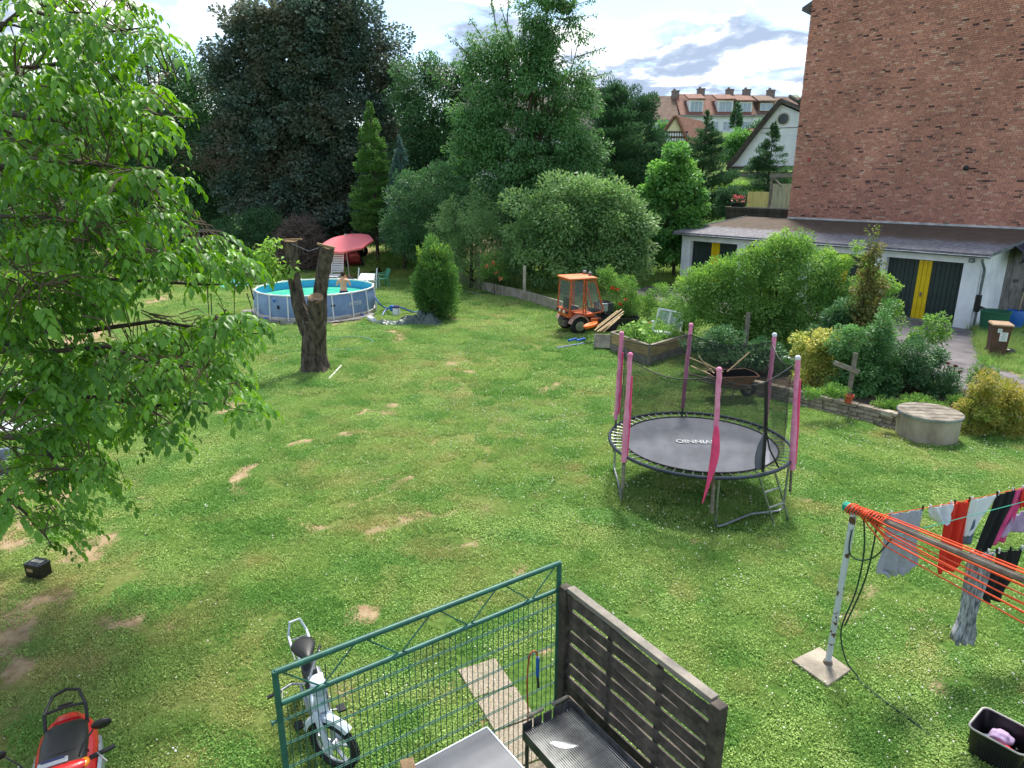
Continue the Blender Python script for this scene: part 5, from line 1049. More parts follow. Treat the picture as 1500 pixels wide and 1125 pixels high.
# ================================================================== TRAMPOLINE
def text_mesh(cu):
    o = bpy.data.objects.new(cu.name, cu); col.objects.link(o); bpy.context.view_layer.update(); dg = bpy.context.evaluated_depsgraph_get(); me = bpy.data.meshes.new_from_object(o.evaluated_get(dg)); bpy.data.objects.remove(o); return me
def trampoline():
    c = V(3.17, 10.84, 0); t = thing('trampoline', 'round black trampoline with pink sleeved poles and dark safety net', 'trampoline', c); r = 1.5; zr = .85
    ring = [(r*math.cos(a), r*math.sin(a), zr) for a in np.linspace(0, 2*math.pi, 73)[:-1]]
    MB().tube(ring, .028, 10, closed=True).build('rim', M['tramp_frame'], t)
    mr = 1.28; d = MB(); n = 64; rings = []
    for q in (.0005, .15, .3, .45, .6, .75, .88, 1): rings.append([V(mr*q*math.cos(2*math.pi*k/n), mr*q*math.sin(2*math.pi*k/n), zr - .015 - .045*(1-q*q)) for k in range(n)])
    d.loft(rings[::-1], cap=False); mt = d.build('jumping_mat', M['mat_black'], t)
    MB().tube([(mr*math.cos(a), mr*math.sin(a), zr-.012) for a in np.linspace(0, 2*math.pi, 65)[:-1]], .016, 6, closed=True).build('mat_hem', M['plastic_black'], mt)
    # the worn word on the mat, upside down as seen from the house
    cu = bpy.data.curves.new('mat_lettering', 'FONT'); cu.body = 'MVINNIO'; cu.size = .2; cu.offset = .004; cu.extrude = .001; cu.align_x = 'CENTER'; cu.materials.append(mat('white_print', S('c3c7cc'), .6, bump=0))
    lt = bpy.data.objects.new('mat_lettering', text_mesh(cu)); col.objects.link(lt); lt.parent = mt; p = at(1020, 645, .8) - c; lt.location = (p.x, p.y, zr-.058 + .008); lt.rotation_euler = (0, 0, R(180-4)); lt.scale = (.85, 1.1, 1)
    zz = zr - .015 - .045*(1-((p.x**2+p.y**2)/mr**2)); lt.location.z = zz + .016
    sp = MB().tube([(mr+.005, 0, zr-.012), (mr+.03, 0, zr-.01), (r-.05, 0, zr-.002), (r-.01, 0, zr+.005)], [.006, .009, .009, .005], 5).mesh('spring', M['steel'])
    for k in range(60): inst('spring', sp, t, Matrix.Rotation(2*math.pi*k/60, 4, 'Z'))
    angs = [-96, -34, 27, 87, 147, 207]; tops = []; zt = 2.52
    lean = {0: (-.08, 0), 1: (-.14, 0), 2: (.0, .03), 3: (.06, .03), 4: (.04, 0), 5: (.02, .02)}
    for k, a in enumerate(angs):
        u = V(math.cos(R(a)), math.sin(R(a)), 0); p = u*(r+.045); lx, ly = lean[k]; top = p + V(lx, ly, zt - (.05 if k == 3 else 0)); tops.append(top)
        f = lambda z: p.lerp(top, 0) + V(lx, ly, 0)*(max(0, z-.5)/(zt-.5)) + V(0, 0, z)
        po = MB().tube([f(.32), f(zt-.03)], .021, 10).build('pole', M['steel_dull'], t)
        if k in (0, 5): MB().tube([f(.3), f(.75)], .03, 8).build('pole_foot_wood', M['greywood'], po)
        zs = {0: 1.35, 1: .72, 2: .9, 3: .93, 4: .95, 5: .78}[k]; K = 16; pts = []; rs = []
        for i in range(K+1):
            z = zs + (zt-zs)*i/K; pts.append(f(z) + V(random.gauss(0, .003), random.gauss(0, .003), 0)); rs.append(.035 + .006*random.random() + (.012 if k in (5, 1) and i < 8 else 0))
        MB().tube(pts, rs, 12).build('foam_sleeve', M['pink'], po)
        MB().ball(f(zt+.015), .045, 10, 6).build('pole_cap', M['cloth_white'] if k in (1, 2) else M['pink'], po)
        if k == 0:      # front sleeve has slipped open and hangs twisted to the left
            ww = MB(); rows = []
            for i in range(13):
                z = 1.72 - i*.105; w = .035 + .05*math.sin(min(1, i/8)*math.pi*.75); off = -.01 - .012*max(0, i-4)**1.25; tw_ = .25 + i*.12
                cc = f(z) + V(off, -.05, 0); rows.append([cc + V(-w*math.cos(tw_), w*.6*math.sin(tw_)-.01, 0), cc + V(w*math.cos(tw_), -w*.6*math.sin(tw_)-.01, 0), cc + V(w*math.cos(tw_), -w*.6*math.sin(tw_)+.02, 0), cc + V(-w*math.cos(tw_), w*.6*math.sin(tw_)+.02, 0)])
            ww.loft(rows); ww.build('open_sleeve', M['pink_hot'], po, sub=1, ang=60)
        if k in (5, 4, 1): MB().tube([f(zs+.1) + u*.0 + V(.04, -.02, 0), f(1.4) + V(.047, -.02, 0), f(2.2) + V(.045, -.02, 0)], [.016, .02, .012], 6).build('sleeve_lining', M['pink_hot'], po)
    # legs: three W frames
    for i, j in ((0, 1), (2, 3), (4, 5)):
        a, b2 = [V(math.cos(R(angs[q]+(3 if q in (i,) else -3)))*(r-.01), math.sin(R(angs[q]+(3 if q == i else -3)))*(r-.01), 0) for q in (i, j)]; m_ = (b2-a).normalized()
        MB().tube([a + V(0, 0, zr), a + V(0, 0, .12), a + V(0, 0, .05) + m_*.03, a + m_*.09 + V(0, 0, .025), a.lerp(b2, .5) + V(0, 0, .10), b2 - m_*.09 + V(0, 0, .025), b2 + V(0, 0, .05) - m_*.03, b2 + V(0, 0, .12), b2 + V(0, 0, zr)], .019, 10).build('leg_frame', M['steel'], t)
    # net: one thin mesh wall with sagging top, plus its top cord and zip flap
    nm = bpy.data.materials.new('net_mesh'); nm.use_nodes = True; nt = nm.node_tree; N = nt.nodes; L = nt.links; p = N['Principled BSDF']; p.inputs['Base Color'].default_value = (.012, .013, .016, 1); p.inputs['Roughness'].default_value = .8
    uvn = N.new('ShaderNodeTexCoord'); ns = N.new('ShaderNodeTexNoise'); ns.inputs['Scale'].default_value = 5; L.new(uvn.outputs['Object'], ns.inputs['Vector']); mr_ = N.new('ShaderNodeMapRange'); L.new(ns.outputs[0], mr_.inputs[0]); mr_.inputs[1].default_value = .3; mr_.inputs[2].default_value = .7; mr_.inputs[3].default_value = .36; mr_.inputs[4].default_value = .48; L.new(mr_.outputs[0], p.inputs['Alpha'])
    net = MB(); K = 14; topline = []; rows_t = []
    order = [0, 1, 2, 3, 4, 5]; colsT = []; colsB = []
    for q in range(6):
        A_, B_ = tops[q], tops[(q+1) % 6]
        for s in range(K):
            f_ = s/K; sag = (.22 if q == 0 else .14)*math.sin(math.pi*f_); T_ = A_.lerp(B_, f_) ; T_ = V(T_.x*.965, T_.y*.965, T_.z - .1 - sag); a0, a1 = R(angs[q]), R(angs[q]) + R(60)*1
            a = a0 + (a1-a0)*f_; Bm = V(1.36*math.cos(a), 1.36*math.sin(a), zr+.0); colsT.append(T_); colsB.append(Bm)
    nn = len(colsT); rows = 9
    for j in range(rows):
        g = j/(rows-1)
        for k in range(nn):
            v = colsB[k].lerp(colsT[k], g); w = .02*math.sin(k*1.7 + j) * math.sin(g*math.pi); net.v.append(tuple(v*1.0 + V(v.x, v.y, 0).normalized()*w))
    gap = K*0 + 9
    for j in range(rows-1):
        for k in range(nn):
            if k in (gap,) and j < 5: continue
            net.f.append((j*nn+k, j*nn+(k+1) % nn, (j+1)*nn+(k+1) % nn, (j+1)*nn+k))
    net.build('safety_net', nm, t, ang=60)
    MB().tube(colsT, .008, 5, closed=True).build('net_top_cord', M['plastic_black'], t)
    p0_, p1_ = colsT[gap], colsB[gap]; mid = p0_.lerp(p1_, .55)
    MB().beam(p0_, mid, .05, .012, up=(0, 1, 0)).beam(mid, p1_ + V(-.05, -.03, -.04), .045, .012, up=(0, 1, 0)).build('zip_band', M['plastic_black'], t)
    MB().tube([mid, mid.lerp(p1_, .5) + V(.06, 0, 0), p1_ + V(.22, .05, 0), colsB[gap+3] + V(0, 0, .0)], .014, 6).build('flap_edge', M['plastic_black'], t)
    fl = MB(); rows = []
    for i in range(7): g = i/6; q = mid.lerp(p1_ + V(-.08, 0, -.02), g); w = .01 + .1*math.sin(g*2.4); rows.append([q + V(-w, 0, 0), q + V(w*.3, .0, 0), q + V(w*.3, .01, 0), q + V(-w, .01, 0)])
    fl.loft(rows); fl.build('flap', M['cloth_grey'], t, ang=60)
    # ladder
    l = [at(1113, 692, .85) - c, at(1133, 688, .85) - c]; f0 = at(1135, 770) - c; f1 = at(1152, 763) - c; ld = MB()
    la = [at(1111, 694, .87) - c, at(1134, 687, .87) - c]; lb = [at(1134, 769) - c, at(1155, 761) - c]
    for a, b2 in zip(la, lb): MB().tube([a, b2], .016, 8).build('rail', M['steel'], t)
    for g in (.02, .36, .66): MB().tube([la[0].lerp(lb[0], g), la[1].lerp(lb[1], g)], .015, 8).build('rung', M['steel'], t)
trampoline()

# ================================================================== WASHING LINES
ZB = 1.9; BT = V(3.47, 6.27, ZB); BE = at(1500, 849, ZB); BD = (BE-BT).normalized(); BFAR = BT + BD*4.2
def onseg(a, b, px):
    lo, hi = 0.0, 1.0
    def pxo(p): z = p.y*math.cos(PITCH) - (p.z-CAMH)*math.sin(PITCH); return 750 + FOC*p.x/z
    for _ in range(40):
        m_ = (lo+hi)/2
        if pxo(a.lerp(b, m_)) < px: lo = m_
        else: hi = m_
    return a.lerp(b, lo)
def washing():
    sl = [at(1160, 970), at(1200, 951), at(1246, 984), at(1212, 1008)]; 
    s = MB().loft([[p + V(0, 0, z) for p in sl] for z in (-.02, .035)]).build('paving_slab', M['concrete'], bevel=.008); tag(s, 'flat grey concrete slab on the lawn holding the washing pole', 'slab')
    b = at(1212, 975); t = thing('washing_pole', 'white painted rusty pole with long horizontal pipe arm for washing lines', 'washing pole', (b.x, b.y, .035))
    m = mat('chipped_white_paint', S('c3cbd2'), .5, c2=S('b5bcc2'), scale=3); nt = m.node_tree; N = nt.nodes; L = nt.links; p = N['Principled BSDF']; old = p.inputs['Base Color'].links[0].from_socket
    tc = N.new('ShaderNodeTexCoord'); n = N.new('ShaderNodeTexNoise'); n.inputs['Scale'].default_value = 9; n.inputs['Detail'].default_value = 7; L.new(tc.outputs['Object'], n.inputs['Vector']); mr = N.new('ShaderNodeMapRange'); L.new(n.outputs[0], mr.inputs[0]); mr.inputs[1].default_value = .57; mr.inputs[2].default_value = .60
    mx = N.new('ShaderNodeMix'); mx.data_type = 'RGBA'; L.new(mr.outputs[0], mx.inputs[0]); L.new(old, mx.inputs[6]); mx.inputs[7].default_value = (*S('5a3d2c'), 1); L.new(mx.outputs[2], p.inputs['Base Color'])
    o = V(b.x, b.y, .035); MB().tube([V(0, 0, 0), BT - o + V(0, 0, -.03)], .032, 14).build('pole', m, t); MB().lathe([(.05, 0), (.045, .03), (.03, .04)], n=14).build('rust_collar', M['steel_dull'], t)
    MB().tube([BT - o - BD*.1, BFAR - o], .032, 12).build('arm', M['weathered'], t)
    MB().tube([BFAR - o, V(BFAR.x-o.x, BFAR.y-o.y, 0)], .03, 10).build('pole', m, t)
    # orange lines wound round the arm
    ol = MB(); g = 'orange washing lines gathered along the pipe arm'
    sideV = V(-BD.y, BD.x, 0)
    for k, (dz, ds, sag) in enumerate([(.05, .01, -.02), (.06, -.03, 0), (.02, -.05, .05), (-.02, .06, .07), (-.06, .03, .10), (-.10, -.03, .12), (-.12, -.05, .19), (-.14, .02, .22), (-.16, -.04, .24), (.05, .04, -.01), (-.08, .07, .2)]):
        pts = []
        for i in range(15):
            s_ = i/14*2.6; f_ = i/14; e = min(1, s_/1.7)**.9*1.25; w = min(1, s_/.35)
            pts.append(BT + BD*s_ + V(0, 0, .035 + (dz-.035)*w - sag*e*.7) + sideV*(.034*math.cos(k) + ds*w))
        c = MB().tube(pts, .0065, 6).build('washing_line', M['orange_line']); tag(c, ('first (topmost)', 'second', 'third', 'fourth', 'fifth', 'sixth', 'seventh', 'eighth', 'lowest', 'topmost tight', 'inner')[k] + ' orange washing line along the grey pipe arm', 'washing line', g)
    wr = MB()
    for k in range(14):
        s_ = -.06 + k*.028; a = np.linspace(0, 2*math.pi, 13)[:-1]; u = BD.cross(V(0, 0, 1)).normalized(); wv = u.cross(BD); R_ = .05 + .012*math.sin(k)
        wr.tube([BT + BD*(s_ + .02*math.sin(x)) + u*R_*math.cos(x) + wv*R_*math.sin(x) for x in a], .0065, 6, closed=True)
    tag(wr.build('line_windings', M['orange_line']), 'orange line wound round the joint at the top of the washing pole', 'washing line')
    gw = MB()
    for k in range(5):
        u = BD.cross(V(0, 0, 1)).normalized(); wv = u.cross(BD); gw.tube([BT - BD*(.1 - .012*k) + u*.045*math.cos(x) + wv*.045*math.sin(x) for x in np.linspace(0, 2*math.pi, 11)[:-1]], .008, 5, closed=True)
    gw.tube([BT + BD*1.52 + sideV*.035*math.cos(x) + V(0, 0, .035*math.sin(x)) for x in np.linspace(0, 2*math.pi, 11)[:-1]], .006, 5, closed=True)
    tag(gw.build('green_knot', M['rope_green']), 'green string knotted round the end of the washing pole arm', 'string')
    # hose hanging from the pole
    h = [BT + V(.05, -.1, -.02), BT + V(.1, -.12, -.4), V(b.x+.12, b.y-.1, 1.0), V(b.x+.02, b.y-.12, .55), V(b.x+.1, b.y-.16, .2), V(b.x+.22, b.y-.2, .04), at(1262, 1000, .02), at(1300, 1030, .02), at(1335, 1055, .02), at(1362, 1077, .015)]
    def smoothp(P, n=5):
        out = []
        for i in range(len(P)-1):
            p0, p1, p2, p3 = P[max(0, i-1)], P[i], P[i+1], P[min(len(P)-1, i+2)]
            for k in range(n): s = k/n; out.append(.5*((2*p1) + (p2-p0)*s + (2*p0-5*p1+4*p2-p3)*s*s + (3*p1-p0-3*p2+p3)*s**3))
        return out + [P[-1]]
    globals()['smoothp'] = smoothp
    mb = MB().tube(smoothp(h), .0085, 7); mb.tube(smoothp([BT + V(.14, -.2, -.02), BT + V(.13, -.2, -.5), V(b.x+.14, b.y-.14, 1.0), V(b.x+.05, b.y-.12, .6)]), .0085, 7)
    mb.tube(smoothp([BT + V(.0, -.02, -.2), BT + V(-.03, -.08, -.42), BT + V(.05, -.12, -.5), BT + V(.17, -.2, -.42), BT + V(.25, -.3, -.15)]), .008, 7)
    tag(mb.build('garden_hose', M['hose']), 'thin dark green hose hanging from the washing pole and trailing over the grass', 'hose')
    # the two lines with clothes
    A0 = onseg(BT, BFAR, 1276); A1 = at(1500, 709, ZB); A1 = A0 + (A1-A0)*1.5
    B0 = BT.lerp(BFAR, 0) + (onseg(BT, BFAR, 1408) - BT); B1 = at(1500, 796, ZB-.02); B1 = B0 + (B1-B0)*2.2
    for k, (a, c, lab, mm) in enumerate(((A0, A1, 'orange washing line carrying the grey shirt and red trousers', 'orange_line'), (B0, B1, 'washing line carrying the striped trousers nearest the basket', 'hose'))):
        n = 12; pts = [a.lerp(c, i/n) + V(0, 0, -.05*math.sin(math.pi*i/n)) for i in range(n+1)]
        tag(MB().tube(pts, .004, 5).build('clothes_line', M[mm]), lab, 'washing line')
    gl = [onseg(BT, BFAR, 1300) + V(0, 0, -.16), at(1500, 735, 1.8)]; gl[1] = gl[0] + (gl[1]-gl[0])*1.3
    tag(MB().tube(gl, .004, 5).build('green_line', M['rope_green']), 'thin green line running below the hung clothes', 'washing line')
    def sagp(a, c, p): s = (p-a).length/(c-a).length; return p + V(0, 0, -.05*math.sin(math.pi*s))
    def cloth(name, label, cat, a, c, px0, px1, prof, m, fold=.02, nf=3, pegs=2, hem=None, drift=0.0):
        """hung cloth: prof = [(drop, left, right)..] in metres and fractions of the top width"""
        p, q = sagp(a, c, onseg(a, c, px0)), sagp(a, c, onseg(a, c, px1)); d = q-p; W = d.length; d.normalize(); nrm = d.cross(V(0, 0, 1)).normalized(); t = thing(name, label, cat, p); n = 18
        V_ = []; K = len(prof); sub = 5; R0 = []
        for i in range(K-1):
            for k in range(sub): s = k/sub; R0.append([prof[i][j]*(1-s) + prof[i+1][j]*s for j in range(3)])
        R0.append(list(prof[-1])); R0 = [[a_*1.32, b_, c_] for a_, b_, c_ in R0]; H = R0[-1][0]; ph = random.uniform(0, 6)
        for dz, l, r in R0:
            g = dz/H; row = []
            for k in range(n+1):
                s = k/n; x = (l + (r-l)*s)*W; fo = 1.35*fold*(.4 + g)*math.sin(nf*2*math.pi*s + ph + g*1.3) + fold*.4*math.sin(nf*4.7*math.pi*s + ph*2 - g*3)
                row.append(d*(x + drift*g) + nrm*fo + V(0, 0, -dz - .012*math.sin(s*math.pi)*(1-g)))
            V_.append(row)
        mb = MB(); mb.v = [tuple(v) for r_ in V_ for v in r_]; nr = len(V_); mb.f = [(i*(n+1)+k, i*(n+1)+k+1, (i+1)*(n+1)+k+1, (i+1)*(n+1)+k) for i in range(nr-1) for k in range(n)]
        o = mb.build('cloth', m, t, ang=180); sm = o.modifiers.new('thick', 'SOLIDIFY'); sm.thickness = .004
        if hem:
            j = nr-2; mb = MB(); mb.v = [tuple(v - nrm*.004*sg) for r_ in V_[-3:] for v in r_ for sg in (1,)]; mb.f = [(i*(n+1)+k, i*(n+1)+k+1, (i+1)*(n+1)+k+1, (i+1)*(n+1)+k) for i in range(2) for k in range(n)]; h_ = mb.build('hem', hem, t, ang=180); s2 = h_.modifiers.new('thick', 'SOLIDIFY'); s2.thickness = .012; s2.offset = 0
        for k in range(pegs):
            e = p.lerp(q, (k+.04)/max(1, pegs-.9)) if pegs > 1 else p.lerp(q, .5)
            tag(MB().beam(e + V(0, 0, .03) + nrm*.006, e + V(0, 0, -.022) + nrm*.005, .008, .007).beam(e + V(0, 0, .03) - nrm*.006, e + V(0, 0, -.022) - nrm*.005, .008, .007).build('clothes_peg', M['plastic_black'] if k % 2 else M['white']), 'clothes peg holding the ' + name.replace('_', ' ') + ' on its washing line, ' + ('leftmost' if k == 0 else 'rightmost' if k == pegs-1 else ('second', 'third')[k-1] + ' from left'), 'clothes peg', 'clothes pegs on the washing lines')
        return t
    cloth('grey_shirt', 'pale grey marl t-shirt pegged upside down next to the washing pole', 'shirt', A0, A1, 1304, 1355, [(0, 0, 1), (.05, 0, 1), (.35, -.06, .98), (.42, -.14, 1.08), (.5, -.16, 1.1), (.52, .1, .9), (.56, .2, .8)], M['cloth_grey'], .02, 3)
    cloth('white_bra_top', 'small white top hanging in a curve between grey shirt and red trousers', 'clothing', A0, A1, 1362, 1402, [(0, 0, 1), (.04, .05, 1), (.1, .2, .96), (.15, .4, .8), (.165, .5, .65)], M['cloth_white'], .03, 2)
    cloth('red_trousers', 'long orange red trousers hanging behind the pipe arm', 'trousers', A0, A1, 1393, 1423, [(0, 0, 1), (.15, 0, 1.0), (.36, -.08, 1.02), (.55, -.12, 1.2), (.62, -.05, 1.0)], M['cloth_red'], .03, 2)
    cloth('white_towel', 'white cloth hanging askew right of the red trousers', 'cloth', A0, A1, 1424, 1464, [(0, 0, 1), (.1, 0, .85), (.2, 0, .6), (.3, .0, .35), (.33, .0, .2)], M['cloth_white'], .012, 2)
    cloth('slate_sock', 'small slate blue cloth hanging below the white cloth', 'cloth', A0, A1, 1424, 1440, [(.2, .1, 1), (.3, .1, 1.1), (.42, .2, 1.1)], M['cloth_slate'], .01, 1, 0)
    cloth('black_leggings', 'black leggings with purple hem hanging from the back line', 'leggings', A0, A1, 1463, 1487, [(0, 0, 1), (.15, -.12, .9), (.35, -.5, .55), (.55, -.85, .1), (.62, -.95, .05)], M['cloth_black'], .02, 1.5, hem=M['cloth_purple'])
    cloth('pink_leggings', 'dark pink leggings hanging beside the black leggings', 'leggings', A0, A1, 1484, 1503, [(0, 0, 1), (.15, -.2, .85), (.3, -.6, .5), (.48, -1.0, .05)], M['cloth_pink'], .02, 1.5)
    cloth('red_shirt', 'bright red top at the right end of the back line', 'clothing', A0, A1, 1498, 1530, [(0, 0, 1), (.1, -.05, 1), (.2, .1, .9)], M['cloth_red'], .02, 2)
    cloth('lilac_cloth', 'lilac cloth hanging below the bright red top', 'cloth', A0, A1, 1496, 1530, [(.24, 0, 1), (.34, -.3, 1), (.42, -.5, 1)], M['cloth_lilac'], .02, 2, 0)
    ms = mat('striped_grey_cotton', S('aeb2ba'), .9, c2=S('5a5f6a'), scale=30, bump=.3, stretch=(1.6, 1.6, .35), detail=3)
    cloth('striped_trousers', 'grey black and white patterned trousers hanging long over the grass', 'trousers', B0, B1, 1424, 1462, [(0, 0, 1), (.15, 0, .95), (.35, .0, .8), (.55, .05, .72), (.66, -.05, .85), (.72, .0, .75)], ms, .035, 3, 4)
    cloth('black_shirt', 'black top hanging right of the patterned trousers', 'clothing', B0, B1, 1464, 1500, [(0, 0, 1), (.1, .0, 1), (.25, -.25, .95), (.34, -.32, .7), (.4, -.1, .6)], M['cloth_black'], .02, 2, 3)
washing()
def basket():
    b = at(1470, 1070, .29); b.z = 0; t = thing('laundry_basket', 'black plastic laundry basket with pale rim standing on the lawn', 'basket', b, R(38))
    def rr(w, d, r, z, n=5): 
        pts = []
        for cx, cy, a0 in ((w-r, d-r, 0), (-w+r, d-r, 90), (-w+r, -d+r, 180), (w-r, -d+r, 270)):
            for k in range(n): a = R(a0 + 90*k/(n-1)); pts.append(V(cx + r*math.cos(a), cy + r*math.sin(a), z))
        return pts
    # measured against the photo: about 32 x 36 cm and 28 cm high
    w, d, h = .2, .22, .29
    MB().loft([rr(w*.86, d*.86, .05, 0), rr(w*.93, d*.93, .05, h*.5), rr(w, d, .06, h*.99), rr(w-.008, d-.008, .055, h*.99), rr(w*.93-.008, d*.93-.008, .05, h*.5), rr(w*.86-.008, d*.86-.008, .045, .01)]).build('body', M['plastic_black'], t)
    rim = rr(w+.004, d+.004, .06, h); MB().tube(rim, .009, 6, closed=True).build('rim', mat('pale_rim_plastic', S('a8a49c'), .5), t)
    sl = MB().box((0, 0, 0), (.004, .006, .16)).mesh('rib', M['rubber'])
    for s, ax in ((1, 0), (-1, 0), (1, 1), (-1, 1)):
        for k in range(14):
            u = -.12 + k*.0185; L = (u, s*(d*.955), .13) if ax == 0 else (s*(w*.955), u, .13); inst('rib', sl, t, loc=L)
    for s in (-1, 1): MB().box((0, s*(d+.001), h-.045), (.1, .012, .026)).build('handle_hole', M['cloth_red'] if s < 0 else LM['herb'] if 0 else M['grey_dark'], t, bevel=.008)
    def rag(name, lab, m, c, r, seed):
        rnd = random.Random(seed); mb = MB().ball((0, 0, 0), r, 18, 12); mb.v = [tuple(Vector(v)*(1 + .25*math.sin(9*v[0]/r[0]+seed)*math.cos(7*v[1]/r[1]) + rnd.uniform(-.12, .12))) for v in mb.v]; o = mb.build(name, m, ang=180, sub=1); o.location = t.matrix_basis @ V(*c); tag(o, lab, 'clothing')
    rag('lilac_rag', 'crumpled lilac cloth lying in the black laundry basket', M['cloth_lilac'], (.05, .02, .16), (.11, .09, .07), 3)
    rag('red_rag', 'crumpled red cloth at the bottom of the black laundry basket', M['cloth_red'], (-.09, -.06, .14), (.09, .08, .05), 5)
    rag('dark_rag', 'dark cloth under the lilac cloth in the laundry basket', M['cloth_slate'], (0, .03, .07), (.15, .16, .05), 8)
basket()

# ================================================================== GREEN FENCE, SCREEN, GRILL, TABLE
FL, FR = V(-1.56, 3.76, 0), V(.40, 5.10, 0)
def green_fence():
    d = FR-FL; L = d.length; rz = math.atan2(d.y, d.x); t = thing('green_mesh_fence', 'dark green metal mesh fence panel with zigzag top and double rods', 'fence', FL, rz); H = 2.0; z2 = 1.745; m = M['polegreen']
    for x in (0, L): MB().tube([(x, 0, -.1), (x, 0, H+.01)], .022, 12).build('post', m, t)
    MB().tube([(0, 0, H), (L, 0, H)], .022, 12).build('top_rail', m, t); MB().tube([(.02, 0, z2), (L-.02, 0, z2)], .02, 12).build('middle_rail', m, t)
    for k in range(4):
        x0 = L*k/4; x1 = L*(k+.5)/4; x2 = L*(k+1)/4
        MB().tube([(x0+.04, 0, H-.015), (x1-.01, 0, z2+.012)], .006, 6).build('zigzag_rod', m, t); MB().tube([(x1+.01, 0, z2+.012), (x2-.04, 0, H-.015)], .006, 6).build('zigzag_rod', m, t)
    n = int((L-.06)/.05); w = MB().tube([(0, 0, .05), (0, 0, z2-.01)], .0032, 6).mesh('vertical_wire', m)
    for k in range(n): inst('vertical_wire', w, t, loc=(.055 + k*.05, 0, 0))
    hw = MB().tube([(.02, 0, 0), (L-.02, 0, 0)], .004, 6).mesh('horizontal_wire', m)
    z = z2 - .14
    while z > .05:
        for s in (-1, 1): inst('horizontal_wire', hw, t, loc=(0, s*.0075, z))
        z -= .2
    MB().tube([(-.05, -.0, 1.62), (.02, 0, 1.62)], .012, 8).tube([(-.06, 0, 1.62), (-.05, 0, 1.62)], .02, 8).build('bracket', m, t)
    MB().tube([(L, 0, z2+.01), (L+.06, 0, z2+.02)], .01, 8).build('bracket', m, t)
green_fence()
def screen():
    a, b = V(.455, 5.03, 0), V(1.355, 3.68, 0); d = b-a; L = d.length; t = thing('wooden_louvre_screen', 'weathered dark wooden louvre fence panel beside the grill', 'fence', a, math.atan2(d.y, d.x)); H = 1.82
    for x in (0, L): MB().box((x, 0, H/2-.05), (.085, .085, H+.1)).build('post', M['oldwood'], t, bevel=.006)
    MB().box((L/2, .012, H-.005), (L-.09, .075, .045)).build('top_rail', M['greywood'], t, bevel=.004)
    n = 16; sp = (H-.06)/n; w = .08; me = []
    for v in range(3):
        M_ = Matrix.Rotation(R(-12+v*4), 3, 'X'); mb = MB(); N = 6; rows = []
        for i in range(N+1): x = -(L-.09)/2 + (L-.09)*i/N; s = .012*math.sin(i*1.1+v*2); rows.append([M_ @ V(x, y, z) + V(0, 0, s) for y, z in ((-.0085, -w/2), (.0085, -w/2), (.0085, w/2), (-.0085, w/2))])
        mb.loft(rows); me.append(mb.mesh('slat', M['oldwood']))
    for k in range(n): inst('slat', me[k % 3], t, Matrix.Translation((L/2, 0, -.0 + sp*(k+.5) + random.uniform(-.004, .004))) @ Matrix.Rotation(random.uniform(-.012, .012), 4, 'Y'))
    for x in (L*.33, L*.66): MB().box((x, .035, H/2), (.04, .025, H-.08)).build('stile', M['oldwood'], t)
    MB().box((L*.0+.066, .0, H-.12), (.03, .03, .15)).build('peg', M['oldwood'], t)
screen()
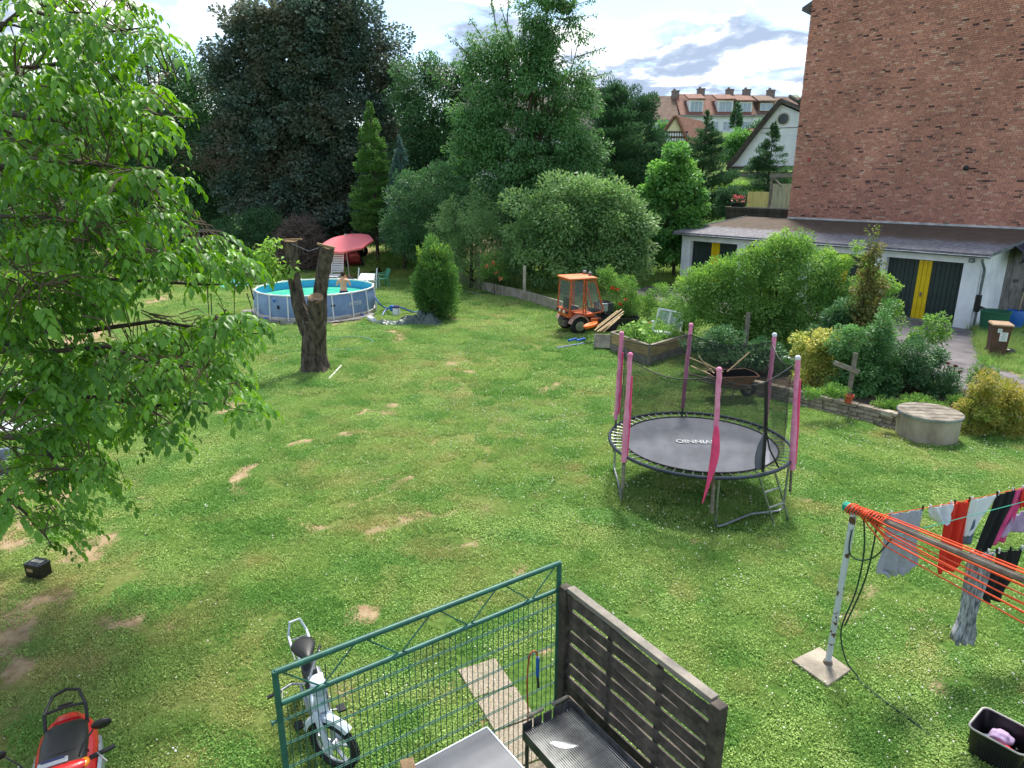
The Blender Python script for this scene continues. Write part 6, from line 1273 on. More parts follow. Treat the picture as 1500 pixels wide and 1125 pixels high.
def grill():
    c0 = V(.52, 4.74, 0); d = (V(1.355, 3.68, 0)-V(.455, 5.03, 0)).normalized(); s = V(-.82, -.57, 0).normalized(); rz = math.atan2(d.y, d.x)
    t = thing('charcoal_grill', 'sooty rectangular steel charcoal grill with long rods and wooden side handles', 'grill', c0 + V(-.02, -.0, 0), rz); L, W, Z = 1.15, .5, .9
    # local x away from the back corner along the screen, local y towards it
    sgn = -1 if (Matrix.Rotation(-rz, 3, 'Z') @ s).y < 0 else 1
    y1 = sgn*W
    def bx(x0, x1, ya, yb, z0, z1, m, name, bev=.003): MB().box(((x0+x1)/2, (ya+yb)/2, (z0+z1)/2), (abs(x1-x0), abs(yb-ya), z1-z0)).build(name, m, t, bevel=bev)
    bx(0, L, 0, y1, Z-.13, Z-.12, M['grillash'], 'tray')
    bx(0, L, -.003*sgn, .003*sgn, Z-.12, Z+.02, M['grilliron'], 'side_plate'); bx(0, L, y1-.003*sgn, y1+.003*sgn, Z-.12, Z-.03, M['grilliron'], 'side_plate')
    # the end plate is cut into teeth that carry the grate
    e = MB()
    for k in range(5):
        y = y1*(k+.5)/5; e.box((-.0, y, Z-.04), (.006, abs(y1)/5-.018, .13))
    e.box((0, y1/2, Z-.1), (.007, abs(y1), .05)); e.build('end_plate', M['grilliron'], t)
    rod = MB().tube([(.01, 0, 0), (L-.02, 0, 0)], .0034, 6).mesh('grate_rod', M['steel'])
    n = 27
    for k in range(n): inst('grate_rod', rod, t, loc=(0, y1*(k+.7)/(n+.6), Z-.045 + random.uniform(-.001, .001)))
    for x in (.06, .5, .95): MB().tube([(x, 0, Z-.052), (x, y1, Z-.052)], .004, 6).build('cross_rod', M['grilliron'], t)
    for ya in (.22, .72):
        MB().tube([(-.02, y1*ya-.08, Z+.05), (-.02, y1*ya+.08, Z+.05)], .014, 10).build('wooden_handle', M['weathered'], t)
        for q in (-.05, .05): MB().tube([(-.02, y1*ya+q, Z+.045), (.0, y1*ya+q, Z-.04), (.03, y1*ya+q, Z-.045)], .004, 6).build('handle_bracket', M['steel'], t)
    for x in (.03, L-.03):
        for y in (y1*.05, y1*.95): MB().tube([(x, y, 0), (x, y, Z-.12)], .016, 8).build('leg', M['grilliron'], t)
    f = MB(); rows = []
    for i in range(7): x = -.11 + i*.037; w = .035*math.sin((i+.6)/7*math.pi); rows.append([V(x, -w, .003), V(x, -w*.3, .012*random.random()+.006), V(x, w*.5, .01*random.random()+.006), V(x, w, .003), V(x, 0, 0)])
    f.loft(rows); o = f.build('foil_piece', M['foil'], ang=20); o.matrix_basis = Matrix.Translation(t.matrix_basis @ V(.3, y1*.62, Z-.04)) @ Matrix.Rotation(rz + R(50), 4, 'Z'); tag(o, 'crumpled piece of silver foil lying on the grill rods', 'foil')
    # gas torch hanging at the fence
    p = V(.22, 4.93, 0); q = thing('blowtorch', 'small blue weed burner torch with red hose hanging on the mesh fence by the grill', 'torch', p)
    MB().tube([(0, 0, 1.0), (.0, .0, 1.19)], .016, 10).build('handle', M['blue'], q); MB().tube([(.01, 0, .88), (0, 0, 1.0)], .012, 8).build('nozzle', M['grey_dark'], q)
    MB().tube(smoothp([V(0, 0, 1.19), V(-.02, 0, 1.25), V(-.07, -.02, 1.22), V(-.09, -.03, .95), V(-.08, -.05, .6), V(-.1, -.06, .2), V(-.06, -.1, .02)]), .007, 6).build('hose', mat('brick_red_hose', S('a84a2c'), .5), q)
grill()
def table():
    c = V(-.2, 4.40, 0); e1 = V(-.815, -.58, 0); rz = math.atan2(e1.y, e1.x); t = thing('garden_table', 'slate grey table top with white edge below the mesh fence', 'table', c, rz); L, W, Z = 1.5, .95, .95
    MB().box((L/2, W/2, Z-.014), (L, W, .026)).build('tabletop', M['table_top'], t, bevel=.004)
    for a, b in (((-.006, -.006, Z-.012), (L+.006, -.006, Z-.012)), ((-.006, -.006, Z-.012), (-.006, W+.006, Z-.012)), ((L+.006, 0, Z-.012), (L+.006, W, Z-.012)), ((0, W+.006, Z-.012), (L, W+.006, Z-.012))): MB().beam(a, b, .012, .03).build('edge_strip', M['white'], t)
    for x in (.08, L-.08):
        for y in (.08, W-.08): MB().box((x, y, (Z-.03)/2), (.05, .05, Z-.03)).build('leg', M['grey_dark'], t, bevel=.004)
    p = at(598, 1128, Z); tag(MB().box(p + V(0, 0, .025), (.1, .12, .05), rz=.3).build('wooden_block', M['cutwood'], bevel=.003), 'small brown wooden block on the corner of the slate grey table', 'block')
table()
M['pathgravel'] = mat('exposed_aggregate_slab', S('a59a88'), .95, c2=S('756a5c'), scale=60, bump=.9, bscale=90, dist=.01)
def path():
    a, b = at(752, 958), at(900, 1165); d = (b-a).normalized(); n = V(-d.y, d.x, 0); w = .42; L = (b-a).length; k = 0; s = 0; a = a - n*.12
    while s < L:
        for j in (0,):
            c = a + d*(s+.24) + n*(-.22 + j*.46 - .1) + V(random.gauss(0, .006), random.gauss(0, .006), .0)
            o = MB().box((0, 0, .0), (.46, .44, .05)).build('path_slab', M['pathgravel'], bevel=.006, loc=c + V(0, 0, random.uniform(.0, .008))); o.rotation_euler = (0, 0, math.atan2(d.y, d.x) + random.gauss(0, .01)); o['kind'] = 'structure'
        s += .48
path()
# ================================================================== MOPED, SCOOTER, BATTERY
def wheel(parent, c, r, tw, spokes=5, rim='scooter_grey', axis='Y', tyre='rubber', name='wheel', knob=0):
    A = Matrix.Rotation(R(90), 3, 'X')
    ty = MB(); n = 36; ty.tube([(math.cos(a)*(r-tw), 0, math.sin(a)*(r-tw)) for a in np.linspace(0, 2*math.pi, n+1)[:-1]], tw, 10, closed=True)
    if knob:
        for k in range(knob):
            a = 2*math.pi*k/knob; m_ = Matrix.Rotation(-a, 3, 'Y')
            for s in (-1, 1): ty.box(m_ @ V(r-.002, s*tw*.5, 0), (.012, tw*.5, 2*math.pi*r/knob*.45), M=m_ @ Matrix.Rotation(s*.4, 3, 'X'))
    w = ty.build(name, M[tyre], parent, loc=c)
    MB().tube([(math.cos(a)*(r-tw*1.95), 0, math.sin(a)*(r-tw*1.95)) for a in np.linspace(0, 2*math.pi, n+1)[:-1]], tw*.35, 8, closed=True).build('rim', M[rim], w)
    h = MB().lathe([(.02, -tw*1.1), (.045*r/.25, -tw*.8), (.045*r/.25, tw*.8), (.02, tw*1.1)], n=14, M=A)
    for k in range(spokes):
        a = 2*math.pi*k/spokes + .3; h.beam((.03*math.cos(a), 0, .03*math.sin(a)), ((r-tw*1.9)*math.cos(a), 0, (r-tw*1.9)*math.sin(a)), .018*r/.25, .03*r/.25, up=(0, 1, 0))
    h.build('spokes', M[rim], w); return w
def moped():
    f = at(487, 1090, .26); f.z = 0; st = at(455, 948, .82); st.z = 0; d = (f-st).normalized(); rear = st - d*.2; rz = math.atan2(d.y, d.x)
    t = thing('moped', 'small pale grey moped with black saddle parked behind the green mesh fence', 'moped', rear, 0, rot=(R(4), 0, rz)); wb = (f-rear).length + .02; m = M['moped_white']
    wheel(t, (0, 0, .25), .25, .033, 5, knob=40); fw = wheel(t, (wb, 0, .26), .26, .036, 5, knob=44)
    fm = MB(); rows = []
    for i in range(11):
        a = R(48 + i*11.5); c = V(wb + .315*math.cos(a), 0, .26 + .315*math.sin(a)); u = V(math.cos(a), 0, math.sin(a)); rows.append([c + V(0, y, 0) + u*z for y, z in ((-.042, -.04), (-.034, .0), (0, .014), (.034, .0), (.042, -.04), (.036, -.036), (.028, -.006), (0, .006), (-.028, -.006), (-.036, -.036))])
    fm.loft(rows); fm.build('front_mudguard', m, t)
    for s in (-1, 1):
        MB().tube([(wb, s*.07, .27), (wb-.05, s*.07, .5), (wb-.1, s*.055, .64)], [.03, .03, .02], 10).build('fork_leg', m, t)
        MB().box((wb+.0, s*.078, .3), (.09, .02, .15)).build('fork_cover', m, t, bevel=.02)
        MB().tube([(wb-.18, s*.03, .9), (wb-.2, s*.16, 1.0), (wb-.25, s*.27, .99)], .011, 8).build('handlebar', M['steel'], t)
        MB().tube([(wb-.24, s*.24, .99), (wb-.3, s*.34, .98)], .016, 8).build('grip', M['plastic_black'], t)
        MB().tube([(wb-.22, s*.24, 1.0), (wb-.16, s*.31, .99)], .006, 6).build('brake_lever', M['steel'], t)
        MB().tube([(.45, s*.05, .26), (.45, s*.17, .22)], .01, 8).build('pedal_arm', M['steel'], t); MB().box((.45, s*.2, .22), (.1, .08, .025)).build('pedal', M['plastic_black'], t, bevel=.006)
    MB().loft([[V(wb-.10+x, y, .60) for x, y in ((-.03, -.05), (.05, -.045), (.05, .045), (-.03, .05))], [V(wb-.14+x, y, .78) for x, y in ((-.04, -.06), (.05, -.055), (.05, .055), (-.04, .06))], [V(wb-.17+x, y, .9) for x, y in ((-.04, -.07), (.04, -.06), (.04, .06), (-.04, .07))]]).build('head_panel', m, t, bevel=.012)
    MB().ball((wb-.09, 0, .86), (.075, .075, .075), 16, 10).build('headlight', m, t); MB().lathe([(.03, 0), (.06, .01), (.055, .025), (.02, .03)], (wb-.035, 0, .86), 16, M=Matrix.Rotation(R(90), 3, 'Y')).build('lamp_glass', M['glass'], t)
    MB().lathe([(.014, 0), (.014, .004)], (wb-.055, 0, .7), 12, M=Matrix.Rotation(R(85), 3, 'Y')).build('round_badge', M['blue'], t)
    MB().tube([(wb-.16, 0, .72), (wb-.3, 0, .5), (.55, 0, .38), (.3, 0, .42), (.05, 0, .45)], [.045, .055, .07, .065, .04], 12).build('frame', m, t)
    MB().tube([(.28, 0, .4), (.2, 0, .62), (.17, 0, .78)], .022, 10).build('seat_post', M['steel'], t)
    MB().box((.4, 0, .3), (.26, .16, .2)).build('engine_cover', M['scooter_grey'], t, bevel=.03); MB().box((.22, -.085, .3), (.3, .03, .14)).build('chain_guard', M['scooter_grey'], t, bevel=.02)
    MB().tube([(.45, .09, .22), (.1, .12, .2), (-.2, .12, .24)], [.02, .035, .035], 10).build('exhaust', M['steel'], t)
    MB().box((.27, .0, .56), (.14, .13, .22)).build('side_box', M['grey_dark'], t, bevel=.02)
    sp = [(-.13, .02, -.01), (-.10, .115, 0), (0, .125, 0), (.08, .09, 0), (.17, .05, 0), (.21, .02, -.01)]; rows = []
    sr = MB(); prof = [(x, w) for x, w, _ in sp]
    for x, w in prof: rows.append([V(.16+x, w*math.cos(a), .82 + (.045 if a < math.pi else .035)*math.sin(a)*(min(1, w/.06))) for a in np.linspace(0, 2*math.pi, 15)[:-1]])
    sr.loft(rows); sr.build('saddle', M['seat_black'], t, sub=1, ang=180)
    MB().tube([(.02, -.09, .72), (-.2, -.09, .74), (-.24, -.05, .86), (-.24, .05, .86), (-.2, .09, .74), (.02, .09, .72)], .012, 8).build('grab_rail', M['moped_white'], t)
    rk = MB()
    for y in (-.09, 0, .09): rk.tube([(.05, y, .62), (-.28, y, .62)], .008, 6)
    rk.tube([(-.28, -.09, .62), (-.28, .09, .62)], .008, 6); rk.build('rack', M['steel'], t)
    rows = []; rm = MB()
    for i in range(11):
        a = R(20 + i*14); c = V(.305*math.cos(a), 0, .25 + .305*math.sin(a)); u = V(math.cos(a), 0, math.sin(a)); rows.append([c + V(0, y, 0) + u*z for y, z in ((-.055, -.04), (-.045, .0), (.045, .0), (.055, -.04), (.04, -.01), (-.04, -.01))])
    rm.loft(rows); rm.build('rear_mudguard', m, t)
    turn = Matrix.Translation((wb-.05, 0, 0)) @ Matrix.Rotation(R(38), 4, 'Z') @ Matrix.Translation((-wb+.05, 0, 0))
    for o in list(t.children):
        n_ = o.name.split('.')[0]
        if n_ in ('front_mudguard', 'fork_leg', 'fork_cover', 'handlebar', 'grip', 'brake_lever') or o is fw: o.matrix_local = turn @ Matrix.Translation(o.location)
    MB().tube([(wb-.2, .1, .97), (wb-.1, .06, .8), (wb-.05, .05, .6)], .005, 6).tube([(wb-.2, -.1, .97), (wb-.08, -.05, .8), (.6, -.04, .45)], .005, 6).build('cable', M['plastic_black'], t)
moped()
def scooter():
    rr = at(98, 1040, .86); hd = at(80, 1118, 1.02); d = V(hd.x-rr.x, hd.y-rr.y, 0).normalized(); rz = math.atan2(d.y, d.x)
    # local: x forward (towards the house), origin under the rear rack
    o = V(rr.x, rr.y, 0); t = thing('motor_scooter', 'red and silver motor scooter with long black seat at the bottom left corner', 'scooter', o, rz)
    def sec(x, z, w, h, n=18, p=2.6, zo=0):
        out = []
        for k in range(n):
            a = 2*math.pi*k/n; c, s = math.cos(a), math.sin(a); out.append(V(x, w*math.copysign(abs(c)**(2/p), c), z + h*math.copysign(abs(s)**(2/p), s)))
        return out
    t.scale = (1.08, 1.12, 1.02)
    b = MB().loft([sec(-.02, .72, .07, .04), sec(.02, .71, .13, .09), sec(.12, .68, .18, .13), sec(.3, .64, .20, .16), sec(.55, .6, .19, .17), sec(.78, .5, .15, .15), sec(.86, .42, .1, .1)]); b.build('rear_body', M['red'], t, ang=60)
    for s in (-1, 1):
        MB().loft([[V(x, s*(w+.02), z) for z in (z0, z1)] + [V(x, s*(w+.04), z) for z in (z1-.02, z0+.02)] for x, w, z0, z1 in ((.2, .165, .55, .68), (.45, .178, .5, .7), (.75, .15, .38, .62), (.88, .12, .33, .5))]).build('side_trim', M['scooter_grey'], t)
    MB().loft([sec(.10, .79, .10, .022), sec(.16, .80, .135, .045), sec(.32, .80, .15, .055), sec(.50, .79, .145, .055), sec(.62, .78, .135, .05), sec(.78, .76, .11, .04), sec(.84, .745, .08, .02)]).build('seat', M['seat_black'], t, ang=60)
    MB().tube([V(.47, .152*math.cos(a), .79 + .058*math.sin(a)) for a in np.linspace(-.2, math.pi+.2, 12)], .004, 5).build('seat_strap', M['plastic_black'], t)
    MB().tube([(.14, -.13, .78), (.06, -.13, .90), (-.10, -.085, .93), (-.14, 0, .935), (-.10, .085, .93), (.06, .13, .90), (.14, .13, .78)], .0125, 8).tube([(.05, -.125, .9), (.03, 0, .9), (.05, .125, .9)], .012, 8).tube([(.0, -.05, .9), (-.0, .05, .9)], .008, 8).build('luggage_rack', M['plastic_black'], t)
    MB().loft([sec(-.06, .73, .06, .035), sec(.0, .77, .08, .04), sec(.08, .79, .09, .03)]).build('tail_light', M['red'], t)
    MB().loft([sec(.8, .28, .16, .03), sec(1.25, .28, .17, .03)]).build('footboard', M['plastic_black'], t)
    MB().loft([[V(x, y, z) for x, y, z in ((1.22, -.2, .3), (1.22, .2, .3), (1.3, .2, .3), (1.3, -.2, .3))], [V(x, y, z) for x, y, z in ((1.16, -.22, .6), (1.16, .22, .6), (1.25, .2, .6), (1.25, -.2, .6))], [V(x, y, z) for x, y, z in ((1.08, -.13, .9), (1.08, .13, .9), (1.18, .1, .9), (1.18, -.1, .9))]]).build('leg_shield', M['red'], t, bevel=.02)
    tl = hd - o; hx = (Matrix.Rotation(-rz, 3, 'Z') @ V(tl.x, tl.y, 0)).x + .02
    hs = MB().loft([[V(hx + a*.07*w - abs(y)*.12 + .03, y, 1.0 + b*.045*w) for a, b in ((-1, -.6), (-.7, .7), (.1, 1), (.9, .4), (1, -.6), (0, -1))] for y, w in ((-.19, .45), (-.15, .8), (-.06, 1.1), (0, 1.15), (.06, 1.1), (.15, .8), (.19, .45))]); h = hs.build('handlebar_cover', M['red'], t, ang=50, sub=1)
    MB().box((hx-.03, 0, 1.047), (.05, .17, .014)).build('instrument_panel', M['scooter_grey'], h, bevel=.005); MB().box((hx-.05, 0, 1.052), (.018, .13, .012)).build('dark_stripe', M['navy'], h)
    for s in (-1, 1):
        MB().ball((hx-.0, s*.17, .995), (.045, .032, .025), 12, 8).build('turn_signal', M['indicator'], t)
        MB().tube([(hx-.03, s*.2, .99), (hx-.08, s*.34, .98)], .017, 10).build('grip', M['plastic_black'], t)
        MB().tube([(hx-.03, s*.14, 1.03), (hx-.05, s*.17, 1.1), (hx-.09, s*.24, 1.17)], .006, 6).build('mirror_stem', M['plastic_black'], t)
        MB().ball((0, 0, 0), (.02, .062, .04), 14, 8).build('mirror', M['plastic_black'], t, loc=(hx-.1, s*.29, 1.19), ang=180)
        MB().tube([(hx-.05, s*.24, 1.0), (hx+.05, s*.3, .98)], .006, 6).build('brake_lever', M['steel'], t)
    MB().tube([(hx, .1, 1.0), (hx+.06, .22, .9), (hx+.05, .18, .7)], .006, 6).build('cable', M['plastic_black'], t)
    wheel(t, (.25, 0, .22), .22, .05, 5); wheel(t, (1.45, 0, .22), .22, .05, 5)
scooter()
def battery():
    b = V(*at(58, 843)); t = thing('car_battery', 'black car battery lying on the grass under the walnut branches', 'battery', b, R(-16))
    MB().box((0, 0, .09), (.26, .17, .18)).build('case', M['plastic_black'], t, bevel=.006); MB().box((0, 0, .19), (.27, .18, .025)).build('lid', M['plastic_black'], t, bevel=.004)
    for s in (-1, 1): MB().lathe([(.012, 0), (.01, .025)], (s*.1, -.05, .2), 10).build('terminal', M['steel'], t)
    MB().box((-.01, .02, .206), (.16, .06, .01)).build('label', M['pool_grey'], t); MB().box((-.04, -.0865, .12), (.1, .003, .05)).build('label', M['rust'] if 'rust' in M else M['yellowwood'], t)
    MB().tube([(-.1, .06, .205), (-.1, .07, .225), (.1, .07, .225), (.1, .06, .205)], .006, 6).build('carry_handle', M['grey_dark'], t)
battery()
def trellis():
    b = at(8, 650); t = thing('white_lattice_bench', 'white metal lattice garden seat partly hidden behind the walnut leaves at left', 'bench', b, R(10)); m = M['white']
    for k in range(14): MB().tube([(-1 + .15*k, .0, .45), (-1 + .15*k, .25, 1.15)], .011, 6).build('bar', m, t)
    for z, y in ((.45, 0), (1.15, .25), (.8, .125)): MB().tube([(-1.05, y, z), (1.0, y, z)], .016, 8).build('rail', m, t)
    for k in range(5): MB().beam((-1.05, -.05-.1*k, .44), (1.0, -.05-.1*k, .44), .07, .02).build('seat_slat', m, t)
    for x in (-1, .95):
        for y in (0, -.48): MB().tube([(x, y, 0), (x, y, .44)], .016, 8).build('leg', m, t)
    tr = thing('round_tub', 'grey round tub standing beside the white lattice seat', 'tub', at(4, 690)); MB().lathe([(.3, 0), (.36, .3), (.38, .32), (.35, .3), (.29, .02)], n=24).build('body', M['zinc'], tr)
trellis()

# ================================================================== POOL
def pool():
    c = POOL_C; H = .98; r = 2.32; t = thing('swimming_pool', 'round above ground pool with grey blue wall, white frame and turquoise water', 'pool', c); n = 18
    def rg(rad, z, off=0): return [V(rad*math.cos(2*math.pi*(k+off)/n), rad*math.sin(2*math.pi*(k+off)/n), z) for k in range(n)]
    def ring2(rad, z): 
        K = n*4; return [V(rad*(1 + .008*math.cos(n*2*math.pi*k/K))*math.cos(2*math.pi*k/K), rad*(1 + .008*math.cos(n*2*math.pi*k/K))*math.sin(2*math.pi*k/K), z) for k in range(K)]
    MB().loft([ring2(r-.03, .13), ring2(r+.04, .4), ring2(r+.03, .7), ring2(r-.02, H-.03), ring2(r-.045, H-.03), ring2(r-.0, .7), ring2(r-.07, .13)], cap=False).build('wall', M['pool_wall'], t, ang=60)
    MB().loft([ring2(r+.03, .0), ring2(r+.05, .13), ring2(r-.02, .16), ring2(r-.1, .16)], cap=False).build('bottom_band', M['pool_grey'], t)
    MB().loft([ring2(r-.05, H-.03), ring2(r-.075, .5), ring2(r-.1, .04), ring2(.05, .03)], cap=False).build('liner', M['pool_inner'], t, ang=60)
    wm = bpy.data.materials.new('pool_water'); wm.use_nodes = True; nt = wm.node_tree; N = nt.nodes; L = nt.links; p = N['Principled BSDF']; p.inputs['Roughness'].default_value = .06; p.inputs['IOR'].default_value = 1.33
    g = N.new('ShaderNodeNewGeometry'); q = N.new('ShaderNodeTexNoise'); q.inputs['Scale'].default_value = 1.3; q.inputs['Detail'].default_value = 3; L.new(g.outputs['Position'], q.inputs['Vector']); rr = N.new('ShaderNodeValToRGB'); L.new(q.outputs[0], rr.inputs[0]); rr.color_ramp.elements[0].position = .38; rr.color_ramp.elements[0].color = (*S('45b48f'), 1); rr.color_ramp.elements[1].position = .62; rr.color_ramp.elements[1].color = (*S('63cf9a'), 1); L.new(rr.outputs[0], p.inputs['Base Color'])
    q2 = N.new('ShaderNodeTexNoise'); q2.inputs['Scale'].default_value = 7; L.new(g.outputs['Position'], q2.inputs['Vector']); b = N.new('ShaderNodeBump'); b.inputs['Strength'].default_value = .35; b.inputs['Distance'].default_value = .03; L.new(q2.outputs[0], b.inputs['Height']); L.new(b.outputs[0], p.inputs['Normal'])
    MB().loft([ring2(r-.075, .60), ring2(r-.074, .66)]).build('water', wm, t)
    for k in range(n):
        a0, a1 = 2*math.pi*k/n, 2*math.pi*(k+1)/n; p0 = V(r*math.cos(a0), r*math.sin(a0), H); p1 = V(r*math.cos(a1), r*math.sin(a1), H); d = (p1-p0)*.03
        MB().tube([p0+d, p1-d], .032, 10).build('top_rail', M['pool_white'], t)
        u = V(math.cos(a0), math.sin(a0), 0); MB().box(p0, (.11, .11, .09), rz=a0).build('rail_joint', M['pool_white'], t, bevel=.02)
        MB().tube([p0 + u*.02, V(u.x*(r+.09), u.y*(r+.09), .0)], .028, 10).build('leg', M['pool_white'], t)
    for px, py, w, h in ((408, 450, .07, .14), (490, 449, .16, .07)):
        q = atY(px, py, c.y - r*.95); a = math.atan2(q.y-c.y, q.x-c.x); MB().box((r*1.022*math.cos(a), r*1.022*math.sin(a), q.z), (.03, w, h), rz=a).build('rubber_patch', M['plastic_black'], t)
    a = math.atan2(-.85, .35); 
    for px, py in ((403, 440),): q = atY(px, py, c.y-r*.93); a2 = math.atan2(q.y-c.y, q.x-c.x); MB().lathe([(.03, 0), (.06, .01), (.06, .03), (.03, .04)], (r*1.03*math.cos(a2), r*1.03*math.sin(a2), q.z), 12, M=Matrix.Rotation(a2, 3, 'Z') @ Matrix.Rotation(R(90), 3, 'Y')).build('valve', M['blue'], t)
    # the name on the wall panel at right
    cu = bpy.data.curves.new('wall_lettering', 'FONT'); cu.body = 'INTEX'; cu.size = .22; cu.extrude = .002; cu.align_x = 'CENTER'; cu.materials.append(M['pool_white'])
    lt = bpy.data.objects.new('wall_lettering', text_mesh(cu)); col.objects.link(lt); lt.parent = t; aa = R(-37); lt.location = ((r+.065)*math.cos(aa), (r+.065)*math.sin(aa), .5); lt.rotation_euler = (R(92), 0, aa + R(90))
    # slabs the pool stands on
    sm = [MB().box((0, 0, 0), (w, d, .05)).mesh('slab', M['slab']) for w, d in ((.5, .3), (.4, .4), (.7, .25))]
    for k in range(34):
        a = R(178 + k*5.6) if k < 26 else R(-25 - (k-26)*4); rad = r + .2 + .16*(k % 2) + random.uniform(-.05, .08)
        if R(250) < a < R(285) and k % 3: continue
        o = bpy.data.objects.new('ground_slab', sm[k % 3]); col.objects.link(o); o.location = (c.x + rad*math.cos(a), c.y + rad*math.sin(a), .028 + .012*(k % 2)); o.rotation_euler = (random.gauss(0, .015), random.gauss(0, .015), a + R(90) + random.gauss(0, .15)); tag(o, 'grey stone slab laid around the foot of the pool', 'slab', 'slabs laid around the foot of the pool')
pool()
def person_in_pool():
    h = atY(502, 405, POOL_C.y-1.3); top = h.z; b = V(h.x, h.y, top - 1.68)
    b.z = max(.05, b.z); t = thing('person', 'person in navy swimming trunks standing in the pool, back turned, hands at face', 'person', b, R(6))
    S_ = [( 0, 0, .93, .135, .10),   #0 pelvis
          (0, .0, 1.08, .125, .09), (0, .0, 1.25, .145, .10), (0, 0, 1.38, .15, .09), (0, .01, 1.46, .055, .055), (0, .03, 1.53, .075, .085), (0, .03, 1.62, .075, .09),
          (-.09, 0, .84, .085, .085), (-.10, .01, .48, .055, .06), (-.10, -.02, .1, .038, .04), (-.10, .10, .03, .035, .025),
          (.09, 0, .84, .085, .085), (.10, .01, .48, .055, .06), (.10, -.02, .1, .038, .04), (.10, .10, .03, .035, .025),
          (-.18, 0, 1.38, .05, .05), (-.27, .08, 1.17, .04, .04), (-.12, .23, 1.40, .028, .028), (-.07, .22, 1.49, .026, .016),
          (.18, 0, 1.38, .05, .05), (.27, .08, 1.17, .04, .04), (.12, .23, 1.40, .028, .028), (.07, .22, 1.49, .026, .016)]
    E_ = [(0, 1), (1, 2), (2, 3), (3, 4), (4, 5), (5, 6), (0, 7), (7, 8), (8, 9), (9, 10), (0, 11), (11, 12), (12, 13), (13, 14), (3, 15), (15, 16), (16, 17), (17, 18), (3, 19), (19, 20), (20, 21), (21, 22)]
    for s, base in ((-1, 18), (1, 22)):
        for k in range(5):
            x = s*.07 + (k-2)*.018*s; l = (.05, .07, .075, .07, .055)[k]; S_ += [(x, .215, 1.53, .009, .009), (x*.95, .20, 1.49 + l, .008, .008)]; E_ += [(base, len(S_)-2), (len(S_)-2, len(S_)-1)]
    me = bpy.data.meshes.new('body'); me.from_pydata([s[:3] for s in S_], E_, []); me.materials.append(M['skin']); o = bpy.data.objects.new('body', me); col.objects.link(o); o.parent = t
    sk = o.modifiers.new('skin', 'SKIN'); sv = me.skin_vertices[0].data
    for i, s in enumerate(S_): sv[i].radius = (s[3], s[4])
    sv[0].use_root = True; sk.use_smooth_shade = True; sb = o.modifiers.new('sub', 'SUBSURF'); sb.levels = 2; sb.render_levels = 2
    MB().ball((0, .015, 1.645), (.088, .10, .085), 16, 10).ball((0, -.02, 1.59), (.075, .07, .07), 14, 8).build('hair', M['hair'], t, ang=180)
    for s in (-1, 1): MB().ball((s*.083, .03, 1.57), (.012, .02, .03), 8, 6).build('ear', M['skin'], t)
    MB().loft([[V(w*math.cos(a), d*math.sin(a), z) for a in np.linspace(0, 2*math.pi, 17)[:-1]] for w, d, z in ((.155, .12, .99), (.165, .13, .93), (.17, .135, .84), (.02, .02, .82))]).build('swimming_trunks', M['navy'], t, ang=60)
    for s in (-1, 1): MB().loft([[V(s*.09 + w*math.cos(a), w*math.sin(a), z) for a in np.linspace(0, 2*math.pi, 15)[:-1]] for w, z in ((.105, .86), (.1, .7), (.095, .62))]).build('trunk_leg', M['navy'], t, ang=60)
person_in_pool()
